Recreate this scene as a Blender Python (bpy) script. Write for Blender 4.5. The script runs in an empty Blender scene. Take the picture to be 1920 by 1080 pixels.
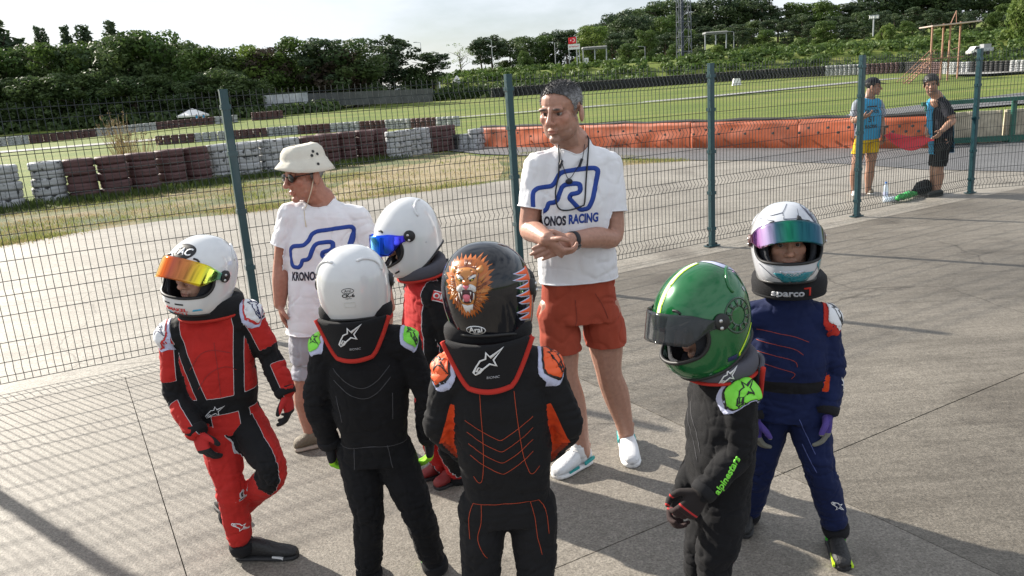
import bpy, bmesh, math, random
import numpy as np
from mathutils import Vector, Matrix, noise
from mathutils.bvhtree import BVHTree
rad = math.radians
S = bpy.context.scene
C = S.collection

# ---------------------------------------------------------------- camera
FPX, PITCH, ROLL, CAMH = 1459.6, .240, -.070, 1.776        # focal length in 1920-pixel units
_x = np.array([1., 0, 0]); _u = np.array([0, math.sin(PITCH), math.cos(PITCH)])
CF = np.array([0, math.cos(PITCH), -math.sin(PITCH)])
CR = math.cos(ROLL) * _x + math.sin(ROLL) * _u
CU = -math.sin(ROLL) * _x + math.cos(ROLL) * _u
cd = bpy.data.cameras.new('camera'); cam = bpy.data.objects.new('camera', cd); C.objects.link(cam)
cd.sensor_width = 36; cd.lens = FPX / 1920 * 36; cd.clip_start = .05; cd.clip_end = 3000
cam.matrix_world = Matrix(((CR[0], CU[0], -CF[0], 0), (CR[1], CU[1], -CF[1], 0), (CR[2], CU[2], -CF[2], CAMH), (0, 0, 0, 1)))
S.camera = cam

# ---------------------------------------------------------------- sky, sun, exposure
SUN_AZ, SUN_EL = math.atan2(.625, -.78), rad(28.5)
sd = Vector((math.cos(SUN_AZ) * math.cos(SUN_EL), math.sin(SUN_AZ) * math.cos(SUN_EL), math.sin(SUN_EL)))
w = bpy.data.worlds.new('World'); S.world = w; w.use_nodes = True
nt = w.node_tree; nt.nodes.clear()
wo = nt.nodes.new('ShaderNodeOutputWorld'); bg = nt.nodes.new('ShaderNodeBackground')
sky = nt.nodes.new('ShaderNodeTexSky'); sky.sky_type = 'NISHITA'; sky.sun_disc = False
sky.sun_elevation = SUN_EL; sky.sun_rotation = math.pi / 2 - SUN_AZ
sky.air_density = 1.0; sky.dust_density = 1.2; sky.ozone_density = 1.0
tc = nt.nodes.new('ShaderNodeTexCoord'); mp = nt.nodes.new('ShaderNodeMapping'); mp.inputs['Scale'].default_value = (1, 1, 3.2)
nz = nt.nodes.new('ShaderNodeTexNoise'); nz.inputs['Scale'].default_value = 2.6; nz.inputs['Detail'].default_value = 7; nz.inputs['Roughness'].default_value = .55
rp = nt.nodes.new('ShaderNodeValToRGB'); rp.color_ramp.elements[0].position = .25; rp.color_ramp.elements[1].position = .54
mx = nt.nodes.new('ShaderNodeMix'); mx.data_type = 'RGBA'; mx.inputs['B'].default_value = (10.4, 11.0, 11.9, 1)
L = nt.links.new
L(tc.outputs['Generated'], mp.inputs['Vector']); L(mp.outputs['Vector'], nz.inputs['Vector']); L(nz.outputs['Fac'], rp.inputs['Fac'])
ml = nt.nodes.new('ShaderNodeMath'); ml.operation = 'MULTIPLY'; ml.inputs[1].default_value = .85
L(rp.outputs['Color'], ml.inputs[0]); L(ml.outputs[0], mx.inputs['Factor'])
L(sky.outputs['Color'], mx.inputs['A']); L(mx.outputs['Result'], bg.inputs['Color']); L(bg.outputs['Background'], wo.inputs['Surface'])
bg.inputs['Strength'].default_value = .05
sl = bpy.data.lights.new('sun', 'SUN'); sl.energy = 5.0; sl.angle = rad(.6); sl.color = (1, .93, .82)
so = bpy.data.objects.new('sun', sl); C.objects.link(so); so.rotation_euler = sd.to_track_quat('Z', 'Y').to_euler(); so.location = (-20, 20, 30)
S.view_settings.view_transform = 'Standard'; S.view_settings.look = 'None'; S.view_settings.gamma = 1; S.view_settings.exposure = 1.0
S.cycles.max_bounces = 6; S.cycles.diffuse_bounces = 3; S.cycles.transparent_max_bounces = 8

# ---------------------------------------------------------------- helpers
def at(px, py, Y):                       # the point seen at a photo position, at distance Y
    d = CF + CR * (px - 960) / FPX + CU * (540 - py) / FPX
    return Vector(np.array([0, 0, CAMH]) + d * (Y / d[1]))
def gnd(px, py, z=0):
    d = CF + CR * (px - 960) / FPX + CU * (540 - py) / FPX
    return Vector(np.array([0, 0, CAMH]) + d * ((z - CAMH) / d[2]))
def sst(a, b, x):
    t = max(0., min(1., (x - a) / (b - a))); return t * t * (3 - 2 * t)

MATS = {}
def mat(name, col=(.5, .5, .5), rough=.6, metal=0., var=0., vscale=5., bump=0., bscale=40., coat=0., spec=.5, col2=None, alpha=1., trans=0., coord='Object', sheen=0.):
    if name in MATS: return MATS[name]
    m = bpy.data.materials.new(name); m.use_nodes = True; MATS[name] = m
    n = m.node_tree; b = n.nodes['Principled BSDF']
    b.inputs['Base Color'].default_value = (*col, 1); b.inputs['Roughness'].default_value = rough; b.inputs['Metallic'].default_value = metal
    b.inputs['Specular IOR Level'].default_value = spec; b.inputs['Coat Weight'].default_value = coat; b.inputs['Coat Roughness'].default_value = .04
    if sheen: b.inputs['Sheen Weight'].default_value = sheen
    if alpha < 1: b.inputs['Alpha'].default_value = alpha
    if trans: b.inputs['Transmission Weight'].default_value = trans
    if var or bump or col2:
        t = n.nodes.new('ShaderNodeTexCoord')
    if var or col2:
        z = n.nodes.new('ShaderNodeTexNoise'); z.inputs['Scale'].default_value = vscale; z.inputs['Detail'].default_value = 5; z.inputs['Roughness'].default_value = .6
        n.links.new(t.outputs[coord], z.inputs['Vector'])
        r = n.nodes.new('ShaderNodeValToRGB'); r.color_ramp.elements[0].position = .32; r.color_ramp.elements[1].position = .68
        c2 = col2 or tuple(min(1, c * (1 + var)) for c in col); c1 = col if col2 else tuple(c * (1 - var) for c in col)
        r.color_ramp.elements[0].color = (*c1, 1); r.color_ramp.elements[1].color = (*c2, 1)
        n.links.new(z.outputs['Fac'], r.inputs['Fac']); n.links.new(r.outputs['Color'], b.inputs['Base Color'])
    if bump:
        z2 = n.nodes.new('ShaderNodeTexNoise'); z2.inputs['Scale'].default_value = bscale; z2.inputs['Detail'].default_value = 4
        n.links.new(t.outputs[coord], z2.inputs['Vector'])
        bp = n.nodes.new('ShaderNodeBump'); bp.inputs['Strength'].default_value = bump; bp.inputs['Distance'].default_value = .02
        n.links.new(z2.outputs['Fac'], bp.inputs['Height']); n.links.new(bp.outputs['Normal'], b.inputs['Normal'])
    return m

def mesh(name, vs, fs, m=None, smooth=False, mi=None):
    me = bpy.data.meshes.new(name); me.from_pydata([tuple(v) for v in vs], [], [tuple(f) for f in fs])
    for q in (m if isinstance(m, (list, tuple)) else [m]):
        if q: me.materials.append(q)
    if mi is not None: me.polygons.foreach_set('material_index', np.asarray(mi, dtype=np.int32))
    if smooth: me.polygons.foreach_set('use_smooth', np.ones(len(me.polygons), dtype=bool))
    me.update(); return me
def link(name, me, parent=None, loc=None):
    o = bpy.data.objects.new(name, me); C.objects.link(o)
    if parent is not None: o.parent = parent
    if loc is not None: o.location = loc
    return o
def tag(o, label=None, cat=None, group=None, kind=None):
    if label: o['label'] = label
    if cat: o['category'] = cat
    if group: o['group'] = group
    if kind: o['kind'] = kind
    return o
def empty(name, loc=(0, 0, 0), rz=0, label=None, cat=None, group=None):
    o = bpy.data.objects.new(name, None); C.objects.link(o); o.location = loc; o.rotation_euler = (0, 0, rz); o.empty_display_size = .1
    return tag(o, label, cat, group)
class MB:                                # collects shapes into one mesh
    def __init__(s): s.v = []; s.f = []; s.mi = []
    def add(s, vs, fs, mi=0):
        k = len(s.v); s.v += [tuple(v) for v in vs]; s.f += [tuple(i + k for i in f) for f in fs]; s.mi += [mi] * len(fs); return s
    def box(s, c, h, mi=0, rot=None):
        c = Vector(c); vs = []
        for z in (-1, 1):
            for y in (-1, 1):
                for x in (-1, 1):
                    p = Vector((x * h[0], y * h[1], z * h[2])); vs.append(c + (rot @ p if rot else p))
        return s.add(vs, [(0, 2, 3, 1), (4, 5, 7, 6), (0, 1, 5, 4), (2, 6, 7, 3), (0, 4, 6, 2), (1, 3, 7, 5)], mi)
    def bar(s, a, b, w, h=None, mi=0):
        a = Vector(a); b = Vector(b); d = b - a; h = h or w
        r = d.to_track_quat('Z', 'Y').to_matrix(); return s.box((a + b) / 2, (w / 2, h / 2, d.length / 2), mi, r)
    def tube(s, pts, r, n=6, mi=0, cap=True):
        pts = [Vector(p) for p in pts]; rr = r if isinstance(r, (list, tuple)) else [r] * len(pts); vs = []; fs = []; u0 = None
        for i, p in enumerate(pts):
            t = (pts[min(i + 1, len(pts) - 1)] - pts[max(i - 1, 0)]).normalized()
            if u0 is None: u0 = t.orthogonal().normalized()
            u0 = (u0 - t * u0.dot(t)); u0 = u0.normalized() if u0.length > 1e-6 else t.orthogonal().normalized()
            v0 = t.cross(u0)
            for k in range(n):
                a = 2 * math.pi * k / n; vs.append(p + (u0 * math.cos(a) + v0 * math.sin(a)) * rr[i])
        for i in range(len(pts) - 1):
            for k in range(n):
                fs.append((i * n + k, i * n + (k + 1) % n, (i + 1) * n + (k + 1) % n, (i + 1) * n + k))
        if cap: fs += [tuple(range(n))[::-1], tuple(range((len(pts) - 1) * n, len(pts) * n))]
        return s.add(vs, fs, mi)
    def lathe(s, prof, n=16, c=(0, 0, 0), mi=0, rot=None):
        vs = []; fs = []; c = Vector(c)
        for r, z in prof:
            for k in range(n):
                a = 2 * math.pi * k / n; p = Vector((r * math.cos(a), r * math.sin(a), z)); vs.append(c + (rot @ p if rot else p))
        for i in range(len(prof) - 1):
            for k in range(n): fs.append((i * n + k, i * n + (k + 1) % n, (i + 1) * n + (k + 1) % n, (i + 1) * n + k))
        return s.add(vs, fs, mi)
    def prism(s, poly, z0, z1, mi=0):
        n = len(poly); vs = [(x, y, z0) for x, y in poly] + [(x, y, z1) for x, y in poly]
        fs = [tuple(range(n))[::-1], tuple(range(n, 2 * n))] + [(i, (i + 1) % n, n + (i + 1) % n, n + i) for i in range(n)]
        return s.add(vs, fs, mi)
    def mesh(s, name, m, smooth=False): return mesh(name, s.v, s.f, m, smooth, s.mi if isinstance(m, (list, tuple)) else None)
    def obj(s, name, m, parent=None, smooth=False): return link(name, s.mesh(name, m, smooth), parent)
# ================================================================ THE SETTING
def hz(x, y):
    q = x / max(y, 1.)
    h = 2.0 * sst(82, 150, y)
    h += 5.0 * sst(146, 172, y) * sst(-.2, -.03, q)
    h += .06 * max(0, y - 182) * sst(-.06, .33, q)
    h += .03 * max(0, y - 150) * (1 - sst(-.2, -.1, q))
    return h
# ---- concrete material
def concrete(name, base, dark, light, streak=0):
    m = bpy.data.materials.new(name); m.use_nodes = True; n = m.node_tree; b = n.nodes['Principled BSDF']; k = n.links.new
    t = n.nodes.new('ShaderNodeTexCoord')
    def noi(sc, det=6, ro=.6, vec=None):
        z = n.nodes.new('ShaderNodeTexNoise'); z.inputs['Scale'].default_value = sc; z.inputs['Detail'].default_value = det; z.inputs['Roughness'].default_value = ro
        k(vec or t.outputs['Object'], z.inputs['Vector']); return z.outputs['Fac']
    def ramp(f, a, ca, c, cc):
        r = n.nodes.new('ShaderNodeValToRGB'); r.color_ramp.elements[0].position = a; r.color_ramp.elements[1].position = c
        r.color_ramp.elements[0].color = (*ca, 1); r.color_ramp.elements[1].color = (*cc, 1); k(f, r.inputs['Fac']); return r.outputs['Color']
    def mix(f, a, c, mode='MIX', fac=None):
        q = n.nodes.new('ShaderNodeMix'); q.data_type = 'RGBA'; q.blend_type = mode
        if f is None: q.inputs['Factor'].default_value = fac
        else: k(f, q.inputs['Factor'])
        k(a, q.inputs['A']); k(c, q.inputs['B']); return q.outputs['Result']
    c = ramp(noi(.55, 9, .68), .34, dark, .66, light)
    g = ramp(noi(95, 3, .8), .34, (.45, .45, .45), .66, (1.42, 1.42, 1.42)); c = mix(None, c, g, 'MULTIPLY', .9)
    g2 = ramp(noi(28, 5, .75), .38, (.7, .69, .67), .62, (1.12, 1.12, 1.12)); c = mix(None, c, g2, 'MULTIPLY', .8)
    st = ramp(noi(3.2, 9, .72), .28, (.52, .5, .48), .47, (1, 1, 1)); c = mix(None, c, st, 'MULTIPLY', .75)
    v = n.nodes.new('ShaderNodeTexVoronoi'); v.inputs['Scale'].default_value = 13; k(t.outputs['Object'], v.inputs['Vector'])
    sp = ramp(v.outputs['Distance'], .03, (.35, .34, .33), .09, (1, 1, 1)); c = mix(ramp(noi(1.1, 3), .5, (0, 0, 0), .62, (.8, .8, .8)), c, mix(None, c, sp, 'MULTIPLY', 1.))
    wv = n.nodes.new('ShaderNodeTexNoise'); wv.inputs['Scale'].default_value = 1.7; wv.inputs['Detail'].default_value = 6; k(t.outputs['Object'], wv.inputs['Vector']); ad = n.nodes.new('ShaderNodeMix'); ad.data_type = 'VECTOR'; ad.inputs['Factor'].default_value = .22; k(t.outputs['Object'], ad.inputs['A']); k(wv.outputs['Color'], ad.inputs['B'])
    ve = n.nodes.new('ShaderNodeTexVoronoi'); ve.feature = 'DISTANCE_TO_EDGE'; ve.inputs['Scale'].default_value = .55; k(ad.outputs['Result'], ve.inputs['Vector']); ck = ramp(ve.outputs['Distance'], .0012, (.38, .36, .34), .0045, (1, 1, 1)); c = mix(ramp(noi(.4, 2), .5, (0, 0, 0), .56, (.85, .85, .85)), c, mix(None, c, ck, 'MULTIPLY', 1.))
    oi = ramp(noi(.9, 3, .45), .3, (.62, .6, .58), .38, (1, 1, 1)); c = mix(None, c, oi, 'MULTIPLY', .8)
    if streak:
        mp_ = n.nodes.new('ShaderNodeMapping'); mp_.inputs['Rotation'].default_value = (0, 0, -.51); mp_.inputs['Scale'].default_value = (.45, 5.5, 1); k(t.outputs['Object'], mp_.inputs['Vector'])
        s1 = ramp(noi(2.2, 8, .7, mp_.outputs['Vector']), .36, (.66, .65, .63), .58, (1.07, 1.07, 1.07)); c = mix(None, c, s1, 'MULTIPLY', streak)
    k(c, b.inputs['Base Color']); b.inputs['Roughness'].default_value = .62; b.inputs['Specular IOR Level'].default_value = .45
    bp = n.nodes.new('ShaderNodeBump'); bp.inputs['Strength'].default_value = .55; bp.inputs['Distance'].default_value = .006
    k(noi(70, 5, .75), bp.inputs['Height']); k(bp.outputs['Normal'], b.inputs['Normal']); MATS[name] = m; return m
mC1 = concrete('slab_concrete', 0, (.172, .153, .128), (.268, .242, .206))
mC2 = concrete('old_concrete', 0, (.122, .108, .089), (.215, .193, .161), .7)
mC3 = concrete('pale_concrete', 0, (.225, .205, .175), (.335, .31, .27), .5)
mAsp = concrete('asphalt', 0, (.105, .105, .11), (.16, .16, .165), .4)
mTrk = concrete('pale_track', 0, (.27, .27, .26), (.36, .36, .345), .3)
mDk = mat('joint_dirt', (.05, .045, .038), .9)
# ---- grass ground
def grass_mat():
    m = bpy.data.materials.new('meadow'); m.use_nodes = True; n = m.node_tree; b = n.nodes['Principled BSDF']; k = n.links.new
    t = n.nodes.new('ShaderNodeTexCoord')
    def noi(sc, det=6, ro=.6, sx=(1, 1, 1)):
        mp_ = n.nodes.new('ShaderNodeMapping'); mp_.inputs['Scale'].default_value = sx; k(t.outputs['Object'], mp_.inputs['Vector'])
        z = n.nodes.new('ShaderNodeTexNoise'); z.inputs['Scale'].default_value = sc; z.inputs['Detail'].default_value = det; z.inputs['Roughness'].default_value = ro
        k(mp_.outputs['Vector'], z.inputs['Vector']); return z.outputs['Fac']
    def ramp(f, *st):
        r = n.nodes.new('ShaderNodeValToRGB'); e = r.color_ramp.elements
        while len(e) < len(st): e.new(.5)
        for q, (p, c) in zip(e, st): q.position = p; q.color = (*c, 1)
        k(f, r.inputs['Fac']); return r.outputs['Color']
    a = ramp(noi(.16, 8, .65, (.6, 1.4, 1)), (.3, (.07, .115, .02)), (.5, (.13, .17, .03)), (.7, (.2, .2, .06)))
    c = ramp(noi(7, 6, .7), (.3, (.62, .62, .6)), (.7, (1.25, 1.25, 1.2)))
    q = n.nodes.new('ShaderNodeMix'); q.data_type = 'RGBA'; q.blend_type = 'MULTIPLY'; q.inputs['Factor'].default_value = 1; k(a, q.inputs['A']); k(c, q.inputs['B'])
    k(q.outputs['Result'], b.inputs['Base Color']); b.inputs['Roughness'].default_value = .85; b.inputs['Specular IOR Level'].default_value = .2
    bp = n.nodes.new('ShaderNodeBump'); bp.inputs['Strength'].default_value = .7; bp.inputs['Distance'].default_value = .06; k(noi(9, 6, .7), bp.inputs['Height']); k(bp.outputs['Normal'], b.inputs['Normal'])
    return m
mGr = grass_mat()
ys = np.concatenate([np.linspace(-60, 40, 26), np.linspace(46, 190, 37), np.linspace(198, 420, 38), [480, 600]])
qs = np.linspace(-1, 1, 81)
vs = []; fs = []
for j, y in enumerate(ys):
    wd = max(80, y * 1.5)
    for q in qs:
        x = q * wd; nn = (noise.noise((x * .05, y * .05, 0)) * .25 + noise.noise((x * .012, y * .012, 3)) * 1.2 * sst(150, 230, y)) * sst(45, 90, y)
        vs.append((x, y, hz(x, y) - .03 + nn))
nx = len(qs)
for j in range(len(ys) - 1):
    for i in range(nx - 1): fs.append((j * nx + i, j * nx + i + 1, (j + 1) * nx + i + 1, (j + 1) * nx + i))
tag(link('ground', mesh('ground', vs, fs, mGr, True)), kind='structure')
def sheet(name, poly, z, m, follow=0):                    # flat polygon sheet
    pts = [tuple(p) for p in poly]
    bm = bmesh.new(); f = bm.faces.new([bm.verts.new((p[0], p[1], (hz(p[0], p[1]) if follow else 0) + z)) for p in pts])
    bmesh.ops.triangulate(bm, faces=[f]); me = bpy.data.meshes.new(name); bm.to_mesh(me); bm.free(); me.materials.append(m)
    if sum(p.normal.z for p in me.polygons) < 0: me.flip_normals()
    return tag(link(name, me), kind='structure')
P3 = Vector((2.275, 8.574, 0)); FE = Vector((math.cos(.513), math.sin(.513), 0)); FN = Vector((FE.y, -FE.x, 0))   # fence line, its direction, its near side
def st(s, t): p = P3 + FE * s + FN * t; return (p.x, p.y)
# paddock slabs on the near side: real slabs with open joints
sheet('slab_bed', [st(-26, .2), st(26, .2), st(26, 22), st(-26, 22)], -.012, mDk)
pad = tag(empty('paddock_pavement'), kind='structure')
G = .0022
scol = [-26, -18, -13.5, -11.03, -8.53, -6.03, -3.54]; trow = [.28, 4.08, 8.2, 13, 22]
for i in range(len(scol) - 1):
    for j in range(len(trow) - 1):
        mb = MB(); mb.prism([st(scol[i] + G, trow[j] + G), st(scol[i] + G, trow[j + 1] - G), st(scol[i + 1] - G, trow[j + 1] - G), st(scol[i + 1] - G, trow[j] + G)], -.1, random.Random(i * 7 + j).uniform(-.001, .0015))
        mb.obj('slab', mC1, pad)
for j in range(len(trow) - 1):
    for a_, b_ in ((-3.54, 12), (12, 26)):
        mb = MB(); mb.prism([st(a_ + G, trow[j] + G), st(a_ + G, trow[j + 1] - G), st(b_ - G, trow[j + 1] - G), st(b_ - G, trow[j] + G)], -.1, .001 - .002 * (j % 2))
        mb.obj('slab', mC2 if j == 0 or a_ > 0 or j == 1 else mC1, pad)
# concrete strip under and beyond the fence
yard = [st(-40, .27), st(12, .27), st(26, .27), (34, 19)] + [gnd(x, y)[:2] for x, y in ((1920, 322), (1730, 318), (1600, 308), (1400, 301), (1290, 301), (1180, 309), (940, 339), (786, 360), (700, 372), (517, 391), (450, 399), (300, 414), (150, 435), (0, 462), (-200, 505))] + [(-22, 2)]
sheet('yard_pavement', yard, -.004, mC3)
trk = [gnd(x, y)[:2] for x, y in ((2600, 330), (1920, 322), (1730, 318), (1600, 308), (1400, 301), (1290, 300), (1180, 297), (905, 289), (830, 281))] + [(-9, 40), (-14, 46), (-12, 50), (-4, 40)] + [gnd(x, y)[:2] for x, y in ((905, 272), (1100, 273), (1300, 274), (1500, 274), (1730, 275), (1920, 262), (2500, 258))]
sheet('kart_track', trk, .004, mAsp)
# further stretches of track
sheet('far_track', [(-64, 66), (-45.6, 72.5), (-34.7, 79), (-24, 84), (-5, 85.5), (6, 88.5), (24, 94), (60, 110), (60, 113), (24, 97), (6, 91), (-5, 88), (-26, 89), (-38, 86), (-48, 80), (-70, 72)], .03, mTrk, 1)
sheet('right_track', [gnd(1560, 225)[:2], gnd(1660, 217)[:2], gnd(1800, 206)[:2], gnd(1920, 196)[:2], (60, 37), (75, 62), (33, 47.6), (20, 38.5), gnd(1600, 214)[:2]], .05, mAsp, 1)
mEa = mat('dry_earth', (.18, .145, .075), .95, col2=(.27, .215, .12), vscale=2.2, bump=.6, bscale=14)
sheet('dry_earth_patch', [gnd(x, y)[:2] for x, y in ((640, 345), (690, 322), (790, 306), (880, 291), (930, 296), (945, 315), (935, 336), (786, 356), (700, 368), (610, 378), (590, 370))], -.009, mEa)
def verge_mat():
    m = bpy.data.materials.new('verge'); m.use_nodes = True; n = m.node_tree; b = n.nodes['Principled BSDF']; k = n.links.new; t = n.nodes.new('ShaderNodeTexCoord')
    def noi(sc, ro=.65):
        z = n.nodes.new('ShaderNodeTexNoise'); z.inputs['Scale'].default_value = sc; z.inputs['Detail'].default_value = 8; z.inputs['Roughness'].default_value = ro; k(t.outputs['Object'], z.inputs['Vector']); return z.outputs['Fac']
    r = n.nodes.new('ShaderNodeValToRGB'); e = r.color_ramp.elements; e.new(.45); e.new(.55)
    for q, (p, c) in zip(e, ((.36, (.055, .085, .02)), (.5, (.12, .13, .038)), (.59, (.25, .2, .1)), (.72, (.16, .115, .065)))): q.position = p; q.color = (*c, 1)
    k(noi(.75), r.inputs['Fac']); r2 = n.nodes.new('ShaderNodeValToRGB'); r2.color_ramp.elements[0].position = .33; r2.color_ramp.elements[0].color = (.5, .5, .5, 1); r2.color_ramp.elements[1].position = .68; r2.color_ramp.elements[1].color = (1.35, 1.35, 1.35, 1); k(noi(19, .75), r2.inputs['Fac'])
    q = n.nodes.new('ShaderNodeMix'); q.data_type = 'RGBA'; q.blend_type = 'MULTIPLY'; q.inputs['Factor'].default_value = 1; k(r.outputs['Color'], q.inputs['A']); k(r2.outputs['Color'], q.inputs['B']); k(q.outputs['Result'], b.inputs['Base Color']); b.inputs['Roughness'].default_value = .9
    bp = n.nodes.new('ShaderNodeBump'); bp.inputs['Distance'].default_value = .05; k(noi(16, .75), bp.inputs['Height']); k(bp.outputs['Normal'], b.inputs['Normal']); return m
sheet('verge', [gnd(x, y)[:2] for x, y in ((-220, 512), (0, 464), (150, 437), (300, 416), (450, 401), (517, 393), (700, 374), (786, 362), (940, 341), (1180, 311), (1290, 303), (1180, 299), (905, 291), (840, 284), (700, 296), (540, 316), (400, 332), (260, 356), (120, 372), (0, 386), (-220, 420))], -.014, verge_mat())
sheet('track_ramp', [(p.x, p.y) for p in (at(1772, 152, 104), at(1850, 150, 98), at(2050, 128, 98), at(2050, 88, 128), at(1920, 110, 128), at(1860, 124, 122))], .3, mTrk, 1)
# ================================================================ FENCE
mPost = mat('post_green', (.008, .048, .06), .38, var=.12, vscale=3, coat=.15)
mWire = mat('wire_green', (.004, .013, .015), .5)
mBolt = mat('bolt_dark', (.06, .06, .06), .5, .5)
fence = empty('mesh_fence', P3, 0, 'dark green welded mesh fence with square posts behind the group', 'fence')
PH = 1.97
posts = {i: P3 + FE * (2.5 * (i - 3)) for i in range(-1, 6)}
TURN = Vector((math.cos(.06), math.sin(.06), 0)); posts[6] = posts[5] + TURN * 2.5; posts[7] = posts[5] + TURN * 5
yaw = .513
def post_mesh():
    mb = MB(); h = .03; b = .006
    prof = [(-h + b, -h), (h - b, -h), (h, -h + b), (h, h - b), (h - b, h), (-h + b, h), (-h, h - b), (-h, -h + b)]
    mb.prism(prof, .012, PH); mb.prism([(x * 1.06, y * 1.06) for x, y in prof], PH, PH + .012)
    mb.prism([(-.085, -.045), (.085, -.045), (.085, .045), (-.085, .045)], .002, .014)
    return mb.mesh('post', mPost)
pm = post_mesh()
bme = MB().lathe([(.016, .014), (.016, .02), (.011, .02), (.011, .034), (0, .034)], 6).mesh('anchor_bolt', mBolt)
for i, p in posts.items():
    o = link('post', pm, fence, p - P3); o.rotation_euler = (0, 0, yaw if i < 6 else .06)
    for sx in (-1, 1): link('anchor_bolt', bme, o, (sx * .066, 0, 0))
rows = []                                             # (height, offset towards the camera) of a panel with four pressed V folds
z = .05
VF = (.15, .72, 1.28, 1.80)
def voff(z):
    for c in VF:
        if abs(z - c) < .05: return .035 * (1 - abs(z - c) / .05)
    return 0
zs = sorted(set([.05, 1.97] + [c + d for c in VF for d in (-.05, 0, .05)]))
hz_rows = sorted([.05] + [c + d for c in VF for d in (-.05, .05)] + [.34, .53, .91, 1.09, 1.47, 1.62, 1.93] + [c for c in VF])
hz_rows = [z for z in hz_rows if z not in VF]
def panel_mesh(L_):
    mb = MB(); n = int(L_ / .05); x0 = (L_ - n * .05) / 2
    for k in range(n + 1):
        x = x0 + k * .05
        mb.tube([(x, -voff(z), z) for z in zs], .003, 4, cap=False)
    for z in hz_rows: mb.tube([(0, .005 - voff(z), z), (L_, .005 - voff(z), z)], .0034, 4, cap=False)
    return mb.mesh('wire_panel', mWire)
pw = panel_mesh(2.42)
for i in range(-1, 7):
    a = posts[i]; d = FE if i < 5 else TURN
    o = link('wire_panel', pw, fence, a + d * .04 + Vector((FN.x, FN.y, 0)) * -.02 - P3); o.rotation_euler = (0, 0, yaw if i < 5 else .06)
clm = MB().box((0, 0, 0), (.036, .036, .018)).mesh('panel_clamp', mPost)
for i in range(-1, 8):
    for z in (.2, .6, 1.05, 1.5, 1.85):
        o = link('panel_clamp', clm, fence, posts[i] - P3 + Vector((0, 0, z))); o.rotation_euler = (0, 0, yaw if i < 6 else .06)
# ---- low barrier of green rails and pale pads on the right
gb = empty('rail_barrier', (9.9, 17.8, 0), 0, 'green steel rail barrier backed by pale padded boards', 'barrier')
mRail = mat('rail_green', (.012, .1, .07), .4, var=.15, vscale=4)
mPad = mat('pad_canvas', (.42, .37, .28), .85, var=.25, vscale=6, bump=.6, bscale=9)
A_ = Vector((9.75, 18.5, 0)); B_ = Vector((17.5, 17.2, 0)); D_ = (B_ - A_); D_.normalize(); NN = Vector((D_.y, -D_.x, 0))
O_ = Vector((9.9, 17.8, 0))
for z, hh in ((.97, .045), (.1, .06)):
    mb = MB(); mb.bar(A_ - O_ + NN * .25 + Vector((0, 0, z)), B_ - O_ + NN * .25 + Vector((0, 0, z)), .1, hh * 2); mb.obj('rail', mRail, gb)
for k in range(5):
    p = A_ + D_ * (.15 + 1.85 * k) - O_ + NN * .17
    mb = MB(); mb.box(p + Vector((0, 0, .49)), (.05, .03, .49)); mb.box(p + Vector((0, 0, .03)), (.14, .14, .03)); mb.obj('post', mRail, gb)
def crumpled(name, a, b, h, m, seed, amp=.05, depth=.16, n=40, parent=None, o=Vector((0, 0, 0)), fold=9):
    d = b - a; Ln = d.length; d = d / Ln; nv = Vector((d.y, -d.x, 0)); mb = MB(); vs = []; nzr = 7
    for s in (1, -1):
        for i in range(n + 1):
            for j in range(nzr + 1):
                u = i / n; v = j / nzr; e = min(1, min(u, 1 - u) * 45) * (1 if s > 0 else .2)
                f = (noise.noise((u * Ln * fold * .5, v * 1.2, seed)) * amp + noise.noise((u * Ln * fold, v * 2.5, seed + 9)) * amp * .5) * e
                p = a + d * (u * Ln) + nv * (s * depth * (.5 + .5 * math.sin(math.pi * min(1, v * 1.02 + .15)) * .4) + f)
                vs.append(p - o + Vector((0, 0, v * h * (1 + .03 * noise.noise((u * Ln * 1.3, seed, 0)))) ))
    W_ = nzr + 1; fs = []; K = (n + 1) * W_
    for s in (0, 1):
        for i in range(n):
            for j in range(nzr):
                q = (s * K + i * W_ + j, s * K + (i + 1) * W_ + j, s * K + (i + 1) * W_ + j + 1, s * K + i * W_ + j + 1); fs.append(q if s == 0 else q[::-1])
    for i in range(n): fs.append((i * W_ + nzr, (i + 1) * W_ + nzr, K + (i + 1) * W_ + nzr, K + i * W_ + nzr))
    for j in range(nzr):
        fs.append((j, j + 1, K + j + 1, K + j)); e = n * W_; fs.append((e + j + 1, e + j, K + e + j, K + e + j + 1))
    return link(name, mesh(name, vs, fs, m, True), parent)
for k in range(4):
    crumpled('pad', A_ + D_ * (1.85 * k + .05), A_ + D_ * (1.85 * (k + 1) - .03), .72, mPad, 20 + k, .05, .14, 36, gb, O_, 12)
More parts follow.
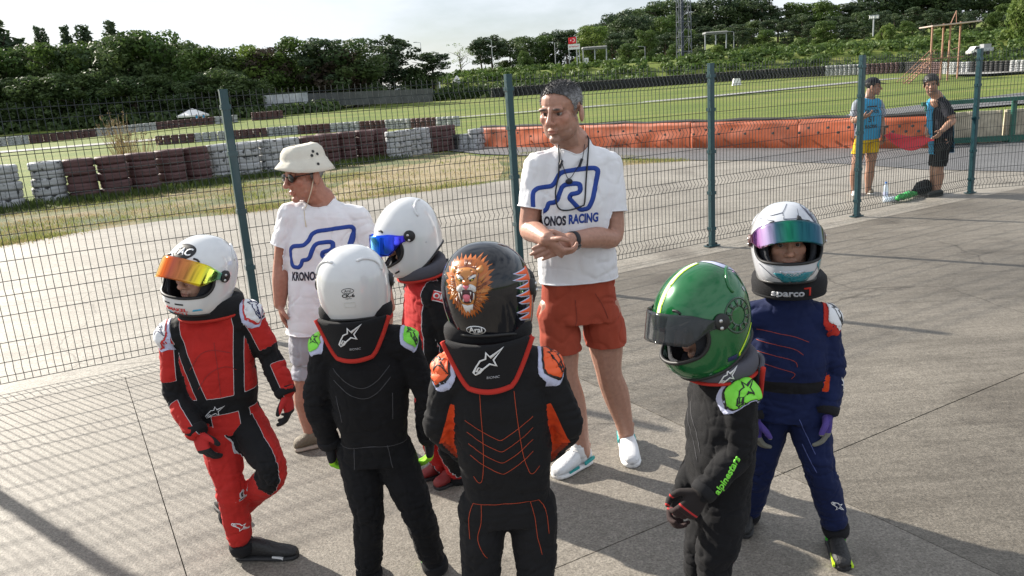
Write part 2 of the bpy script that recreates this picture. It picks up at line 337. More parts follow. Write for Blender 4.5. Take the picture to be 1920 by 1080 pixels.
# ---- orange crash barrier
mOr = mat('orange_cover', (.34, .062, .012), .65, var=.38, vscale=.9, bump=.4, bscale=5)
mTop = mat('barrier_rubber', (.02, .02, .02), .8)
oline = [gnd(x, y) for x, y in ((905, 275), (1100, 276), (1300, 277), (1500, 277), (1650, 278), (1745, 277))]
def resample(pts, step):
    out = [pts[0].copy()]; acc = 0
    for a, b in zip(pts[:-1], pts[1:]):
        Ln = (b - a).length; n = max(1, round(Ln / step))
        out += [a.lerp(b, (i + 1) / n) for i in range(n)]
    return out
ob = empty('orange_barrier', oline[3], 0, 'long crash barrier wrapped in crumpled orange sheeting along the track', 'barrier')
seg = resample(oline, 5.0); bhm = MB().lathe([(0, .012), (.03, .01), (.035, -.03)], 8).mesh('bolt_head', mBolt)
for i in range(len(seg) - 1):
    d = (seg[i + 1] - seg[i]).normalized()
    crumpled('cover_sheet', seg[i] + d * .01, seg[i + 1] + d * .015, (.71, .72)[i % 2], mOr, 40 + i, .075, .2, 64, ob, oline[3], 1.5)
    nb = Vector((d.y, -d.x, 0))
    for k in range(8):
        c = seg[i].lerp(seg[i + 1], (k + .5) / 8) + nb * .285 - oline[3]; q = Vector((nb.x, nb.y, 0)).to_track_quat('Z', 'Y').to_matrix()
        bo = link('bolt_head', bhm, ob, c + Vector((0, 0, .4 + .12 * (k % 2)))); bo.rotation_euler = q.to_euler()
mb = MB(); mb.tube([p - oline[3] + Vector((0, .12, .72 + .025 * math.sin(i * 2.3))) for i, p in enumerate(resample(oline, .8))], .07, 6); mb.obj('top_edge', mTop, ob)
# ================================================================ TYRE STACKS
mTW = mat('tyre_white_paint', (.4, .41, .42), .7, col2=(.02, .02, .02), vscale=6.5, bump=.5, bscale=30)
r_ = [x for x in mTW.node_tree.nodes if x.type == 'VALTORGB'][0].color_ramp.elements; r_[0].position = .54; r_[1].position = .62
mTR = mat('tyre_red_paint', (.075, .035, .035), .7, col2=(.115, .056, .056), vscale=4, bump=.5, bscale=30)
mTK = mat('tyre_rubber', (.025, .025, .026), .8, var=.3, vscale=8)
def tyre_mesh(m, nm):
    mb = MB(); R = .305; H = .095
    prof = [(.18, -H * .8), (.24, -H), (R - .035, -H), (R - .008, -H * .75), (R, -H * .4), (R - .006, -.01), (R - .006, .01), (R, H * .4), (R - .008, H * .75), (R - .035, H), (.24, H), (.18, H * .8), (.165, 0), (.18, -H * .8)]
    return MB.lathe(mb, prof, 22).mesh(nm, m, True)
TM = {'white': tyre_mesh(mTW, 'tyre_white'), 'red': tyre_mesh(mTR, 'tyre_red'), 'black': tyre_mesh(mTK, 'tyre_black')}
rt = random.Random(5)
def stack(p, n, col, label, group, s=1., w=None):
    o = empty('tyre_stack', p, rt.uniform(0, 6), label, 'tyre stack', group)
    for k in range(n):
        t = link('tyre', TM[col], o, (rt.uniform(-.026, .026), rt.uniform(-.026, .026), (.095 + k * .186) * s)); t.rotation_euler = (rt.uniform(-.035, .035), rt.uniform(-.035, .035), rt.uniform(0, 6)); t.scale = (w or s, w or s, s)
    return o
near = [(-68, 400, 'white'), (0, 390, 'white'), (88, 380, 'white'), (150, 374, 'red'), (210, 367, 'red'), (265, 359, 'red'), (318, 350, 'red'), (365, 343, 'red'), (408, 336, 'white'), (462, 331, 'white'), (507, 325, 'white'), (542, 320, 'white'), (585, 315, 'red'), (617, 308, 'red'), (651, 304, 'red'), (685, 300, 'red'), (711, 296, 'red')]
gw = [(gnd(*near[min(i + 1, len(near) - 1)][:2]) - gnd(*near[max(i - 1, 0)][:2])).length / (2 if 0 < i < len(near) - 1 else 1) for i in range(len(near))]; gw[0] = gw[1] = .95
ORD = 'first second third fourth fifth sixth seventh eighth ninth tenth eleventh twelfth'.split(); cnt = {}; near.sort()
for i, (x, y, c) in enumerate(near):
    cnt[c] = cnt.get(c, -1) + 1; stack(gnd(x, y) + Vector((0, .3, -.02)), 5, c, {'white': '%s white painted tyre stack from the left in the near barrier row', 'red': '%s dark red painted tyre stack from the left in the near barrier row'}[c] % ORD[cnt[c]], 'tyre stacks of the near barrier row', 1.1, min(1.32, max(.98, gw[i] / .61)))
for i, (x, y, c) in enumerate([(741, 298, 'white'), (757, 295, 'white'), (777, 291, 'white'), (793, 288, 'white'), (813, 285, 'red'), (829, 283, 'red'), (842, 281, 'red')]):
    stack(gnd(x, y) + Vector((0, .3, -.02)), 5, c, {'white': 'scuffed white tyre stack standing in the short block past the gap', 'red': 'dark red tyre stack at the end of the short block past the gap'}[c], 'tyre stacks of the short block')
for dx, n, c in ((0, 4, 'white'), (-.75, 3, 'black'), (-.4, 3, 'white')):
    stack(gnd(895, 279) + Vector((dx, .3 - dx * .8, -.02)), n, c, 'lone %s tyre stack beside the end of the orange barrier' % c if dx == 0 else '%s tyre stack half hidden behind the lone white stack' % c, None)
def run(pix, step, pattern, label, group, n, zf=1., rev=0):
    pts = resample([Vector((p[0], p[1], 0)) for p in pix], step)
    for i, p in enumerate(pts):
        c = pattern[(i // 5) % len(pattern)]; wv = step / .61
        stack(Vector((p.x, p.y, hz(p.x, p.y) - .02)), n, c, label % {'white': 'white', 'red': 'dark red', 'black': 'black'}[c], group, zf, wv)
run([(-26.8, 62.5), (-21.8, 64), (-18.6, 66.2), (-12, 65), (-7.4, 61.6), (-3.2, 58)], .56, ['red', 'white', 'red', 'white'], 'small %s tyre stack in the middle row across the meadow', 'tyre stacks of the middle row', 4, .98)
run([(-60, 95), (-55, 100), (-50, 106), (-44.5, 112), (-38, 115)], .78, ['white', 'red', 'red', 'white'], 'distant %s tyre stack in the far left row beyond the pale track', 'tyre stacks of the far left row', 5, 1.12)
run([(-35.5, 116), (-32, 117)], .8, ['red'], 'distant %s tyre stack in the short row right of the parasol', 'tyre stacks right of the parasol', 5, 1.25)
# ================================================================ VEGETATION
def leaf_mat(name, c1, c2, tr=.3):
    m = bpy.data.materials.new(name); m.use_nodes = True; n = m.node_tree; k = n.links.new; b = n.nodes['Principled BSDF']; o = n.nodes['Material Output']
    a = n.nodes.new('ShaderNodeAttribute'); a.attribute_name = 'tint'; r = n.nodes.new('ShaderNodeValToRGB')
    r.color_ramp.elements[0].color = (*c1, 1); r.color_ramp.elements[1].color = (*c2, 1); k(a.outputs['Fac'], r.inputs['Fac']); k(r.outputs['Color'], b.inputs['Base Color'])
    b.inputs['Roughness'].default_value = .6; b.inputs['Specular IOR Level'].default_value = .25
    t = n.nodes.new('ShaderNodeBsdfTranslucent'); k(r.outputs['Color'], t.inputs['Color']); x = n.nodes.new('ShaderNodeMixShader'); x.inputs['Fac'].default_value = tr
    k(b.outputs['BSDF'], x.inputs[1]); k(t.outputs['BSDF'], x.inputs[2]); k(x.outputs['Shader'], o.inputs['Surface']); return m
mLf = [leaf_mat('leaf_dark', (.045, .078, .03), (.12, .165, .055), .3), leaf_mat('leaf_mid', (.05, .095, .022), (.13, .185, .042), .3), leaf_mat('leaf_pale', (.09, .15, .03), (.22, .28, .07), .38),
       leaf_mat('needle', (.034, .06, .032), (.09, .125, .05)), leaf_mat('leaf_brown', (.05, .04, .03), (.1, .075, .05))]
mBk = mat('bark', (.075, .055, .04), .9, var=.3, vscale=6)
def leaf_cloud(clumps, per, size, seed, squash=.8, jit=.35):
    r = np.random.default_rng(seed); V = []; T = []
    for (c, rr) in clumps:
        n = int(per * rr * rr) + 8; d = r.normal(size=(n, 3)); d /= np.linalg.norm(d, axis=1)[:, None]
        rad_ = rr * (1 - jit * r.random(n) ** 1.5); p = np.array(c) + d * rad_[:, None] * np.array([1, 1, squash])
        nrm = d + r.normal(size=(n, 3)) * .55; nrm /= np.linalg.norm(nrm, axis=1)[:, None]
        a = np.cross(nrm, r.normal(size=(n, 3))); a /= np.linalg.norm(a, axis=1)[:, None]; b = np.cross(nrm, a)
        s = (size * (.6 + .8 * r.random(n)))[:, None]; a = a * s; b = b * s * .62
        V.append(np.stack([p - a, p + b * .9, p + a, p - b * .9], 1)); tt = np.clip(.35 + .35 * d[:, 2] * 0 + r.normal() * .2 + r.normal(size=n) * .16, 0, 1); T.append(np.repeat(tt, 4))
    return np.concatenate(V).reshape(-1, 3), np.concatenate(T)
def leaf_mesh(name, V, T, m):
    n = len(V) // 4; me = bpy.data.meshes.new(name); me.vertices.add(len(V)); me.vertices.foreach_set('co', V.ravel()); me.loops.add(len(V)); me.loops.foreach_set('vertex_index', np.arange(len(V)))
    me.polygons.add(n); me.polygons.foreach_set('loop_start', np.arange(n) * 4); me.polygons.foreach_set('loop_total', np.full(n, 4))
    at_ = me.attributes.new('tint', 'FLOAT', 'POINT'); at_.data.foreach_set('value', T.astype(np.float32)); me.materials.append(m); me.update(calc_edges=True); return me
def proto(kind, seed):
    r = random.Random(seed); cl = []
    if kind == 'broad':                              # unit tree: height 1, crown radius about .36
        for i in range(46):
            a = r.uniform(0, 6.28); h = r.uniform(.16, .92); e = math.sqrt(max(.03, 1 - ((h - .52) / .5) ** 2)); q = math.sqrt(r.random()) * .31 * e; cl.append(((q * math.cos(a), q * math.sin(a), h), r.uniform(.075, .15)))
        V, T = leaf_cloud(cl, 9500, .021, seed)
    elif kind == 'pine':
        for i in range(34):
            a = r.uniform(0, 6.28); h = .38 + .56 * r.random() ** .8; q = r.uniform(.05, .36) * (1.15 - h) ** .5 * 1.15; cl.append(((q * math.cos(a), q * math.sin(a), h), r.uniform(.06, .12)))
        V, T = leaf_cloud(cl, 11000, .02, seed, .6, .5)
    elif kind == 'cypress':
        for i in range(30):
            h = i / 30 * .9 + .07; w_ = .11 * (1 - h) ** .7 + .012
            for k in range(2): a = r.uniform(0, 6.28); cl.append(((w_ * .6 * math.cos(a), w_ * .6 * math.sin(a), h), w_ * r.uniform(.6, .95)))
        V, T = leaf_cloud(cl, 16000, .017, seed, 1.6, .4)
    elif kind == 'bush':
        for i in range(40):
            a = r.uniform(0, 6.28); h = r.uniform(.08, .85); q = math.sqrt(r.random()) * .62 * math.sqrt(max(.05, 1 - h * h)); cl.append(((q * math.cos(a), q * math.sin(a), h), r.uniform(.12, .24)))
        V, T = leaf_cloud(cl, 3800, .036, seed)
    elif kind == 'sparse':
        for i in range(40):
            a = r.uniform(0, 6.28); h = r.uniform(.35, .98); q = r.random() * .28; cl.append(((q * math.cos(a), q * math.sin(a), h), r.uniform(.03, .07)))
        V, T = leaf_cloud(cl, 5000, .012, seed)
    mb = MB()
    if kind != 'bush':
        top = .78 if kind != 'cypress' else .9
        mb.tube([(0, 0, -.03), (.006, 0, .2), (-.01, .008, .5), (.01, -.01, top)], [.024, .019, .013, .003], 7)
        for i in range(9):
            a = r.uniform(0, 6.28); h = r.uniform(.25, .7); q = .25 if kind != 'cypress' else .05
            mb.tube([(0, 0, h), (q * .45 * math.cos(a), q * .45 * math.sin(a), h + .1), (q * math.cos(a), q * math.sin(a), h + .17)], [.009, .006, .002], 5)
    else:
        for i in range(8):
            a = r.uniform(0, 6.28); mb.tube([(0, 0, -.03), (.2 * math.cos(a), .2 * math.sin(a), .3), (.4 * math.cos(a), .4 * math.sin(a), .6)], [.03, .018, .005], 5)
    return (V, T), mb.mesh('trunk', mBk, True)
PR = {}
def tree_mesh(kind, v, mi):
    if (kind, v) not in PR: PR[kind, v] = proto(kind, 31 * v + len(kind) * 7)
    if (kind, v, mi) not in PR: PR[kind, v, mi] = leaf_mesh('crown', *PR[kind, v][0], mLf[mi])
    return PR[kind, v, mi], PR[kind, v][1]
rv = random.Random(11)
def tree(name, px, Y, top, kind, v, mi, label, group, wide=1., base=None, cat='tree'):
    wide *= 1.12
    X = at(px, 150, Y).x; z0 = hz(X, Y) - .2 if base is None else at(px, base, Y).z
    h = at(px, top, Y).z - z0; o = empty(name, (X, Y, z0), rv.uniform(0, 6.28), label, cat, group); o.scale = (h * wide, h * wide, h)
    cr, tr = tree_mesh(kind, v, mi); link('crown', cr, o); link('trunk' if kind != 'bush' else 'stems', tr, o); return o
# the wood on the left
tops = [(-60, 92), (5, 84), (55, 86), (105, 80), (150, 82), (200, 78), (245, 62), (285, 54), (330, 74), (375, 86), (415, 92), (455, 105)]
for i, (x, t) in enumerate(tops):
    tree('broadleaf_tree', x, 136 + 3 * (i % 3), t, 'broad', i % 3, i % 2, 'dark leafy broadleaf tree in the front of the wood on the left', 'broadleaf trees of the left wood', 1.05)
for i, x in enumerate(range(-30, 480, 46)):
    tree('broadleaf_tree', x + rv.uniform(-12, 12), 130 + 2 * (i % 2), rv.uniform(128, 150), 'broad', (i + 1) % 3, 0, 'low dark tree at the shaded foot of the left wood', 'low trees at the foot of the left wood', 1.5)
for i, x in enumerate(range(-50, 700, 30)):
    tree('broadleaf_tree', x + rv.uniform(-8, 8), 152 + 4 * (i % 3), np.interp(x, [-50, 100, 250, 300, 380, 460, 520, 600, 700], [100, 92, 76, 76, 98, 118, 110, 92, 105]) + rv.uniform(-4, 8), 'broad', i % 3, (i // 2) % 2, 'leafy tree filling the back of the wood on the left', 'back trees of the left wood', 1.25)
for i, (x, t, wd, k, lb) in enumerate([(14, 26, 1.7, 'cypress', 'ragged dark conifer above the far left of the wood'), (42, 62, 2.2, 'cypress', 'small spreading conifer beside the ragged conifer at far left'), (88, 41, .75, 'cypress', 'left of the paired narrow cypresses above the wood'), (99, 45, .7, 'cypress', 'right of the paired narrow cypresses above the wood'), (138, 40, 1.1, 'cypress', 'single dark cypress between the pair and the twin-topped one'), (170, 39, 1.5, 'cypress', 'broad twin-topped cypress above the middle of the wood'), (225, 30, 1.3, 'cypress', 'tallest dark cypress rising above the highest part of the wood')]):
    tree('cypress_tree', x, 172, t, k, i % 2, 3, lb, None, wd)
for i, (x, t, mi, k, wd, lb) in enumerate([(478, 82, 2, 'broad', 1.1, 'light green tree at the dip of the treeline'), (505, 88, 4, 'broad', 1.1, 'brownish tree beside the light green tree at the treeline dip'), (548, 70, 1, 'broad', 1.1, 'rounded green tree right of the treeline dip'), (605, 66, 3, 'pine', 1.2, 'dark pine with a pointed top behind the brown tree'), (632, 95, 4, 'broad', 1.5, 'brown half bare tree with dense twigs near the wall'), (665, 72, 0, 'broad', 1.3, 'dark broad tree left of the big pine'), (525, 128, 1, 'bush', .8, 'sunlit rounded shrub tree in front of the shaded wood'), (738, 63, 3, 'pine', 1.35, 'big dark spreading pine at the right end of the wood'), (715, 100, 3, 'broad', 1.4, 'dark low tree under the big pine'), (775, 120, 0, 'bush', 1.0, 'dark shrub right of the big pine'), (812, 97, 3, 'pine', 1.9, 'isolated flat topped pine against the white sky')]):
    tree('pine_tree' if k == 'pine' else 'leafy_tree', x, 142 if x < 700 else 150 + i, t, k, i % 2, mi, lb, None, wd)
tree('sapling_tree', 866, 190, 80, 'sparse', 0, 2, 'pale thin almost bare tree against the sky', None, 1.2)
# middle knoll and the wooded hill on the right
mid = [(905, 72, 3, 'pine', 1.2), (925, 64, 3, 'pine', 1.3), (958, 70, 0, 'broad', 1.1), (990, 67, 0, 'broad', 1.1), (1020, 66, 1, 'broad', 1.1), (1040, 58, 3, 'broad', 1.1), (1065, 55, 3, 'pine', 1.2), (1090, 60, 0, 'broad', 1.1)]
for i, (x, t, mi, k, wd) in enumerate(mid): tree('broadleaf_tree' if k == 'broad' else 'pine_tree', x, 205 + 4 * (i % 3), t, k, i % 3, mi, 'dark tree of the row on the knoll behind the flag', 'trees on the knoll', wd)
tree('leafy_tree', 1112, 186, 48, 'broad', 1, 2, 'bright yellow green tree just right of the flag', None, 1.15)
tree('leafy_tree', 1212, 184, 55, 'broad', 2, 1, 'slender mid green tree left of the lattice tower', None, .9)
tree('leafy_tree', 985, 176, 92, 'bush', 1, 1, 'round glossy bush tree on the bank in front of the knoll', None, .55, None)
hill = []
for row, (Y, x0, x1, stp, tt) in enumerate([(300, 1130, 2050, 30, lambda x: float(np.interp(x, [1090, 1130, 1180, 1260, 1290, 1330, 1400, 1450, 1560, 1700], [58, 42, 6, -8, 10, 2, -8, 14, 0, -30]))), (262, 1120, 2050, 32, lambda x: 30 if x < 1300 else 42 - (x - 1300) * .05), (226, 1150, 2050, 36, lambda x: 62 if x < 1500 else 46), (200, 1180, 2050, 44, lambda x: 88 if x < 1560 else 72)]):
    x = x0
    while x < x1:
        k = rv.choice(['broad', 'broad', 'broad', 'pine', 'pine'] if row < 3 else ['bush', 'broad', 'broad'])
        hill.append((x, Y + rv.uniform(-9, 9), tt(x) + rv.uniform(-9, 12), k, rv.choice([0, 1, 3, 3, 0] if row < 2 else [0, 1, 1, 3, 2]), row)); x += stp * rv.uniform(.75, 1.2)
for i, (x, Y, t, k, mi, row) in enumerate(hill):
    if k == 'pine': mi = 3
    tree({'broad': 'broadleaf_tree', 'pine': 'pine_tree', 'bush': 'shrub'}[k], x, Y, t, k, i % 3 if k != 'bush' else i % 2, mi, ['%s along the skyline of the wooded hill', '%s high on the slope of the wooded hill', '%s half way up the wooded hill', '%s low on the slope of the wooded hill'][row] % {'broad': 'leafy tree', 'pine': 'dark pine', 'bush': 'rounded shrub'}[k], 'trees and shrubs of the wooded hill', {'broad': 1.25, 'pine': 1.35, 'bush': .8}[k], None, 'tree' if k != 'bush' else 'shrub')
for i, (x, t, Y, mi, wd, lb) in enumerate([(1345, 84, 176, 2, .75, 'yellow green shrub right of the lattice tower'), (1440, 78, 180, 1, .8, 'big rounded shrub left of the pale bush on the slope'), (1500, 70, 184, 1, .9, 'broad leafy shrub in the middle of the slope'), (1560, 72, 182, 2, .7, 'pale round bush low on the slope'), (1240, 100, 172, 1, .8, 'rounded bush left of the tower foot'), (1660, 42, 190, 2, .6, 'bright green bush in front of the dark slope'), (1905, -10, 165, 2, .6, 'tall bright green tree at the right edge'), (1625, 78, 176, 1, .9, 'rounded shrub behind the head of the capped marshal')]):
    tree('shrub', x, Y, t, 'bush', i % 2, mi, lb, None, wd, None, 'shrub')
# undergrowth over the bank (uncountable)
r = np.random.default_rng(3); cl = []
for i in range(2600):
    q = r.uniform(-.13, .82); Y = r.uniform(147, 200) if i < 1500 else r.uniform(200, 300); x = q * Y; cl.append(((x, Y, hz(x, Y) + .3), r.uniform(.7, 1.7)))
V, T = leaf_cloud(cl, 22, .42, 5, .7); tag(link('undergrowth', leaf_mesh('undergrowth', V, T, mLf[1])), 'tangled green undergrowth covering the bank', 'undergrowth', None, 'stuff')
cl = []
for i in range(420):
    q = r.uniform(-.75, -.2); Y = r.uniform(126, 134); x = q * Y; cl.append(((x, Y, hz(x, Y) + .4), r.uniform(.8, 2.)))
V, T = leaf_cloud(cl, 20, .45, 6, .8); tag(link('wood_undergrowth', leaf_mesh('wood_undergrowth', V, T, mLf[0])), 'dark undergrowth at the foot of the wood', 'undergrowth', None, 'stuff')
# clipped hedge
he = empty('hedge', (-8, 146, hz(-8, 146)), 0, 'long dark hedge running below the car park and the bank', 'hedge')
cl = [((x + 0., rv.uniform(-.6, .6), rv.uniform(.3, 1.7)), rv.uniform(.7, 1.1)) for x in np.arange(-10, 27, .3)]
V, T = leaf_cloud(cl, 40, .3, 8); link('foliage', leaf_mesh('foliage', V, T, mLf[0]), he)
# ---- verge grass near the tyre row (uncountable)
def blades(name, spots, m, label, seed, h=(.08, .22), nb=9, spread=.12, wid=.006):
    r = np.random.default_rng(seed); V = []; T = []
    for (x, y, z) in spots:
        n = nb; a = r.uniform(0, 6.28, n); o = r.normal(size=(n, 2)) * spread; hh = r.uniform(*h, n); ln = r.uniform(.05, .5, n) * hh; b = r.uniform(0, 6.28, n)
        p0 = np.stack([x + o[:, 0], y + o[:, 1], np.full(n, z)], 1); w_ = np.stack([np.cos(a) * wid, np.sin(a) * wid, np.zeros(n)], 1); tip = p0 + np.stack([np.cos(b) * ln, np.sin(b) * ln, hh], 1); md = p0 * .5 + tip * .5 + np.stack([-np.cos(b) * ln * .2, -np.sin(b) * ln * .2, hh * .08], 1)
        V.append(np.stack([p0 - w_, p0 + w_, md + w_ * .8, tip], 1)); T.append(np.repeat(np.clip(r.normal(.5, .25, n), 0, 1), 4))
    return tag(link(name, leaf_mesh(name, np.concatenate(V).reshape(-1, 3), np.concatenate(T), m)), label, 'grass', None, 'stuff')
mDry = leaf_mat('straw', (.3, .23, .11), (.55, .44, .24), .25); mGn = leaf_mat('blade', (.12, .16, .035), (.34, .34, .12), .35)
edge = [Vector((p[0], p[1], 0)) for p in [gnd(x, y) for x, y in ((-200, 505), (0, 462), (150, 435), (300, 414), (450, 399), (517, 391), (700, 372), (786, 360), (940, 339), (1180, 309), (1290, 301))]]
def between(n, e0, e1, seed):
    q = random.Random(seed); out = []
    for i in range(n):
        k = q.random() * (len(edge) - 1); a = edge[int(k)].lerp(edge[int(k) + 1], k % 1); d = q.uniform(e0, e1) ** 1
        if noise.noise((a.x * .55 + d * .3, a.y * .55 + d * .8, seed % 3)) * (1 if seed % 3 == 1 else -1) < -.02: continue
        out.append((a.x - .35 * d + q.uniform(-.1, .1), a.y + .93 * d, -.03))
    return out
blades('verge_grass', between(1900, 0.05, 7, 1) + between(900, -.05, .8, 4), mGn, 'green grass tufts on the verge beyond the yard', 1, (.03, .1), 10, .12, .007)
blades('dry_straw', between(3800, .1, 7, 2) + between(1500, -.12, .9, 7), mDry, 'dry yellow straw lying on the verge', 2, (.015, .07), 10, .16, .007)
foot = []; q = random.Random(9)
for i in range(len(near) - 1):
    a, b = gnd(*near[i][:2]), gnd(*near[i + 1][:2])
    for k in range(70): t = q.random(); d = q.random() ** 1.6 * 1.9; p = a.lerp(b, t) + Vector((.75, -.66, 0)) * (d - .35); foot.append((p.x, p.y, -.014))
blades('foot_grass', foot, leaf_mat('blade_dark', (.035, .06, .014), (.1, .14, .035), .3), 'taller darker green grass along the foot of the near tyres', 12, (.08, .2), 9, .14, .009)  # strip of taller, darker blades along the near tyre row
for nm, p, n, lb in (('reed_tuft', gnd(215, 352) + Vector((0, 1.2, 0)), 84, 'tall dry grass tuft with dark seed heads behind the tyres'), ('reed_tuft', gnd(245, 350) + Vector((0, 1.0, 0)), 40, 'shorter pale dry grass tuft beside the tall one')):
    o = empty(nm, (p.x, p.y, -.03), 0, lb, 'plant'); q = random.Random(n); mb = MB(); hd = []
    for i in range(n):
        a = q.uniform(0, 6.28); ln = q.uniform(.1, .55); hh = q.uniform(1.2, 2.15 if n > 80 else 1.6); b0 = Vector((q.gauss(0, .07), q.gauss(0, .07), 0)); tp = b0 + Vector((math.cos(a) * ln - .25 * (n > 80), math.sin(a) * ln, hh))
        mb.tube([b0, b0.lerp(tp, .55) + Vector((0, 0, .08)), tp], [.009, .008, .003], 3, cap=False)
        if i % 3 == 0: hd.append((tp, .055))
    mb.obj('stalks', mat('stalk', (.42, .31, .15), .8), o)
    V, T = leaf_cloud([(tuple(c), s) for c, s in hd], 5200, .022, 3, 1.8); tag(link('seed_heads', leaf_mesh('seed_heads', V, T, leaf_mat('seed_head', (.06, .045, .035), (.3, .22, .13))), o), kind='stuff')
# ================================================================ FAR STRUCTURES
mSt = mat('galvanised', (.38, .4, .42), .5, .3, var=.2, vscale=2); mWh = mat('white_paint', (.8, .8, .78), .5, var=.06, vscale=3); mGy = mat('grey_paint', (.3, .31, .32), .6, var=.15)
mRu = mat('rust_paint', (.28, .13, .08), .7, col2=(.38, .22, .15), vscale=5)
def post(o, a, b, w_, m, name='post'): return MB().bar(a, b, w_).obj(name, m, o)
# lattice tower
b0 = at(1283, 124, 172); tw = empty('lattice_tower', b0, 0, 'tall steel lattice mast rising out of the picture', 'tower')
H_ = 34; W0 = 1.35; mTw = mat('tower_steel', (.15, .16, .185), .5, .3)
for sx in (-1, 1):
    for sy in (-1, 1): post(tw, (sx * W0, sy * W0, 0), (sx * W0 * .72, sy * W0 * .72, H_), .11, mTw, 'leg')
for lv in range(12):
    z0, z1 = lv * 3, lv * 3 + 3; w0 = W0 * (1 - .28 * z0 / H_); w1 = W0 * (1 - .28 * z1 / H_); mb = MB()
    for s in (-1, 1):
        mb.bar((-w0, s * w0, z0), (w1, s * w1, z1), .07); mb.bar((s * w0, -w0, z0), (s * w1, w1, z1), .07); mb.bar((-w1, s * w1, z1), (w1, s * w1, z1), .07); mb.bar((s * w1, -w1, z1), (s * w1, w1, z1), .07)
    tag(mb.obj('bracing', mTw, tw), kind='stuff')
post(tw, (-.3, 0, 0), (-.3, 0, H_), .55, mat('cable_run', (.03, .04, .06), .6), 'cable_run')
# flags, hoarding and pergola
b0 = at(1083, 124, 176); fl = empty('flag_pole', b0, 0, 'pole with a red crescent and star flag above the hoarding', 'flag'); px_m = 176 / FPX
post(fl, (0, 0, 0), (0, 0, 52 * px_m), .14, mSt, 'pole')
mb = MB(); vs = []; n_ = 12
for i in range(n_ + 1):
    for j in range(5): vs.append((-i / n_ * 1.75, .12 * math.sin(i * .9) * i / n_, 51 * px_m - j / 4 * 1.35 - .12 * i / n_))
fs = [(i * 5 + j, (i + 1) * 5 + j, (i + 1) * 5 + j + 1, i * 5 + j + 1) for i in range(n_) for j in range(4)]
me = mesh('flag_cloth', vs, fs, mat('flag_red', (.65, .02, .03), .7), True); fc = link('flag_cloth', me, fl); so_ = fc.modifiers.new('t', 'SOLIDIFY'); so_.thickness = .02
mb = MB(); cz = 51 * px_m - .72
cr = [(math.cos(a) * .36, math.sin(a) * .36) for a in np.linspace(.75, 2 * math.pi - .75, 22)] + [(.08 + math.cos(a) * .29, math.sin(a) * .29) for a in np.linspace(2 * math.pi - .95, .95, 22)]
nn_ = len(cr) // 2
for i in range(nn_ - 1): mb.add([(-.72 - cr[i][0], -.2, cz + cr[i][1]), (-.72 - cr[i + 1][0], -.2, cz + cr[i + 1][1]), (-.72 - cr[-2 - i][0], -.2, cz + cr[-2 - i][1]), (-.72 - cr[-1 - i][0], -.2, cz + cr[-1 - i][1])], [(0, 1, 2, 3)])
st_ = [((.22 if i % 2 == 0 else .09) * math.cos(i * math.pi / 5), (.22 if i % 2 == 0 else .09) * math.sin(i * math.pi / 5)) for i in range(10)]
mb.add([(-1.25 - a, -.2, cz + b) for a, b in st_], [tuple(range(10))]); mb.obj('crescent_and_star', mWh, fl)
b0 = at(1078, 124, 174); bi = empty('hoarding', b0, 0, 'white sign board on tall posts below the flag', 'sign')
for x in (-1.1, .5, 1.1): post(bi, (x, .1, 0), (x, .1, 4.4), .16, mSt)
MB().box((0, 0, 4.0), (1.25, .06, .55)).obj('board', mWh, bi)
mb = MB(); q = random.Random(2)
for x in np.arange(-1.0, 1.0, .16): mb.box((x, -.065, 4.05 + .04 * math.sin(x * 9)), (.05, .004, q.uniform(.07, .16)))
tag(mb.obj('lettering', mat('sign_red', (.5, .03, .04), .6), bi), kind='stuff')
b0 = at(1100, 121, 173); sg = empty('notice_board', b0, 0, 'small white notice board beside the pergola', 'sign'); MB().box((0, 0, .75), (.42, .05, .62)).obj('board', mWh, sg); MB().box((0, -.055, .8), (.2, .004, .28)).obj('notice', mGy, sg); post(sg, (-.3, 0, 0), (-.3, 0, .2), .06, mSt, 'leg'); post(sg, (.3, 0, 0), (.3, 0, .2), .06, mSt, 'leg')
def pergola(px, base, Y, wpx, hpx, label):
    b0 = at(px, base, Y); k = Y / FPX; o = empty('pergola', b0, 0, label, 'pergola'); W_ = wpx * k / 2; H2 = hpx * k
    for x in (-1, 0, 1): post(o, (x * W_, 0, 0), (x * W_, 0, H2), .22, mSt)
    MB().box((0, -.2, H2 + .1), (W_ * 1.05, .08, .12)).obj('beam', mGy, o); MB().box((0, 1.6, H2 + .1), (W_ * 1.05, .08, .12)).obj('beam', mGy, o)
    for i in range(18): MB().box((-W_ + i * W_ / 8.5, .7, H2 + .38), (.07, 1.5, .16)).obj('rafter', mGy, o)
pergola(1116, 120, 178, 42, 26, 'grey slatted pergola right of the flag'); pergola(1342, 92, 190, 38, 26, 'grey slatted pergola on the slope right of the tower')
def lamp(px, base, top, Y, label):
    b0 = at(px, base, Y); h = (base - top) * Y / FPX; o = empty('street_lamp', b0, 0, label, 'street lamp'); MB().tube([(0, 0, 0), (0, 0, h)], [.09, .05], 8).obj('pole', mSt, o); MB().bar((-.1, 0, h), (-.9, 0, h + .1), .08).obj('arm', mSt, o); MB().box((-1.1, 0, h + .12), (.35, .12, .06)).obj('lamp_head', mGy, o)
lamp(1042, 122, 83, 178, 'street lamp on the knoll left of the flag'); lamp(924, 118, 78, 180, 'street lamp in front of the dark pine'); lamp(793, 132, 84, 170, 'slim street lamp against the sky beside the isolated pine'); lamp(1376, 90, 62, 190, 'street lamp right of the slope pergola'); lamp(1210, 124, 90, 176, 'street lamp left of the lattice tower')
b0 = at(1637, 68, 205); o = empty('floodlight_mast', b0, 0, 'floodlight frame on a pole among the hill trees', 'floodlight'); k = 205 / FPX; post(o, (0, 0, 0), (0, 0, 36 * k), .25, mSt, 'pole')
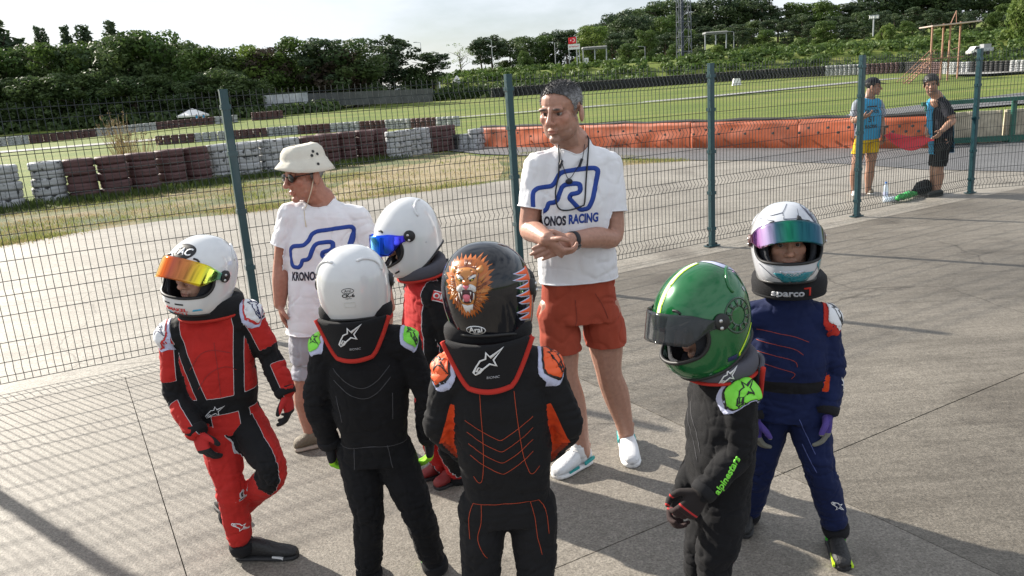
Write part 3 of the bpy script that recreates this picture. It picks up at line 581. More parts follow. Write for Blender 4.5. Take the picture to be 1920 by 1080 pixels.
for z in (30, 36): post(o, (-9 * k, 0, z * k), (9 * k, 0, z * k), .14, mSt, 'crossbar')
for x in (-7, -3.5, 0, 3.5, 7): MB().box((x * k, -.2, 33 * k), (.18, .1, .3)).obj('lamp', mWh, o)
# walls at the foot of the wood
def wall(name, p0, p1, y0, y1, Y, m, label):
    a = at(p0, y0, Y); b = at(p1, y1, Y - 3); o = empty(name, a, 0, label, 'wall'); d = b - a; Hh = 2.1
    n = 6
    for i in range(n):
        s = a.lerp(b, i / n) - a; e = a.lerp(b, (i + 1) / n) - a; dd = (e - s).normalized(); mb = MB(); mb.bar(s + dd * .01 + Vector((0, 0, Hh / 2)), e - dd * .01 + Vector((0, 0, Hh / 2)), .3, Hh); mb.obj('panel', m, o)
wall('white_wall', 497, 578, 204, 199, 130, mat('flaking_white', (.6, .62, .64), .8, col2=(.28, .3, .33), vscale=.9), 'flaking white wall at the foot of the wood')
wall('grey_wall', 579, 812, 200, 191, 132, mat('grey_block', (.085, .09, .09), .85, var=.3, vscale=.7), 'low grey wall below the parked cars')
# parked cars
def car(px, base, Y, col, label, rz=0):
    b0 = at(px, base, Y); o = empty('parked_car', b0, rz, label, 'car')
    prof = [(-2.1, .3), (-2.15, .75), (-1.75, .95), (-1.0, 1.42), (.6, 1.45), (1.25, 1.0), (2.0, .85), (2.1, .55), (2.08, .3)]
    mb = MB(); n = len(prof)
    for s in (-1, 1): mb.v += [(x, s * (.82 if z < 1 else .66), z) for x, z in prof]
    mb.f = [tuple(range(n)), tuple(range(n, 2 * n))[::-1]] + [(i, n + i, n + (i + 1) % n, (i + 1) % n) for i in range(n)]; mb.mi = [0] * len(mb.f)
    mb.obj('body', mat('car_paint_' + label.split()[0], col, .3, coat=.6), o)
    gl = mat('car_glass', (.02, .025, .03), .08)
    for s in (-1, 1): MB().add([(-.9, s * .8, 1.0), (1.0, s * .8, 1.0), (.5, s * .69, 1.36), (-.85, s * .69, 1.34)], [(0, 1, 2, 3)]).obj('side_window', gl, o)
    MB().add([(-1.72, -.62, .99), (-1.72, .62, .99), (-1.04, .55, 1.41), (-1.04, -.55, 1.41)], [(0, 1, 2, 3)]).obj('windscreen', gl, o)
    for x in (-1.35, 1.3):
        for s in (-1, 1): MB().lathe([(0, .1), (.32, .1), (.32, -.1), (0, -.1)], 14, (x, s * .78, .32), 0, Matrix.Rotation(math.pi / 2, 3, 'X')).obj('wheel', mTK, o)
car(754, 179, 156, (.7, .71, .72), 'white parked car above the grey wall', .2); car(797, 180, 158, (.09, .11, .16), 'dark blue parked car above the grey wall', .1)
b0 = at(858, 166, 160); o = empty('kiosk', b0, .3, 'tiny white pointed kiosk tent beside the hedge', 'tent'); MB().lathe([(1.1, 0), (1.0, 1.0), (1.15, 1.05), (.1, 2.5), (0, 2.52)], 4, (0, 0, 0)).obj('canvas', mWh, o); post(o, (-3.6, 0, 0), (-3.6, 0, 1.5), .3, mWh, 'side_panel')
# ---- rusty stair tower
b0 = at(1765, 156, 97); o = empty('stair_tower', b0, .05, 'rusty orange steel observation tower with an open stair', 'tower'); k = 97 / FPX
def U(px, py, y=0): p = at(px, py, 97 + y); return p - b0
for x, y, t in ((1748, 0, 48), (1772, 2.2, 44), (1783, 0, 44), (1805, 2.2, 40)):
    a = U(x, t, y); post(o, (a.x, y, -.4), a, .16, mRu, 'leg')
rf = MB(); a = U(1745, 50); c = U(1840, 41); rf.box(((a.x + c.x) / 2 , 1.1, (a.z + c.z) / 2 + .1), ((c.x - a.x) / 2, 1.4, .07), 0, Matrix.Rotation(-.04, 3, 'Y')); rf.obj('roof', mat('roof_sheet', (.5, .4, .36), .6), o)
a = U(1748, 110); c = U(1785, 110); MB().box(((a.x + c.x) / 2 + .6, 1.1, a.z), (2.0, 1.3, .06)).obj('platform', mRu, o)
for z in (1., .5): MB().bar((a.x, 0, a.z + z), (a.x + .6, 0, a.z + z), .06).obj('rail', mRu, o)
MB().bar((c.x, 0, c.z + 1.05), (U(1822, 78).x, 2.2, c.z + 1.35), .07).obj('rail', mRu, o)
t0 = Vector((a.x + .3, 0, a.z)); t1 = U(1690, 165); t1 = Vector((t1.x - .8, -1.2, -.5))
for y in (0, 1.1):
    MB().bar(t0 + Vector((0, y, 0)), t1 + Vector((0, y, 0)), .1).obj('stringer', mRu, o); MB().bar(t0 + Vector((0, y, 1)), t1 + Vector((0, y, 1)), .06).obj('handrail', mRu, o)
    for f_ in (.2, .5, .8): p = t0.lerp(t1, f_) + Vector((0, y, 0)); MB().bar(p, p + Vector((0, 0, 1)), .05).obj('baluster', mRu, o)
for i in range(13): p = t0.lerp(t1, (i + .5) / 13); MB().box(p + Vector((0, .55, 0)), (.16, .55, .03)).obj('tread', mRu, o)
MB().bar(U(1783, 44), U(1795, 20, 1), .08).obj('stay', mRu, o); MB().bar(U(1795, 20, 1), U(1795, 44, 1), .05).obj('stay', mRu, o)
MB().bar((U(1783, 110).x, 2, U(1783, 110).z), (U(1772, 150).x - .8, 0, -.3), .07).obj('brace', mRu, o)
# ---- white pick-up truck on the slope
b0 = at(1835, 104, 130); o = empty('pickup_truck', b0, .12, 'white flatbed truck parked on the slope behind the tower', 'truck')
pf = [(-2.6, .5), (-2.6, 1.1), (-2.1, 1.25), (-1.5, 2.0), (-.4, 2.05), (-.35, .5)]; n = len(pf); mb = MB()
for s in (-1, 1): mb.v += [(x, s * .9, z) for x, z in pf]
mb.f = [tuple(range(n)), tuple(range(n, 2 * n))[::-1]] + [(i, n + i, n + (i + 1) % n, (i + 1) % n) for i in range(n)]; mb.mi = [0] * len(mb.f); mb.obj('cab', mWh, o); o.scale = (.72, .72, .72)
MB().add([(-2.02, -.905, 1.3), (-1.45, -.905, 1.92), (-.6, -.905, 1.92), (-.6, -.905, 1.3)], [(0, 1, 2, 3)]).obj('side_window', mat('car_glass'), o); MB().box((1.3, 0, .9), (1.6, .9, .1)).obj('bed', mGy, o); MB().box((1.3, -.88, 1.3), (1.6, .03, .3)).obj('side_board', mSt, o); MB().box((1.5, 0, 1.7), (.9, .7, .7)).obj('load', mGy, o)
for x in (-1.7, 1.6):
    for s in (-1, 1): MB().lathe([(0, .12), (.42, .12), (.42, -.12), (0, -.12)], 14, (x, s * .82, .42), 0, Matrix.Rotation(math.pi / 2, 3, 'X')).obj('wheel', mTK, o)
# ---- white block on the meadow
b0 = at(1381, 174, 120); o = MB(); o.add([(-.62, -.4, 0), (.62, -.4, 0), (.62, .4, 0), (-.62, .4, 0), (-.45, -.25, 1), (.45, -.25, 1), (.45, .25, 1), (-.45, .25, 1)], [(3, 2, 1, 0), (4, 5, 6, 7), (0, 1, 5, 4), (1, 2, 6, 5), (2, 3, 7, 6), (3, 0, 4, 7)])
q = o.obj('concrete_block', mWh); q.location = (b0.x, b0.y, hz(b0.x, b0.y) + .02); tag(q, 'white tapered concrete block alone on the meadow', 'block')
# ---- far tyre wall along the meadow's back edge
tl = [at(x, y, Y) for x, y, Y in ((925, 176, 141), (1100, 170, 141), (1290, 160, 140), (1420, 152, 138), (1560, 144, 130), (1700, 138, 122), (1790, 136, 108), (1960, 128, 96))]
tl = [Vector((p.x, p.y, hz(p.x, p.y))) for p in tl]; tw_ = empty('tyre_wall', tl[0], 0, 'long dark tyre wall along the back edge of the meadow', 'tyre wall'); pts = resample(tl, .72)
cols = {0: mTK, 1: mTR, 2: mTW}
for i in range(0, len(pts), 8):
    mb = MB()
    for p in pts[i:i + 8]:
        for k_ in range(6): mb.lathe([(.3, -.14), (.37, -.1), (.37, .1), (.3, .14)], 8, p - tl[0] + Vector((0, 0, .13 + .27 * k_)))
    c = 0 if i < len(pts) * .5 else [0, 1, 2, 0, 2, 1][(i // 8) % 6]
    tag(mb.obj('stacked_tyres', cols[c], tw_, True), kind='stuff')
# ---- parasol with two people under it
b0 = at(366, 240, 122); b0.z = hz(b0.x, b0.y); o = empty('parasol', b0, 0, 'big white parasol beyond the far tyre row', 'parasol'); zt = at(366, 203, 122).z - b0.z; R_ = 29 * 122 / FPX
mb = MB(); mb.lathe([(.12, zt), (R_ * .45, zt - .42), (R_, zt - 1.0), (R_ * .98, zt - 1.25), (R_ * .95, zt - 1.0), (R_ * .4, zt - .5), (.1, zt - .1)], 10); mb.obj('canopy', mWh, o); MB().tube([(0, 0, 0), (0, 0, zt)], .06, 8).obj('pole', mSt, o)
for i in range(10): a = i * math.pi / 5; MB().bar((.1 * math.cos(a), .1 * math.sin(a), zt - .12), (R_ * .96 * math.cos(a), R_ * .96 * math.sin(a), zt - 1.02), .03).obj('rib', mSt, o)
# ================================================================ FIGURE TOOLKIT
def V3(*a): return Vector(a)
def ell(c, r, rot=None, n=16):
    c = Vector(c); vs = []; fs = []; m = n // 2
    for i in range(m + 1):
        th = math.pi * i / m
        for j in range(n):
            a = 2 * math.pi * j / n; p = Vector((r[0] * math.sin(th) * math.cos(a), r[1] * math.sin(th) * math.sin(a), r[2] * math.cos(th))); vs.append(c + (rot @ p if rot else p))
    for i in range(m):
        for j in range(n): fs.append((i * n + j, (i + 1) * n + j, (i + 1) * n + (j + 1) % n, i * n + (j + 1) % n))
    return vs, fs
def crom(pts, sub):
    P = [Vector(p) for p in pts]; out = []
    for i in range(len(P) - 1):
        p0 = P[max(i - 1, 0)]; p1 = P[i]; p2 = P[i + 1]; p3 = P[min(i + 2, len(P) - 1)]
        for k in range(sub):
            t = k / sub; out.append(.5 * ((2 * p1) + (p2 - p0) * t + (2 * p0 - 5 * p1 + 4 * p2 - p3) * t * t + (3 * p1 - p0 - 3 * p2 + p3) * t ** 3))
    return out + [P[-1]]
def limb(pts, rs, n=14, sub=5, smooth=True):
    P = crom(pts, sub) if smooth else [Vector(p) for p in pts]; m = len(P); k = len(rs) - 1; R = []
    for i in range(m):
        t = i / (m - 1) * k; a = min(int(t), k - 1); f = t - a; f = f * f * (3 - 2 * f); R.append(rs[a] * (1 - f) + rs[a + 1] * f)
    mb = MB(); mb.tube(P, R, n); mb.add(*ell(P[0], (R[0],) * 3, None, 12)); mb.add(*ell(P[-1], (R[-1],) * 3, None, 12)); return mb.v, mb.f
def loft(secs, n=28):                                # (centre, half width vector, half depth vector, exponent)
    vs = []; fs = []; m = len(secs)
    for c, a, b, e in secs:
        for k in range(n):
            t = 2 * math.pi * k / n; x = math.cos(t); y = math.sin(t); vs.append(c + a * (math.copysign(abs(x) ** (2 / e), x)) + b * (math.copysign(abs(y) ** (2 / e), y)))
    for i in range(m - 1):
        for k in range(n): fs.append((i * n + k, i * n + (k + 1) % n, (i + 1) * n + (k + 1) % n, (i + 1) * n + k))
    fs += [tuple(range(n))[::-1], tuple(range((m - 1) * n, m * n))]; return vs, fs
def remesh(parts, vox, sm=3):
    mb = MB()
    for p in parts: mb.add(*p)
    o = link('tmp', mb.mesh('tmp', None)); r = o.modifiers.new('r', 'REMESH'); r.mode = 'VOXEL'; r.voxel_size = vox; r.adaptivity = 0
    if sm: s = o.modifiers.new('s', 'SMOOTH'); s.factor = .5; s.iterations = sm
    dg = bpy.context.evaluated_depsgraph_get(); me = bpy.data.meshes.new_from_object(o.evaluated_get(dg)); old = o.data; bpy.data.objects.remove(o); bpy.data.meshes.remove(old)
    V = np.empty(len(me.vertices) * 3); me.vertices.foreach_get('co', V); F = [tuple(p.vertices) for p in me.polygons]; bpy.data.meshes.remove(me); return V.reshape(-1, 3), F
def vnormals(V, F):
    N = np.zeros_like(V); t = np.array([(f[0], f[i], f[i + 1]) for f in F for i in range(1, len(f) - 1)]); d = np.cross(V[t[:, 1]] - V[t[:, 0]], V[t[:, 2]] - V[t[:, 0]])
    for k in range(3): np.add.at(N, t[:, k], d)
    return N / np.maximum(1e-9, np.linalg.norm(N, axis=1))[:, None]
def clip(V, F, val, extra=None):                     # keep the part where val > 0, cut cleanly along val = 0
    V = list(map(tuple, V)); E_ = {}; out = []; ex = list(extra) if extra is not None else None; val = np.asarray(val)
    def cut(a, b):
        k = (a, b) if a < b else (b, a)
        if k not in E_:
            t = val[k[0]] / (val[k[0]] - val[k[1]]); p = tuple(V[k[0]][i] * (1 - t) + V[k[1]][i] * t for i in range(3)); E_[k] = len(V); V.append(p)
            if ex is not None: ex.append(ex[k[0]] * (1 - t) + ex[k[1]] * t)
        return E_[k]
    for f in F:
        s = [val[i] > 0 for i in f]
        if all(s): out.append(f); continue
        if not any(s): continue
        g = []; n = len(f)
        for i in range(n):
            a = f[i]; b = f[(i + 1) % n]
            if s[i]: g.append(a)
            if s[i] != s[(i + 1) % n]: g.append(cut(a, b))
        if len(g) >= 3: out.append(tuple(g))
    used = sorted({i for f in out for i in f}); mp_ = {u: i for i, u in enumerate(used)}
    r = (np.array([V[u] for u in used]), [tuple(mp_[i] for i in f) for f in out])
    return r + (np.array([ex[u] for u in used]),) if ex is not None else r
def loops(F):                                        # boundary loops
    c = {}
    for f in F:
        for i in range(len(f)):
            e = (f[i], f[(i + 1) % len(f)])
            if (e[1], e[0]) in c: del c[e[1], e[0]]
            else: c[e] = 1
    nx_ = {a: b for a, b in c}; out = []
    while nx_:
        a = next(iter(nx_)); l = [a]; b = nx_.pop(a)
        while b != a and b in nx_: l.append(b); b = nx_.pop(b)
        out.append(l)
    return out
def put(name, V, F, m, root, parent=None, attrs=None, smooth=True, solid=0., base=None):
    base = root.location if base is None else base
    me = mesh(name, [(v[0] - base[0], v[1] - base[1], v[2] - base[2]) for v in V], F, m, smooth)
    for k, a in (attrs or {}).items():
        a = np.asarray(a)
        if a.ndim == 1: q = me.attributes.new(k, 'FLOAT', 'POINT'); q.data.foreach_set('value', a.astype(np.float32))
        else: q = me.attributes.new(k, 'FLOAT_COLOR', 'POINT'); q.data.foreach_set('color', np.concatenate([a, np.ones((len(a), 1))], 1).astype(np.float32).ravel())
    o = link(name, me, parent or root)
    if solid: s = o.modifiers.new('thickness', 'SOLIDIFY'); s.thickness = solid; s.offset = -1
    return o
def bvh(V, F): return BVHTree.FromPolygons([tuple(v) for v in V], F)
# ---- flat artwork laid onto a surface
def poly2(pts): return [tuple(p) for p in pts], [tuple(range(len(pts)))]
def line2(pts, w, closed=False, sub=1):
    P = [Vector((p[0], p[1])) for p in pts]; n = len(P); vs = []; fs = []
    for i in range(n):
        a = P[i - 1] if (i > 0 or closed) else P[i]; b = P[(i + 1) % n] if (i < n - 1 or closed) else P[i]
        t = (b - a).normalized(); nrm = Vector((-t.y, t.x))
        if 0 < i < n - 1 or closed:
            d0 = (P[i] - P[i - 1]).normalized(); k = 1 / max(.5, abs(nrm.dot(Vector((-d0.y, d0.x)))))
        else: k = 1
        vs += [P[i] + nrm * w / 2 * k, P[i] - nrm * w / 2 * k]
    for i in range(n if closed else n - 1): j = (i + 1) % n; fs.append((2 * i, 2 * i + 1, 2 * j + 1, 2 * j))
    return [tuple(v) for v in vs], fs
def text2(txt, size, shear=0., bold=0., sx=1.):
    cu = bpy.data.curves.new('t', 'FONT'); cu.body = txt; cu.size = size; cu.align_x = 'CENTER'; cu.align_y = 'CENTER'; cu.shear = shear; cu.offset = bold; cu.resolution_u = 3
    o = link('t', cu); dg = bpy.context.evaluated_depsgraph_get(); me = bpy.data.meshes.new_from_object(o.evaluated_get(dg)); bpy.data.objects.remove(o); bpy.data.curves.remove(cu)
    r = [(v.co.x * sx, v.co.y) for v in me.vertices], [tuple(p.vertices) for p in me.polygons]; bpy.data.meshes.remove(me); return r
def xf(sh, dx=0, dy=0, s=1., rot=0, sx=1.):
    c, q = math.cos(rot), math.sin(rot); return [((x * sx * c - y * q) * s + dx, (x * sx * q + y * c) * s + dy) for x, y in sh[0]], sh[1]
def lay(name, shapes, frame, tree_, root, parent, maxlen=.009, off=.0012, reach=.25, base=None, gap=.0008):
    """shapes: list of (shape2d, material, layer). frame: origin, x axis, y axis (x cross y points away from the surface)."""
    O, X, Y = frame; X = Vector(X).normalized(); Nn = X.cross(Vector(Y)).normalized(); Y = Nn.cross(X); O = Vector(O); base = root.location if base is None else base
    mats = []; VV = []; FF = []; MI = []
    for sh, m, ly in shapes:
        if m not in mats: mats.append(m)
        b = bmesh.new(); vv = [b.verts.new((x, y, 0)) for x, y in sh[0]]
        for f in sh[1]:
            try: b.faces.new([vv[i] for i in f])
            except ValueError: pass
        bmesh.ops.triangulate(b, faces=b.faces[:])
        for _ in range(5):
            es = [e for e in b.edges if e.calc_length() > maxlen]
            if not es: break
            bmesh.ops.subdivide_edges(b, edges=es, cuts=1); bmesh.ops.triangulate(b, faces=[f for f in b.faces if len(f.verts) > 3])
        k = len(VV); ok = []; b.verts.index_update()
        for v in b.verts:
            p = O + X * v.co.x + Y * v.co.y; h = tree_.ray_cast(p + Nn * reach, -Nn, reach * 2)
            hn = h[1]
            if hn is not None and hn.dot(Nn) < 0: hn = -hn
            if hn is None or hn.dot(Nn) < .04: VV.append(p); ok.append(False)
            else: VV.append(h[0] + hn * (off + ly * gap)); ok.append(True)
        for f in b.faces:
            ix = [v.index for v in f.verts]
            if all(ok[i] for i in ix):
                q = [VV[k + i] for i in ix]
                if max((q[i] - q[i - 1]).length for i in range(3)) < maxlen * 6 + .02: FF.append(tuple(k + i for i in ix)); MI.append(mats.index(m))
        b.free()
    if not FF: return None
    us = sorted({i for f in FF for i in f}); mp_ = {u: i for i, u in enumerate(us)}
    me = mesh(name, [VV[u] - Vector(base) for u in us], [tuple(mp_[i] for i in f) for f in FF], mats, True, MI)
    # outward winding
    me.update(); o = link(name, me, parent or root); s = o.modifiers.new('thickness', 'SOLIDIFY'); s.thickness = .0003; s.offset = 0; return o
STAR = [(-.5, -.32), (-.36, -.12), (-.2, .06), (-.02, .1), (.04, .3), (.13, .12), (.56, .34), (.2, .02), (.24, -.2), (.06, -.09), (-.16, -.22), (-.3, -.34), (-.46, -.4)]
STAR_IN = [(-.4, -.3), (-.3, -.16), (-.2, -.2), (-.34, -.32)]
def star_shapes(s, m, w=.07, rot=0, dx=0, dy=0, ly=1, flip=1):
    o = [(xf(line2(STAR, w, True), dx, dy, s, rot, flip), m, ly), (xf(line2(STAR_IN, w * .7, True), dx, dy, s, rot, flip), m, ly)]
    return o
def blob(pts, n=6):                                  # smooth closed outline through points
    P = [Vector((p[0], p[1], 0)) for p in pts]; out = []; m = len(P)
    for i in range(m):
        p0, p1, p2, p3 = P[i - 1], P[i], P[(i + 1) % m], P[(i + 2) % m]
        for k in range(n):
            t = k / n; v = .5 * ((2 * p1) + (p2 - p0) * t + (2 * p0 - 5 * p1 + 4 * p2 - p3) * t * t + (3 * p1 - p0 - 3 * p2 + p3) * t ** 3); out.append((v.x, v.y))
    return out
# ---- hands
def hand(wr, d, pn, side, s=1., curl=(.35, .4, .3), fat=1., thumb=.6, spread=0.):
    d = Vector(d).normalized(); side = Vector(side); side = (side - d * side.dot(d)).normalized(); pn = Vector(pn); n = d.cross(side); n = n if n.dot(pn) > 0 else -n; wr = Vector(wr); pt = []
    pt.append(loft([(wr - d * .012 * s, side * .026 * s * fat, n * .02 * s * fat, 2.2), (wr + d * .02 * s, side * .033 * s, n * .018 * s * fat, 2.4), (wr + d * .055 * s, side * .041 * s, n * .016 * s * fat, 2.5), (wr + d * .088 * s, side * .04 * s, n * .0125 * s * fat, 2.5), (wr + d * .098 * s, side * .036 * s, n * .009 * s * fat, 2.2)], 20))
    for k, (o, ln, r) in enumerate(((-.03, .058, .0078), (-.0105, .075, .0088), (.0095, .082, .0092), (.029, .072, .0088))):
        p = wr + d * (.086 - .006 * abs(k - 1.7)) * s + side * o * s; a = 0.; pts = [p - d * .02 * s]; dd = (d + side * spread * (k - 1.5)).normalized()
        for j, fr in enumerate((.45, .32, .25)):
            a += curl[j] * (1 + .12 * (1.5 - k)); q = dd * math.cos(a) + n * math.sin(a); pts.append(p); p = p + q * ln * fr * s * 1.08
        pts.append(p); pt.append(limb(pts, [r * s * fat, r * s * fat, r * s * fat, r * s * fat * .92, r * s * fat * .8], 10, 3))
    p = wr + d * .022 * s + side * .028 * s; t1 = (d * .62 + side * .75 + n * thumb * .5).normalized(); t2 = (d * .9 + side * .3 + n * thumb * .7).normalized(); q = p + t1 * .042 * s; e = q + t2 * .034 * s
    pt.append(limb([p - t1 * .012 * s, p, q, q.lerp(e, .5), e], [.013 * s * fat, .0135 * s * fat, .0108 * s * fat, .0105 * s * fat, .0085 * s * fat], 10, 3)); return pt
# ---- heads
def frame3(f, u):
    f = Vector(f).normalized(); u = Vector(u); u = (u - f * u.dot(f)).normalized(); r = f.cross(u); return r, f, u
HEAD = [((0, -.012, .045), (.079, .094, .078)), ((0, .036, .042), (.062, .056, .062)), ((0, .034, -.03), (.067, .06, .075)), ((0, .026, -.07), (.067, .056, .044)), ((-.056, .012, -.05), (.017, .03, .036)), ((.056, .012, -.05), (.017, .03, .036)), ((0, .076, -.098), (.023, .019, .019))] + \
       [((s * .041, .06, -.018), (.025, .024, .026)) for s in (-1, 1)] + [((s * .028, .084, .022), (.029, .0145, .010)) for s in (-1, 1)] + [((s * .013, .101, -.034), (.0085, .010, .0085)) for s in (-1, 1)] + \
       [((-.031, .084, .0135), (.018, .0085, .0065)), ((.031, .084, .0135), (.018, .0085, .0065)), ((0, .114, -.03), (.0135, .013, .0115)), ((0, .0915, -.060), (.023, .0105, .0055)), ((0, .0905, -.0715), (.020, .0105, .007))]
def head_parts(c, f, u, s=1., neck=None, ears=True, nr=.056):
    r, f, u = frame3(f, u); M = Matrix((r, f, u)).transposed(); c = Vector(c); T = lambda p: c + M @ (Vector(p) * s); out = []
    for p, q in HEAD: out.append(ell(T(p), tuple(x * s for x in q), M))
    out.append(limb([T((0, .088, .026)), T((0, .103, -.008)), T((0, .114, -.028))], [.0085 * s, .0095 * s, .0125 * s], 10, 3))
    if ears:
        for sg in (-1, 1): out.append(ell(T((sg * .085, -.014, -.01)), (.0105 * s, .023 * s, .036 * s), M @ Matrix.Rotation(sg * -.35, 3, 'Z') @ Matrix.Rotation(.2, 3, 'X')))
    if neck is not None: out.append(limb([T((0, -.02, -.03)), T((0, -.028, -.1)), Vector(neck), Vector(neck) - Vector((0, 0, .08))], [.058 * s, nr * s, nr * s * 1.08, nr * s * 1.3], 16, 4))
    return out
def head_local(V, c, f, u, s):
    r, f, u = frame3(f, u); d = V - np.array(c); return np.stack([d @ np.array(r), d @ np.array(f), d @ np.array(u)], 1) / s
def sculpt_head(V, c, f, u, s):
    L_ = head_local(V, c, f, u, s); fv = np.array(frame3(f, u)[1]); uv = np.array(frame3(f, u)[2])
    g = lambda p, sx, sy, sz: np.exp(-((L_[:, 0] - p[0]) / sx) ** 2 - ((L_[:, 1] - p[1]) / sy) ** 2 - ((L_[:, 2] - p[2]) / sz) ** 2)
    dsp = np.zeros(len(V))
    for sg in (-1, 1):
        dsp -= .010 * g((sg * .031, .09, .004), .017, .03, .008); dsp += .003 * g((sg * .031, .088, -.008), .015, .02, .006); dsp -= .004 * g((sg * .02, .1, -.048), .008, .03, .012)
    dsp -= .0045 * g((0, .1, -.0655), .024, .03, .0035); dsp -= .004 * g((0, .1, -.083), .022, .03, .007)
    return V + fv * (dsp * s)[:, None]
def skin_tone(V, c, f, u, s, base, lip=(.42, .17, .13), brow=(.03, .022, .018), stub=None, seed=0, dark=None):
    L_ = head_local(V, c, f, u, s); col = np.tile(np.array(base), (len(V), 1)); front = (L_[:, 1] > .05) & (np.abs(L_[:, 0]) < .09) & (np.abs(L_[:, 2]) < .14)
    def mixin(w_, c2): nonlocal col; col = col * (1 - w_[:, None]) + np.array(c2) * w_[:, None]
    g = lambda x, z, sx, sz: np.exp(-((np.abs(L_[:, 0]) - x) / sx) ** 2 - ((L_[:, 2] - z) / sz) ** 2) * front
    mixin(.35 * g(.042, -.02, .03, .025), (base[0] * 1.05, base[1] * .72, base[2] * .68)); mixin(.3 * g(0, -.03, .016, .012), (base[0] * 1.05, base[1] * .72, base[2] * .68))
    if stub is not None:
        w_ = np.clip((-.035 - L_[:, 2]) / .03, 0, 1) * (np.abs(L_[:, 0]) < .09) * (L_[:, 2] > -.14) * (L_[:, 1] > -.01); mixin(.42 * w_, stub)
    mixin(np.clip(1.6 * g(0, -.0655, .021, .0085) - .35, 0, 1) * .9, lip); mixin(np.clip(2.2 * g(.030, .0225 , .019, .0052) - .45, 0, 1), brow)
    mixin(.55 * np.clip(g(.031, .008, .02, .010) * 1.3, 0, 1), tuple(x * .45 for x in base))
    return col
def skin_mat():
    m = bpy.data.materials.new('skin'); m.use_nodes = True; n = m.node_tree; b = n.nodes['Principled BSDF']; a = n.nodes.new('ShaderNodeAttribute'); a.attribute_name = 'tone'
    t = n.nodes.new('ShaderNodeTexCoord'); z = n.nodes.new('ShaderNodeTexNoise'); z.inputs['Scale'].default_value = 60; z.inputs['Detail'].default_value = 4; n.links.new(t.outputs['Object'], z.inputs['Vector'])
    r = n.nodes.new('ShaderNodeValToRGB'); r.color_ramp.elements[0].color = (.66, .6, .6, 1); r.color_ramp.elements[1].color = (1.25, 1.25, 1.25, 1); n.links.new(z.outputs['Fac'], r.inputs['Fac'])
    q = n.nodes.new('ShaderNodeMix'); q.data_type = 'RGBA'; q.blend_type = 'MULTIPLY'; q.inputs['Factor'].default_value = .8; n.links.new(a.outputs['Color'], q.inputs['A']); n.links.new(r.outputs['Color'], q.inputs['B'])
    n.links.new(q.outputs['Result'], b.inputs['Base Color']); b.inputs['Roughness'].default_value = .48; b.inputs['Subsurface Weight'].default_value = .12; b.inputs['Subsurface Radius'].default_value = (.012, .005, .003); b.inputs['Subsurface Scale'].default_value = 1.
    bp = n.nodes.new('ShaderNodeBump'); bp.inputs['Strength'].default_value = .3; bp.inputs['Distance'].default_value = .004; n.links.new(z.outputs['Fac'], bp.inputs['Height']); n.links.new(bp.outputs['Normal'], b.inputs['Normal']); return m
mSkin = skin_mat(); mEye = mat('eye_white', (.26, .23, .22), .25); mIris = mat('iris', (.025, .015, .01), .12)
def eyes(root, parent, c, f, u, s, look=(0, 1, 0)):
    r, f, u = frame3(f, u); M = Matrix((r, f, u)).transposed(); lk = (M @ Vector(look)).normalized()
    for sg in (-1, 1):
        p = Vector(c) + M @ (Vector((sg * .031, .0735, .004)) * s); V, F = ell(p, (.0112 * s,) * 3, None, 14); e = put('eye', V, F, mEye, root, parent)
        V, F = ell(p + lk * .0052 * s, (.0076 * s,) * 3, None, 12); put('iris', V, F, mIris, root, e)
# ---- clothing
def fabric(name, **k): return mat(name, bump=.25, bscale=900, rough=.85, spec=.2, sheen=.03, **k)
def crease(V, N, amp, f, seed, w=.11):                # sharp folds along the zero lines of a stretched noise
    d = np.array([noise.noise((v[0] * f[0] + seed, v[1] * f[1] + 3 * noise.noise((v[0] * 5, v[2] * 5, seed)), v[2] * f[2])) for v in V]); return V - N * (np.exp(-(d / w) ** 2) * amp)[:, None]
def wrinkle(V, N, amp, f=(9, 9, 16), seed=0, mask=None):
    d = np.array([noise.noise((v[0] * f[0] + seed, v[1] * f[1], v[2] * f[2])) + .55 * noise.noise((v[0] * f[0] * 2.3, v[1] * f[1] * 2.3 + seed, v[2] * f[2] * 2.1)) for v in V]); d = np.sign(d) * np.abs(d) ** .8
    return V + N * ((d * amp) * (mask if mask is not None else 1.))[:, None] if np.ndim(mask) else V + N * (d * amp)[:, None]
def seg_t(V, a, b):
    a = np.array(a); b = np.array(b); d = b - a; t = np.clip(((V - a) @ d) / (d @ d), 0, 1); return t, np.linalg.norm(V - (a + t[:, None] * d), axis=1)
LIMBS = [('armL', 'shL', 'elL'), ('foreL', 'elL', 'wrL'), ('armR', 'shR', 'elR'), ('foreR', 'elR', 'wrR'), ('thighL', 'hipL', 'knL'), ('shinL', 'knL', 'anL'), ('thighR', 'hipR', 'knR'), ('shinR', 'knR', 'anR')]
def regions(V, J, k=1.):
    D = [np.where(seg_t(V, J[a], J[b])[0] <= 0, seg_t(V, J[a], J[b])[1] * 1.15, seg_t(V, J[a], J[b])[1]) / {'a': .052, 'f': .046, 't': .082, 's': .06}[n[0]] for n, a, b in LIMBS]
    mid = Vector(J['shL']).lerp(Vector(J['shR']), .5); D.append(seg_t(V, J['pel'], mid)[1] / .125); return np.argmin(np.array(D), 0)   # 8 = torso
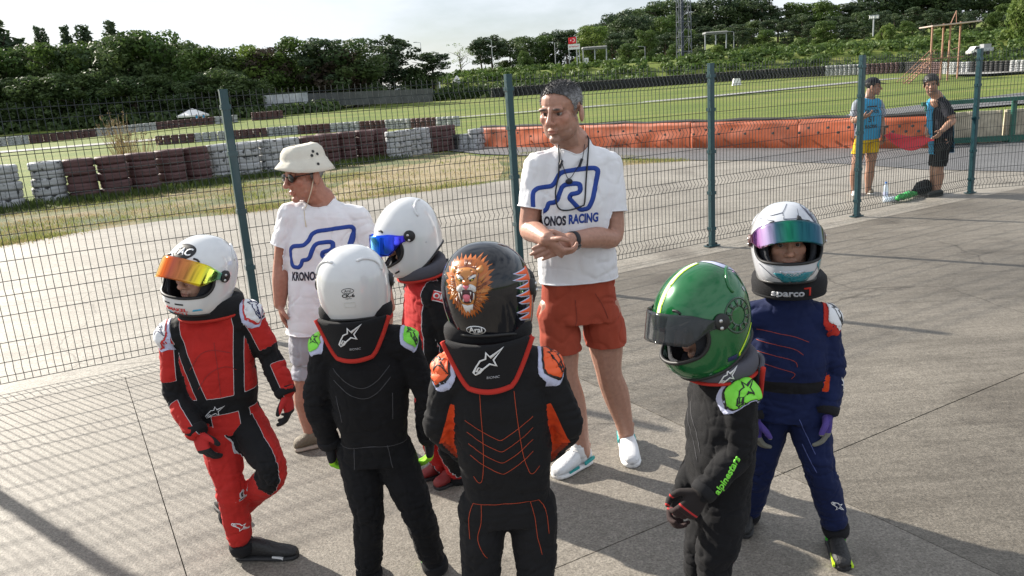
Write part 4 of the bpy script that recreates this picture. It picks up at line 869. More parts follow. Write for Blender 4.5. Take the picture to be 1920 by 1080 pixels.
def torso_secs(J, k, w=(.128, .12, .138, .148, .128, .07), d=(.1, .094, .104, .1, .082, .065), drop=.09):
    pel = Vector(J['pel']); ms = Vector(J['shL']).lerp(Vector(J['shR']), .5); nk = Vector(J['neck']); fw = Vector(J['fwd']).normalized(); sx = (Vector(J['shL']) - Vector(J['shR'])); hx = (Vector(J['hipL']) - Vector(J['hipR']))
    hx = (hx - Vector((0, 0, hx.z * .6))).normalized(); sx = sx.normalized(); fh = Vector(J.get('hfwd', J['fwd'])).normalized(); up = (ms - pel).normalized()
    P = [pel - up * drop * k, pel, pel.lerp(ms, .36), pel.lerp(ms, .72), ms + up * .012 * k, nk + up * .02 * k]
    out = []
    for i, p in enumerate(P):
        t = i / 5; x = hx.lerp(sx, min(1, t * 1.3)).normalized(); y = fh.lerp(fw, min(1, t * 1.3)); y = (y - x * y.dot(x)).normalized(); out.append((p, x * w[i] * k, y * d[i] * k, 2.5 if 0 < i < 4 else 2.2))
    return out
def seclerp(secs, n=4):
    out = []
    for i in range(len(secs) - 1):
        a, b = secs[i], secs[i + 1]
        for j in range(n):
            t = j / n; t2 = t * t * (3 - 2 * t); out.append((a[0].lerp(b[0], t), a[1].lerp(b[1], t2), a[2].lerp(b[2], t2), a[3] * (1 - t) + b[3] * t))
    return out + [secs[-1]]
def suit_parts(J, k=1., arm=(.057, .053, .047, .047, .042), leg=(.08, .074, .061, .058, .053), **tk):
    out = [loft(seclerp(torso_secs(J, k, **tk)))]
    for s in 'LR':
        A, B, D = (Vector(J[q + s]) for q in ('sh', 'el', 'wr')); out.append(limb([A, A.lerp(B, .5), B, B.lerp(D, .5), D], [r * k for r in arm])); ctr = Vector(J['shL']).lerp(Vector(J['shR']), .5); out.append(limb([ctr.lerp(A, .4) + Vector((0, 0, .012)), A], [.075 * k, .066 * k]))
        A, B, D = (Vector(J[q + s]) for q in ('hip', 'kn', 'an')); out.append(limb([A, A.lerp(B, .5), B, B.lerp(D, .5), D], [r * k for r in leg]))
    return out
def tframe(V, J):                                    # torso coordinates: towards left, forward, up from the pelvis
    sx = (Vector(J['shL']) - Vector(J['shR'])).normalized(); pel = Vector(J['pel']); ms = Vector(J['shL']).lerp(Vector(J['shR']), .5); up = (ms - pel).normalized(); sx = (sx - up * sx.dot(up)).normalized(); fw = up.cross(sx) * -1
    if fw.dot(Vector(J['fwd'])) < 0: fw = -fw
    d = V - np.array(pel); return d @ np.array(sx), d @ np.array(fw), d @ np.array(up), (ms - pel).length, sx, fw, up
def panel_mat(name, cols, attrs, rough=.82, pipe=None):
    """cloth whose panels are separated by stored distance fields: cols[0] below, cols[i] where attrs[i-1] > 0; pipe = (attr, colour, half width)"""
    m = bpy.data.materials.new(name); m.use_nodes = True; n = m.node_tree; b = n.nodes['Principled BSDF']; k = n.links.new; rgb = n.nodes.new('ShaderNodeRGB'); rgb.outputs[0].default_value = (*cols[0], 1); cur = rgb.outputs[0]
    def sw(fac, col):
        nonlocal cur
        q = n.nodes.new('ShaderNodeMix'); q.data_type = 'RGBA'; k(fac, q.inputs['Factor']); k(cur, q.inputs['A']); q.inputs['B'].default_value = (*col, 1); cur = q.outputs['Result']
    for a, c in zip(attrs, cols[1:]):
        t = n.nodes.new('ShaderNodeAttribute'); t.attribute_name = a; g = n.nodes.new('ShaderNodeMapRange'); g.inputs['From Min'].default_value = -.0006; g.inputs['From Max'].default_value = .0006; k(t.outputs['Fac'], g.inputs['Value']); sw(g.outputs['Result'], c)
    for a, c, h in (pipe or []):
        t = n.nodes.new('ShaderNodeAttribute'); t.attribute_name = a; ab = n.nodes.new('ShaderNodeMath'); ab.operation = 'ABSOLUTE'; k(t.outputs['Fac'], ab.inputs[0]); g = n.nodes.new('ShaderNodeMath'); g.operation = 'LESS_THAN'; g.inputs[1].default_value = h; k(ab.outputs[0], g.inputs[0]); sw(g.outputs[0], c)
    tc_ = n.nodes.new('ShaderNodeTexCoord'); z = n.nodes.new('ShaderNodeTexNoise'); z.inputs['Scale'].default_value = 14; z.inputs['Detail'].default_value = 4; k(tc_.outputs['Object'], z.inputs['Vector']); r = n.nodes.new('ShaderNodeValToRGB'); r.color_ramp.elements[0].color = (.8, .8, .8, 1); r.color_ramp.elements[1].color = (1.15, 1.15, 1.15, 1); k(z.outputs['Fac'], r.inputs['Fac'])
    q = n.nodes.new('ShaderNodeMix'); q.data_type = 'RGBA'; q.blend_type = 'MULTIPLY'; q.inputs['Factor'].default_value = 1; k(cur, q.inputs['A']); k(r.outputs['Color'], q.inputs['B']); k(q.outputs['Result'], b.inputs['Base Color'])
    z2 = n.nodes.new('ShaderNodeTexNoise'); z2.inputs['Scale'].default_value = 700; k(tc_.outputs['Object'], z2.inputs['Vector']); bp = n.nodes.new('ShaderNodeBump'); bp.inputs['Strength'].default_value = .2; bp.inputs['Distance'].default_value = .002; k(z2.outputs['Fac'], bp.inputs['Height']); k(bp.outputs['Normal'], b.inputs['Normal'])
    b.inputs['Roughness'].default_value = rough; b.inputs['Specular IOR Level'].default_value = .25; b.inputs['Sheen Weight'].default_value = .03; return m
# ---- shoes
def shoe(root, heel, toe, s, mu, ms_, name='shoe', high=.06, lace=None, extra=None, parent=None):
    heel = Vector(heel); d = Vector(toe) - heel; d.z = 0; Ln = d.length; d.normalize(); x = Vector((d.y, -d.x, 0)); z = Vector((0, 0, 1)); secs = []; so_ = []
    for t, w_, h in ((.0, .024, high * .85), (.04, .032, high), (.18, .036, high + .016), (.34, .036, high + .006), (.5, .038, high * .55 + .034), (.68, .042, .058), (.84, .041, .048), (.94, .034, .039), (.985, .024, .03), (1., .012, .02)):
        c = heel + d * Ln * t; h *= s; w_ *= s; secs.append((c + z * (.014 * s + h / 2), x * w_ * (.8 if .1 < t < .45 else .95), z * (h / 2), 2.3)); so_.append((c + z * .011 * s, x * (w_ * 1.06 + .001), z * .011 * s, 3.2))
    # sections stand upright across the foot
    V, F = loft(seclerp(secs, 3), 20); up = put(name, V, F, mu, root, parent); V, F = loft(seclerp(so_, 3), 20); put('sole', V, F, ms_, root, up)
    if lace:
        mb = MB()
        for i in range(5):
            t = .42 + .065 * i; c = heel + d * Ln * t + z * (.018 + (.066 - .02 * i * .55) ) * s
            for sg in (-1, 1): mb.tube([c + x * sg * .022 * s + z * .004, c + d * .008 + z * .005 * s, c + d * .02 * s - x * sg * .02 * s - z * .006], .0022, 5)
        mb.v = [Vector(v) - root.location for v in mb.v]; tag(mb.obj('laces', lace, up), kind='stuff')
    for (t0, t1, m, zz) in (extra or []):
        mb = MB()
        for sg in (-1, 1):
            a = heel + d * Ln * t0 + x * sg * .0345 * s + z * zz * s; b = heel + d * Ln * t1 + x * sg * .040 * s + z * zz * .8 * s; mb.bar(a, b, .008, .014 * s)
        mb.v = [Vector(v) - root.location for v in mb.v]; tag(mb.obj('side_flash', m, up), kind='stuff')
    return up
# ================================================================ HELMETS
HT = [(-.150, .094, .118, -.086), (-.12, .108, .148, -.102), (-.09, .117, .159, -.117), (-.055, .1235, .160, -.132), (-.02, .127, .157, -.143), (.02, .127, .150, -.149), (.055, .1215, .137, -.147), (.088, .1085, .116, -.136), (.114, .0895, .088, -.115), (.134, .066, .056, -.088), (.147, .037, .020, -.053), (.1515, .0005, -.016, -.018)]
_p = crom([(a[1], a[2], a[3]) for a in HT], 5); _z = [v.x for v in crom([(a[0], 0, 0) for a in HT], 5)]
HZ = np.array(_z); HW = np.array([v.x for v in _p]); HF = np.array([v.y for v in _p]); HB = np.array([v.z for v in _p])
def hsurf(t, z, o=0.):
    w_ = np.interp(z, HZ, HW) + o; f = np.interp(z, HZ, HF) + o; b = np.interp(z, HZ, HB) - o; s, c = math.sin(t), math.cos(t); e = 2 / 2.12
    return (w_ * math.copysign(abs(s) ** e, s), (f + b) / 2 + (f - b) / 2 * math.copysign(abs(c) ** e, c), z)
def rrect(x, y, hw, hh, r): qx = abs(x) - hw + r; qy = abs(y) - hh + r; return math.hypot(max(qx, 0), max(qy, 0)) + min(max(qx, qy), 0) - r
mGask = mat('black_rubber', (.012, .012, .013), .55); mLin = mat('helmet_lining', (.02, .022, .028), .9, bump=.3, bscale=200); mScrew = mat('screw_steel', (.55, .55, .55), .3, .9)
def visor_mat(name, cols, alpha=1., metal=1., rough=.09):  # colour runs along u; mirror visors carry painted reflection bands over the coating tint
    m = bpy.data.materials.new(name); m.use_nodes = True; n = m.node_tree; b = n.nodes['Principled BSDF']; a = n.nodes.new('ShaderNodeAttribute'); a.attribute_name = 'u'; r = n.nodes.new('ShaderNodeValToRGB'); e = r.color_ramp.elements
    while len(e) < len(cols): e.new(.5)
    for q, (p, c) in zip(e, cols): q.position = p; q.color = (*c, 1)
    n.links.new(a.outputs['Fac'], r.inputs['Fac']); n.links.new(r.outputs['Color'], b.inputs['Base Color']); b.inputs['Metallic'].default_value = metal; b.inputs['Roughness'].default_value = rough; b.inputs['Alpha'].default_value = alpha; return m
def helmet(root, c, f, u, s, paint, visor, opn, ridges=True, parent=None, pv=None, port=(.162, .052), rimc=None):
    r, f, u = frame3(f, u); M = Matrix((r, f, u)).transposed(); c = Vector(c); T = lambda p: c + M @ (Vector(p) * s); NT = 120
    G_ = []; F = []; val = []; val2 = []
    for z in HZ:
        for k in range(NT):
            t = -math.pi + 2 * math.pi * k / NT; p = hsurf(t, z); G_.append(p); zb = -.136 + .036 * sst(.06, -.11, p[1]) if p[1] < .06 else -.136
            zc = -.004 + .012 * (t / 1.2) ** 2 - .006; a = t * .138
            val.append(min(p[2] - zb, rrect(a, p[2] - zc, port[0], port[1], .042)) if abs(t) < 1.6 else p[2] - zb); val2.append(min(p[2] - zb + .004, rrect(a, p[2] - zc + .006, .12, .062, .045)) if abs(t) < 1.6 else p[2] - zb + .004)
    n = len(HZ)
    for i in range(n - 1):
        for k in range(NT): F.append((i * NT + k, (i + 1) * NT + k, (i + 1) * NT + (k + 1) % NT, i * NT + (k + 1) % NT))
    G_ = np.array(G_); V, Fc = clip(G_, F, val); W_ = np.array([T(p) for p in V]); tr = bvh(W_, Fc); sh = put('helmet', W_, Fc, paint, root, parent, None, True, .006 * s)
    for l in loops(Fc):
        pts = [Vector(W_[i]) for i in l]
        if len(pts) < 20 or np.mean([V[i][2] for i in l]) > .1: continue
        ym = np.mean([V[i][2] for i in l]); pts = pts[::1]; mb = MB(); mb.tube(pts + pts[:2], (.0062 if ym > -.08 else .0055) * s, 6); mb.v = [Vector(v) - root.location for v in mb.v]; mb.obj('eye_port_seal' if ym > -.08 else 'bottom_trim', rimc or mGask, sh, True)
    V2, F2 = clip(G_ * np.array([.85, .9, .93]), F, val2); put('lining', [T(p) for p in V2], F2, mLin, root, sh, None, True, .012 * s)
    # visor
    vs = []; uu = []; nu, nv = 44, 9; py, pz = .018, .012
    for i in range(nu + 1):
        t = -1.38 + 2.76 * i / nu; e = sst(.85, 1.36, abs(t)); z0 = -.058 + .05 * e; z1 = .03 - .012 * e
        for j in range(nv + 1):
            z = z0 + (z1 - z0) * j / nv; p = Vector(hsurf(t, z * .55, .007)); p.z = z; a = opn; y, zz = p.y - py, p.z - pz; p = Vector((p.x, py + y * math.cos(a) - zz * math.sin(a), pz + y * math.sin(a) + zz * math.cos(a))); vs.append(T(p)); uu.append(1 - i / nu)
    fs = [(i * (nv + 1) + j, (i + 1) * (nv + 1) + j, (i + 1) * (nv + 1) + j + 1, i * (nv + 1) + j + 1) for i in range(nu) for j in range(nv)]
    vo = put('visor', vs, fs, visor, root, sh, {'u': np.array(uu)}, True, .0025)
    for sg in (-1, 1):
        ax = Matrix.Rotation(sg * math.pi / 2, 3, 'Y'); q = hsurf(sg * 1.45, .012)
        pl = MB(); pl.lathe([(.024, -.004), (.024, .004), (.02, .008), (0, .009)], 18, (0, 0, 0), 0, ax); pl.v = [T(Vector(v) + Vector((sg * .1305, .018, .012))) - root.location for v in pl.v]; po = pl.obj('visor_pivot', pv or mGask, sh, True)
        for dy, dz in ((.006, .008), (.012, -.012)):
            scw = MB(); scw.lathe([(.0055, 0), (.005, .004), (0, .005)], 10, (0, 0, 0), 0, ax); scw.v = [T(Vector(v) + Vector((sg * .138, .018 + dy, .012 + dz))) - root.location for v in scw.v]; scw.obj('screw', mScrew, po, True)
    if ridges:
        for sg in (-1, 1):
            mb = MB(); ln = []
            for a_, z in ((2.75, .103), (2.5, .108), (2.25, .104), (2.05, .094), (1.95, .078), (1.95, .058)): ln.append(T(hsurf(sg * a_, z, .001)))
            mb.tube(crom(ln, 4), [.002 * s] + [.0055 * s] * (len(crom(ln, 4)) - 2) + [.002 * s], 8); mb.v = [Vector(v) - root.location for v in mb.v]; mb.obj('vent_ridge', paint, sh, True)
            mb = MB(); mb.tube(crom([T(hsurf(sg * .5, .088, .0005)), T(hsurf(sg * .62, .085, .002)), T(hsurf(sg * .7, .076, .001))], 4), .004 * s, 7); mb.v = [Vector(v) - root.location for v in mb.v]; mb.obj('vent', mGask, sh, True)
    return sh, tr, (c, r, f, u)
def brace(root, neck, fwd, s, mtop, mtrim, plate=True, parent=None, tilt=0., big=1.):
    r, f, u = frame3(fwd, (0, 0, 1)); M = Matrix((r, f, u)).transposed() @ Matrix.Rotation(tilt, 3, 'X'); nk = Vector(neck); T = lambda p: nk + M @ (Vector(p) * s)
    def ring(rx, ry, hr, hz_, z, back, nm, m, par):
        vs = []; fs = []; n = 56; k = 14
        for i in range(n):
            a = 2 * math.pi * i / n; bk = max(0, -math.cos(a))
            for j in range(k):
                b = 2 * math.pi * j / k; x = math.copysign(abs(math.cos(b)) ** .7, math.cos(b)); y = math.copysign(abs(math.sin(b)) ** .7, math.sin(b)); rr = hr * x
                vs.append(T((math.sin(a) * (rx + rr + .012 * y * 0), math.cos(a) * (ry * (1 - (.3 * bk if plate else 0)) + rr) - .012, z + back * bk + hz_ * y * (1 + .25 * bk) + .18 * rr)))
        for i in range(n):
            for j in range(k): fs.append((i * k + j, i * k + (j + 1) % k, ((i + 1) % n) * k + (j + 1) % k, ((i + 1) % n) * k + j))
        return put(nm, vs, fs, m, root, par)
    o = ring(.094 * big, .094 * big, .036, .032 if plate else .04, .012, .012, 'neck_brace', mtop, parent); ring(.092 * big, .092 * big, .036, .008, -.02, .006, 'brace_trim', mtrim, o); tr = None
    if plate:
        vs = []; nu, nv = 24, 10; out = []
        for i in range(nu + 1):
            for j in range(nv + 1):
                v = j / nv; w_ = (.062 + .066 * v ** .8) * (1 if j else .97); x = (i / nu * 2 - 1) * w_; vs.append(T((x, -.128 + .75 * x * x / .12 * (1 - .25 * v) - .014 * v + .012 * (1 - v) - .01, -.128 + .135 * v + .006 * math.cos(x / w_ * 1.5) * (1 - v) * -1)))
        fs = [(i * (nv + 1) + j, (i + 1) * (nv + 1) + j, (i + 1) * (nv + 1) + j + 1, i * (nv + 1) + j + 1) for i in range(nu) for j in range(nv)]
        p = put('brace_back_plate', vs, fs, mtop, root, o, None, True, .014); tr = bvh(vs, fs); W1 = nv + 1
        edge_ = [vs[j] for j in range(nv, -1, -1)] + [vs[i * W1] for i in range(1, nu)] + [vs[nu * W1 + j] for j in range(nv + 1)]
        mb = MB(); mb.tube([Vector(q) for q in edge_], .0085 * s, 8); mb.v = [Vector(v) - root.location for v in mb.v]; mb.obj('plate_piping', mtrim, p, True)
        return o, tr, p, T
    return o, None, None, T
# ================================================================ YOUNG DRIVERS
mWhP = mat('helmet_white', (.66, .67, .68), .18, coat=.9, var=.03, vscale=9); mTiP = mat('helmet_black', (.005, .006, .010), .12, spec=.35, coat=.5)
mGrP = mat('helmet_green', (.002, .115, .028), .2, .25, coat=.7)
cBLK = (.009, .009, .0105); cRED = (.46, .022, .018); cNAVY = (.006, .013, .06); cORG = (.6, .055, .01)
mBraceK = fabric('brace_black', col=(.014, .014, .016)); mBraceR = fabric('brace_red', col=(.5, .035, .025)); mBraceG = fabric('brace_grey', col=(.09, .09, .11))
mLogoW = mat('print_white', (.75, .76, .78), .6); mLogoK = mat('print_black', (.01, .01, .012), .5); mNeon = mat('print_neon', (.22, .75, .06), .6); mOrgP = mat('print_orange', (.85, .12, .03), .6); mGreyP = mat('print_silver', (.45, .46, .5), .5)
mStO = mat('stitch_orange', (.42, .05, .012), .7); mStG = mat('stitch_grey', (.085, .085, .095), .7); mRedP = mat('print_red', (.6, .03, .03), .6); mCyP = mat('print_cyan', (.05, .4, .65), .6); mYel = mat('tag_yellow', (.7, .55, .05), .6); mLil = mat('print_lilac', (.5, .53, .72), .6)
mShK = mat('shoe_black', (.015, .015, .016), .55, bump=.3, bscale=120); mSoK = mat('sole_black', (.02, .02, .022), .7); mSoW = mat('sole_white', (.72, .72, .72), .5); mNeY = mat('shoe_neon', (.5, .75, .02), .5); mLace = mat('lace_grey', (.5, .5, .48), .8); mShR = mat('shoe_red', (.22, .02, .02), .6); mNeG = mat('shoe_green', (.08, .6, .05), .5)
def inward(V, J, s):                                  # for each arm vertex: component towards the body, measured from the arm's axis
    out = []
    mid = np.array(Vector(J['pel']).lerp(Vector(J['neck']), .6))
    for a, b in (('sh' + s, 'el' + s), ('el' + s, 'wr' + s)):
        A = np.array(J[a]); B = np.array(J[b]); t, d = seg_t(V, A, B); P = A + t[:, None] * (B - A); w_ = mid - (A + B) / 2; ax = (B - A) / np.linalg.norm(B - A); w_ = w_ - ax * (w_ @ ax); w_ /= np.linalg.norm(w_); out.append(((V - P) @ w_, t))
    return out
def driver(label, J, k, smat, fields, hel, gl, feet, face=None, vox=.0058, tone=(.36, .2, .135), seed=1, brc=None, wr_amp=.0065, torso={}, hands=None, curl=(.5, .55, .35)):
    gx = (Vector(J['anL']) + Vector(J['anR'])) / 2; root = empty('person', (gx.x, gx.y, 0), 0, label, 'person')
    # body: one continuous figure inside the suit
    hc, hf, hu, hs = hel['c'], hel['f'], hel['u'], hel['s']; r, f, u = frame3(hf, hu); hd = Vector(hc) + f * .012 * hs - u * .004
    parts = head_parts(hd, f, u, .9, J['neck'], False, .05) + suit_parts(J, k * .74)
    for s in 'LR':
        if s in hands: ax = (Vector(J['wr' + s]) - Vector(J['el' + s])).normalized(); parts += hand(Vector(J['wr' + s]) + ax * .012, *hands[s][:3], s=.88, curl=curl, fat=.8)
    V, F = remesh(parts, .0045 if face else .0062, 2); V = sculpt_head(V, hd, f, u, .9); body = put('body', V, F, mSkin, root, None, {'tone': skin_tone(V, hd, f, u, .9, tone, (.34, .13, .1))})
    if face: eyes(root, body, hd, f, u, .9, face)
    # suit
    V, F = remesh(suit_parts(J, k, **torso), vox, 4); N = vnormals(V, F); jm = np.zeros(len(V))
    for q_, sg_ in (('elL', .07), ('elR', .07), ('knL', .085), ('knR', .085), ('anL', .07), ('anR', .07), ('wrL', .06), ('wrR', .06), ('hipL', .07), ('hipR', .07), ('shL', .06), ('shR', .06), ('pel', .09)): jm = np.maximum(jm, np.exp(-(np.linalg.norm(V - np.array(J[q_]), axis=1) / sg_) ** 2))
    V = wrinkle(V, N, 1., (8, 8, 15), seed, wr_amp * (.6 + .5 * jm)); N = vnormals(V, F); V = crease(V, N, wr_amp * (.25 + 1.0 * jm), (9, 9, 30), seed + 5); N = vnormals(V, F); V = crease(V, N, wr_amp * (.3 + .5 * jm), (16, 16, 12), seed + 9, .08)
    keep = np.minimum.reduce([np.where(seg_t(V, J['el' + s], J['wr' + s])[0] >= 1, -1., 1.) for s in 'LR']); at_ = fields(V, J) if fields else {}
    su = put('race_suit', V, F, smat, root, None, at_); tr = bvh(V, F)
    for s in 'LR':                                    # cuffs
        for a, b, rr, nm in (('el', 'wr', .041, 'cuff'), ('kn', 'an', .05, 'ankle_cuff')):
            A = Vector(J[a + s]); B = Vector(J[b + s]); d = (B - A).normalized(); o0, o1 = ((-.01, .022) if a == 'el' else (.03, .075)); q = MB(); q.tube([B + d * (o0 + (o1 - o0) * i_ / 4) * k for i_ in range(5)], [rr * k * x_ for x_ in (1., 1.04, 1.03, 1., .92)], 18); put(nm, q.v, q.f, gl.get('cuff', mBraceK), root, su)
    sh, htr, hfr = helmet(root, hc, hf, hu, hs, hel['paint'], hel['visor'], hel['open'], hel.get('ridges', True), None, hel.get('pv'))
    bo = brace(root, Vector(J['neck']) + Vector((0, 0, .035)), J['fwd'], k, *(brc or (mBraceK, mBraceR)), hel.get('plate', True), None, hel.get('btilt', 0.), hel.get('big', 1.))
    for s in 'LR':
        if s in hands:
            d, pn, sd_ = hands[s][:3]; A = Vector(J['el' + s]); B = Vector(J['wr' + s]); ax = (B - A).normalized(); V, F = remesh(hand(B + ax * .012, d, pn, sd_, .88, curl, 1.25) + [limb([B - ax * .012, B + ax * .012], [.034 * k, .03 * k])], .0036, 1)
            if gl.get('m'): put('glove', V, F, gl['m'], root, None, {'back': -(V - np.array(B)) @ np.array(Vector(pn).normalized()) + .004, 'tip': (V - np.array(B + ax * .012)) @ np.array(Vector(d).normalized()) - .07})
    for (h, t, mu, ms_, lc, ex) in feet: shoe(root, h, t, .82, mu, ms_, 'shoe', .085, lc, ex)
    return root, su, tr, sh, htr, hfr, bo
def epaulettes(root, su, tr, J, outer, inner, star, lean=(0, 0, 0), size=1., which='LR', line=None):
    mid = Vector(J['shL']).lerp(Vector(J['shR']), .5)
    for s in which:
        o = (Vector(J['sh' + s]) - mid); o.z = 0; o.normalize(); Nn = (Vector((0, 0, 1)) + o * .45 + Vector(lean)).normalized(); X = (o - Nn * o.dot(Nn)).normalized(); Y = Nn.cross(X); sg = 1
        b1 = blob([(-.036, -.058), (.03, -.058), (.034, 0), (.03, .058), (-.036, .058), (-.052, 0)], 5); b2 = [(x * .76 + .004, y * .8) for x, y in b1]; sh = [(xf(poly2(b1), 0, 0, size), outer, 0)]
        if line: sh.append((xf(poly2([(x * .84 + .003, y * .87) for x, y in b1]), 0, 0, size), line, 1))
        sh.append((xf(poly2(b2), 0, 0, size), inner, 2)); sh += star_shapes(.075 * size, star, .05, math.pi / 2, 0, 0, 3)
        lay('epaulette', sh, (Vector(J['sh' + s]) + o * .012, X, Y), tr, root, su, .007, .0022, .2, None, .0013)
def stitch(name, lines, w_, m, frame, tr, root, su): lay(name, [(line2(crom2(l), w_), m, 0) for l in lines], frame, tr, root, su, .012, .0016, .3)
def crom2(l, n=5): return [(p.x, p.y) for p in crom([(a, b, 0) for a, b in l], n)]
# ---------------- 1: red and black suit, white helmet with gold visor
J = dict(neck=at(398, 598, 2.98), shR=at(322, 632, 2.95), shL=at(466, 592, 3.0), elR=at(330, 742, 2.92), wrR=at(368, 806, 2.83), elL=at(508, 672, 3.0), wrL=at(534, 732, 2.95), pel=at(428, 762, 2.98), hipR=at(405, 790, 2.96), knR=at(430, 905, 2.87), anR=at(450, 1004, 2.88), hipL=at(460, 785, 2.99), knL=at(512, 885, 2.84), anL=at(440, 958, 3.06), fwd=(.18, -.98, 0))
def f_red(V, J):
    R = regions(V, J); l, f, u, H, *_ = tframe(V, J); v = np.full(len(V), -.05)
    t = R == 8; tv = np.maximum(.036 - np.abs(u - .04), np.where(f > 0, .019 - np.abs(np.abs(l) - (.072 + .045 * np.clip((u - .08) / (H - .08), 0, 1))), np.abs(l) - .1)); tv = np.maximum(tv, np.maximum(.062 - np.linalg.norm(V - np.array(J['shL']), axis=1), .062 - np.linalg.norm(V - np.array(J['shR']), axis=1))); v[t] = tv[t]
    for s, i in (('L', 0), ('R', 2)):
        (a, ta), (b, tb) = inward(V, J, s); q = R == i; v[q] = np.maximum(np.maximum(a - .012, .062 - np.linalg.norm(V - np.array(J['sh' + s]), axis=1)), np.where(ta > .72, .035 - np.abs(.0 + a * -1 - .02), -.05))[q]; q = R == i + 1; v[q] = np.maximum(b - .01, (.2 - tb) * .2)[q]
    fw = np.array(Vector(J['fwd']).normalized()); mid = (np.array(J['knL']) + np.array(J['knR'])) / 2
    for s, i, off in (('L', 4, .01), ('R', 6, .062)):
        A = np.array(J['hip' + s]); B = np.array(J['kn' + s]); tt, d = seg_t(V, A, B); P = A + tt[:, None] * (B - A); inn = np.array(J['hip' + ('R' if s == 'L' else 'L')]) - A; inn /= np.linalg.norm(inn); q = R == i; v[q] = ((V - P) @ (inn * .75 + fw * .65) - off)[q]; q = R == i + 1
        t2, d2 = seg_t(V, B, np.array(J['an' + s])); v[q] = (.02 - np.abs(t2 * .28 - .05))[q] if s == 'R' else ((.09 - t2) * .25)[q]
    return {'blk': v}
mSuit1 = panel_mat('suit_red_black', [cRED, cBLK], ['blk'], pipe=[('blk', (.5, .5, .52), .001)])
mGl1 = panel_mat('glove_red', [(.02, .02, .022), (.5, .03, .03), (.02, .02, .022)], ['back', 'tip'])
gold = visor_mat('visor_gold', [(0, (.15, .75, .7)), (.13, (.8, .7, .05)), (.3, (.85, .5, .03)), (.42, (.95, .16, .02)), (.5, (.4, .1, .06)), (.66, (.5, .2, .06)), (.8, (.75, .62, .04)), (.92, (.3, .6, .15)), (1, (.1, .4, .5))])  # coating colours, with the reflected bands painted into the ramp
fa, ft = gnd(462, 1052), gnd(556, 1046)
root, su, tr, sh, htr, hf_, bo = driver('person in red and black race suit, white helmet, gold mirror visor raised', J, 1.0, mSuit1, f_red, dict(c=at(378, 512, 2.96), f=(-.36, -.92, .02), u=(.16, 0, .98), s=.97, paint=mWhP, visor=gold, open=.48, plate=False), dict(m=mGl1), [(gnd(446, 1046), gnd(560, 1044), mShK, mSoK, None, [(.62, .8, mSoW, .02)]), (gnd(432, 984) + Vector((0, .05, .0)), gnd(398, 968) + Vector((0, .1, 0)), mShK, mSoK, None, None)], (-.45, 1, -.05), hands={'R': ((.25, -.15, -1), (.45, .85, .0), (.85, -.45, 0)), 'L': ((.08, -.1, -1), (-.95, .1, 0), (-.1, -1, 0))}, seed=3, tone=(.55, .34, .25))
epaulettes(root, su, tr, J, mLil, mLogoW, mat('print_navy', (.01, .015, .08), .6), (0, -.55, 0), 1.0, 'LR', mRedP)
c, r, f, u = hf_; TOP = (c + u * .06 + f * .02, -r, u * .82 + f * -.55)
lay('brow_badge', [(poly2([(.048 * math.cos(a), .024 * math.sin(a)) for a in np.linspace(0, 6.2, 30)]), mLogoK, 0), (text2('TAC', .03, 0, .0006, 1.25), mLogoW, 1)], (c + u * .102, -r, u), htr, root, sh)
lay('chin_lettering', [(xf(text2('MAKEL', .02, .15, .0007, 1.2), .012, -.108), mRedP, 0), (xf(poly2([(.0085 * math.cos(a), .0085 * math.sin(a)) for a in np.linspace(0, 6.2, 18)]), -.034, -.108), mRedP, 0), (xf(text2('m', .014), -.034, -.108), mLogoW, 1), (xf(text2('ECU', .021, .2, .0005, 1.3), .014, -.128), mRedP, 0), (xf(text2('DR', .02, .2, .0005, 1.1), -.034, -.128), mCyP, 0), (xf(poly2([(-.016, -.003), (.016, -.003), (.016, .003), (-.016, .003)]), -.03, -.084), mLogoK, 0), (xf(poly2([(-.016, -.003), (.016, -.003), (.016, .003), (-.016, .003)]), .026, -.084), mLogoK, 0), (xf(poly2([(-.012, -.004), (.014, 0), (.01, .006), (-.008, .004)]), .075, -.108), mCyP, 0)], (c, -r, u), htr, root, sh)
fr = (Vector(J['pel']) + Vector((0, 0, .0)), Vector((1, .18, 0)), (0, 0, 1))
lay('waist_emblem', star_shapes(.07, mLogoW, .035, -.1, -.035, .02), fr, tr, root, su)
stitch('stitching', [[(-.1, .2), (-.05, .26), (.0, .27), (.06, .25)], [(-.08, .12), (-.03, .18), (.03, .2), (.07, .18)], [(.0, .08), (.005, .2), (.005, .3)]], .002, mat('stitch_dark', (.25, .02, .02), .7), fr, tr, root, su)
lay('shin_emblem', star_shapes(.06, mLogoW, .05, -1.2, 0, 0), (Vector(J['knR']).lerp(Vector(J['anR']), .72) + Vector((.02, 0, 0)), (1, .2, 0), (0, 0, 1)), tr, root, su)
# ---------------- 2: black suit, plain white helmet, seen from behind
J = dict(neck=at(672, 606, 2.68), shL=at(612, 654, 2.66), shR=at(758, 646, 2.66), elL=at(592, 748, 2.64), wrL=at(616, 826, 2.68), elR=at(800, 738, 2.64), wrR=at(804, 816, 2.70), pel=at(702, 818, 2.67), hipL=at(672, 848, 2.67), hipR=at(738, 846, 2.67), knL=at(690, 960, 2.63), anL=at(692, 1056, 2.66), knR=at(782, 955, 2.63), anR=at(810, 1040, 2.67), fwd=(.05, 1, 0))
mSuitK = fabric('suit_black', col=cBLK, var=.2, vscale=8); mGl2 = panel_mat('glove_black_neon', [(.02, .02, .022), (.02, .02, .022), (.25, .6, .03)], ['back', 'tip'], pipe=[('tip', (.4, .75, .03), .003)])
grey = visor_mat('visor_smoke', [(0, (.02, .02, .025)), (1, (.02, .02, .025))], .8, 0, .05)
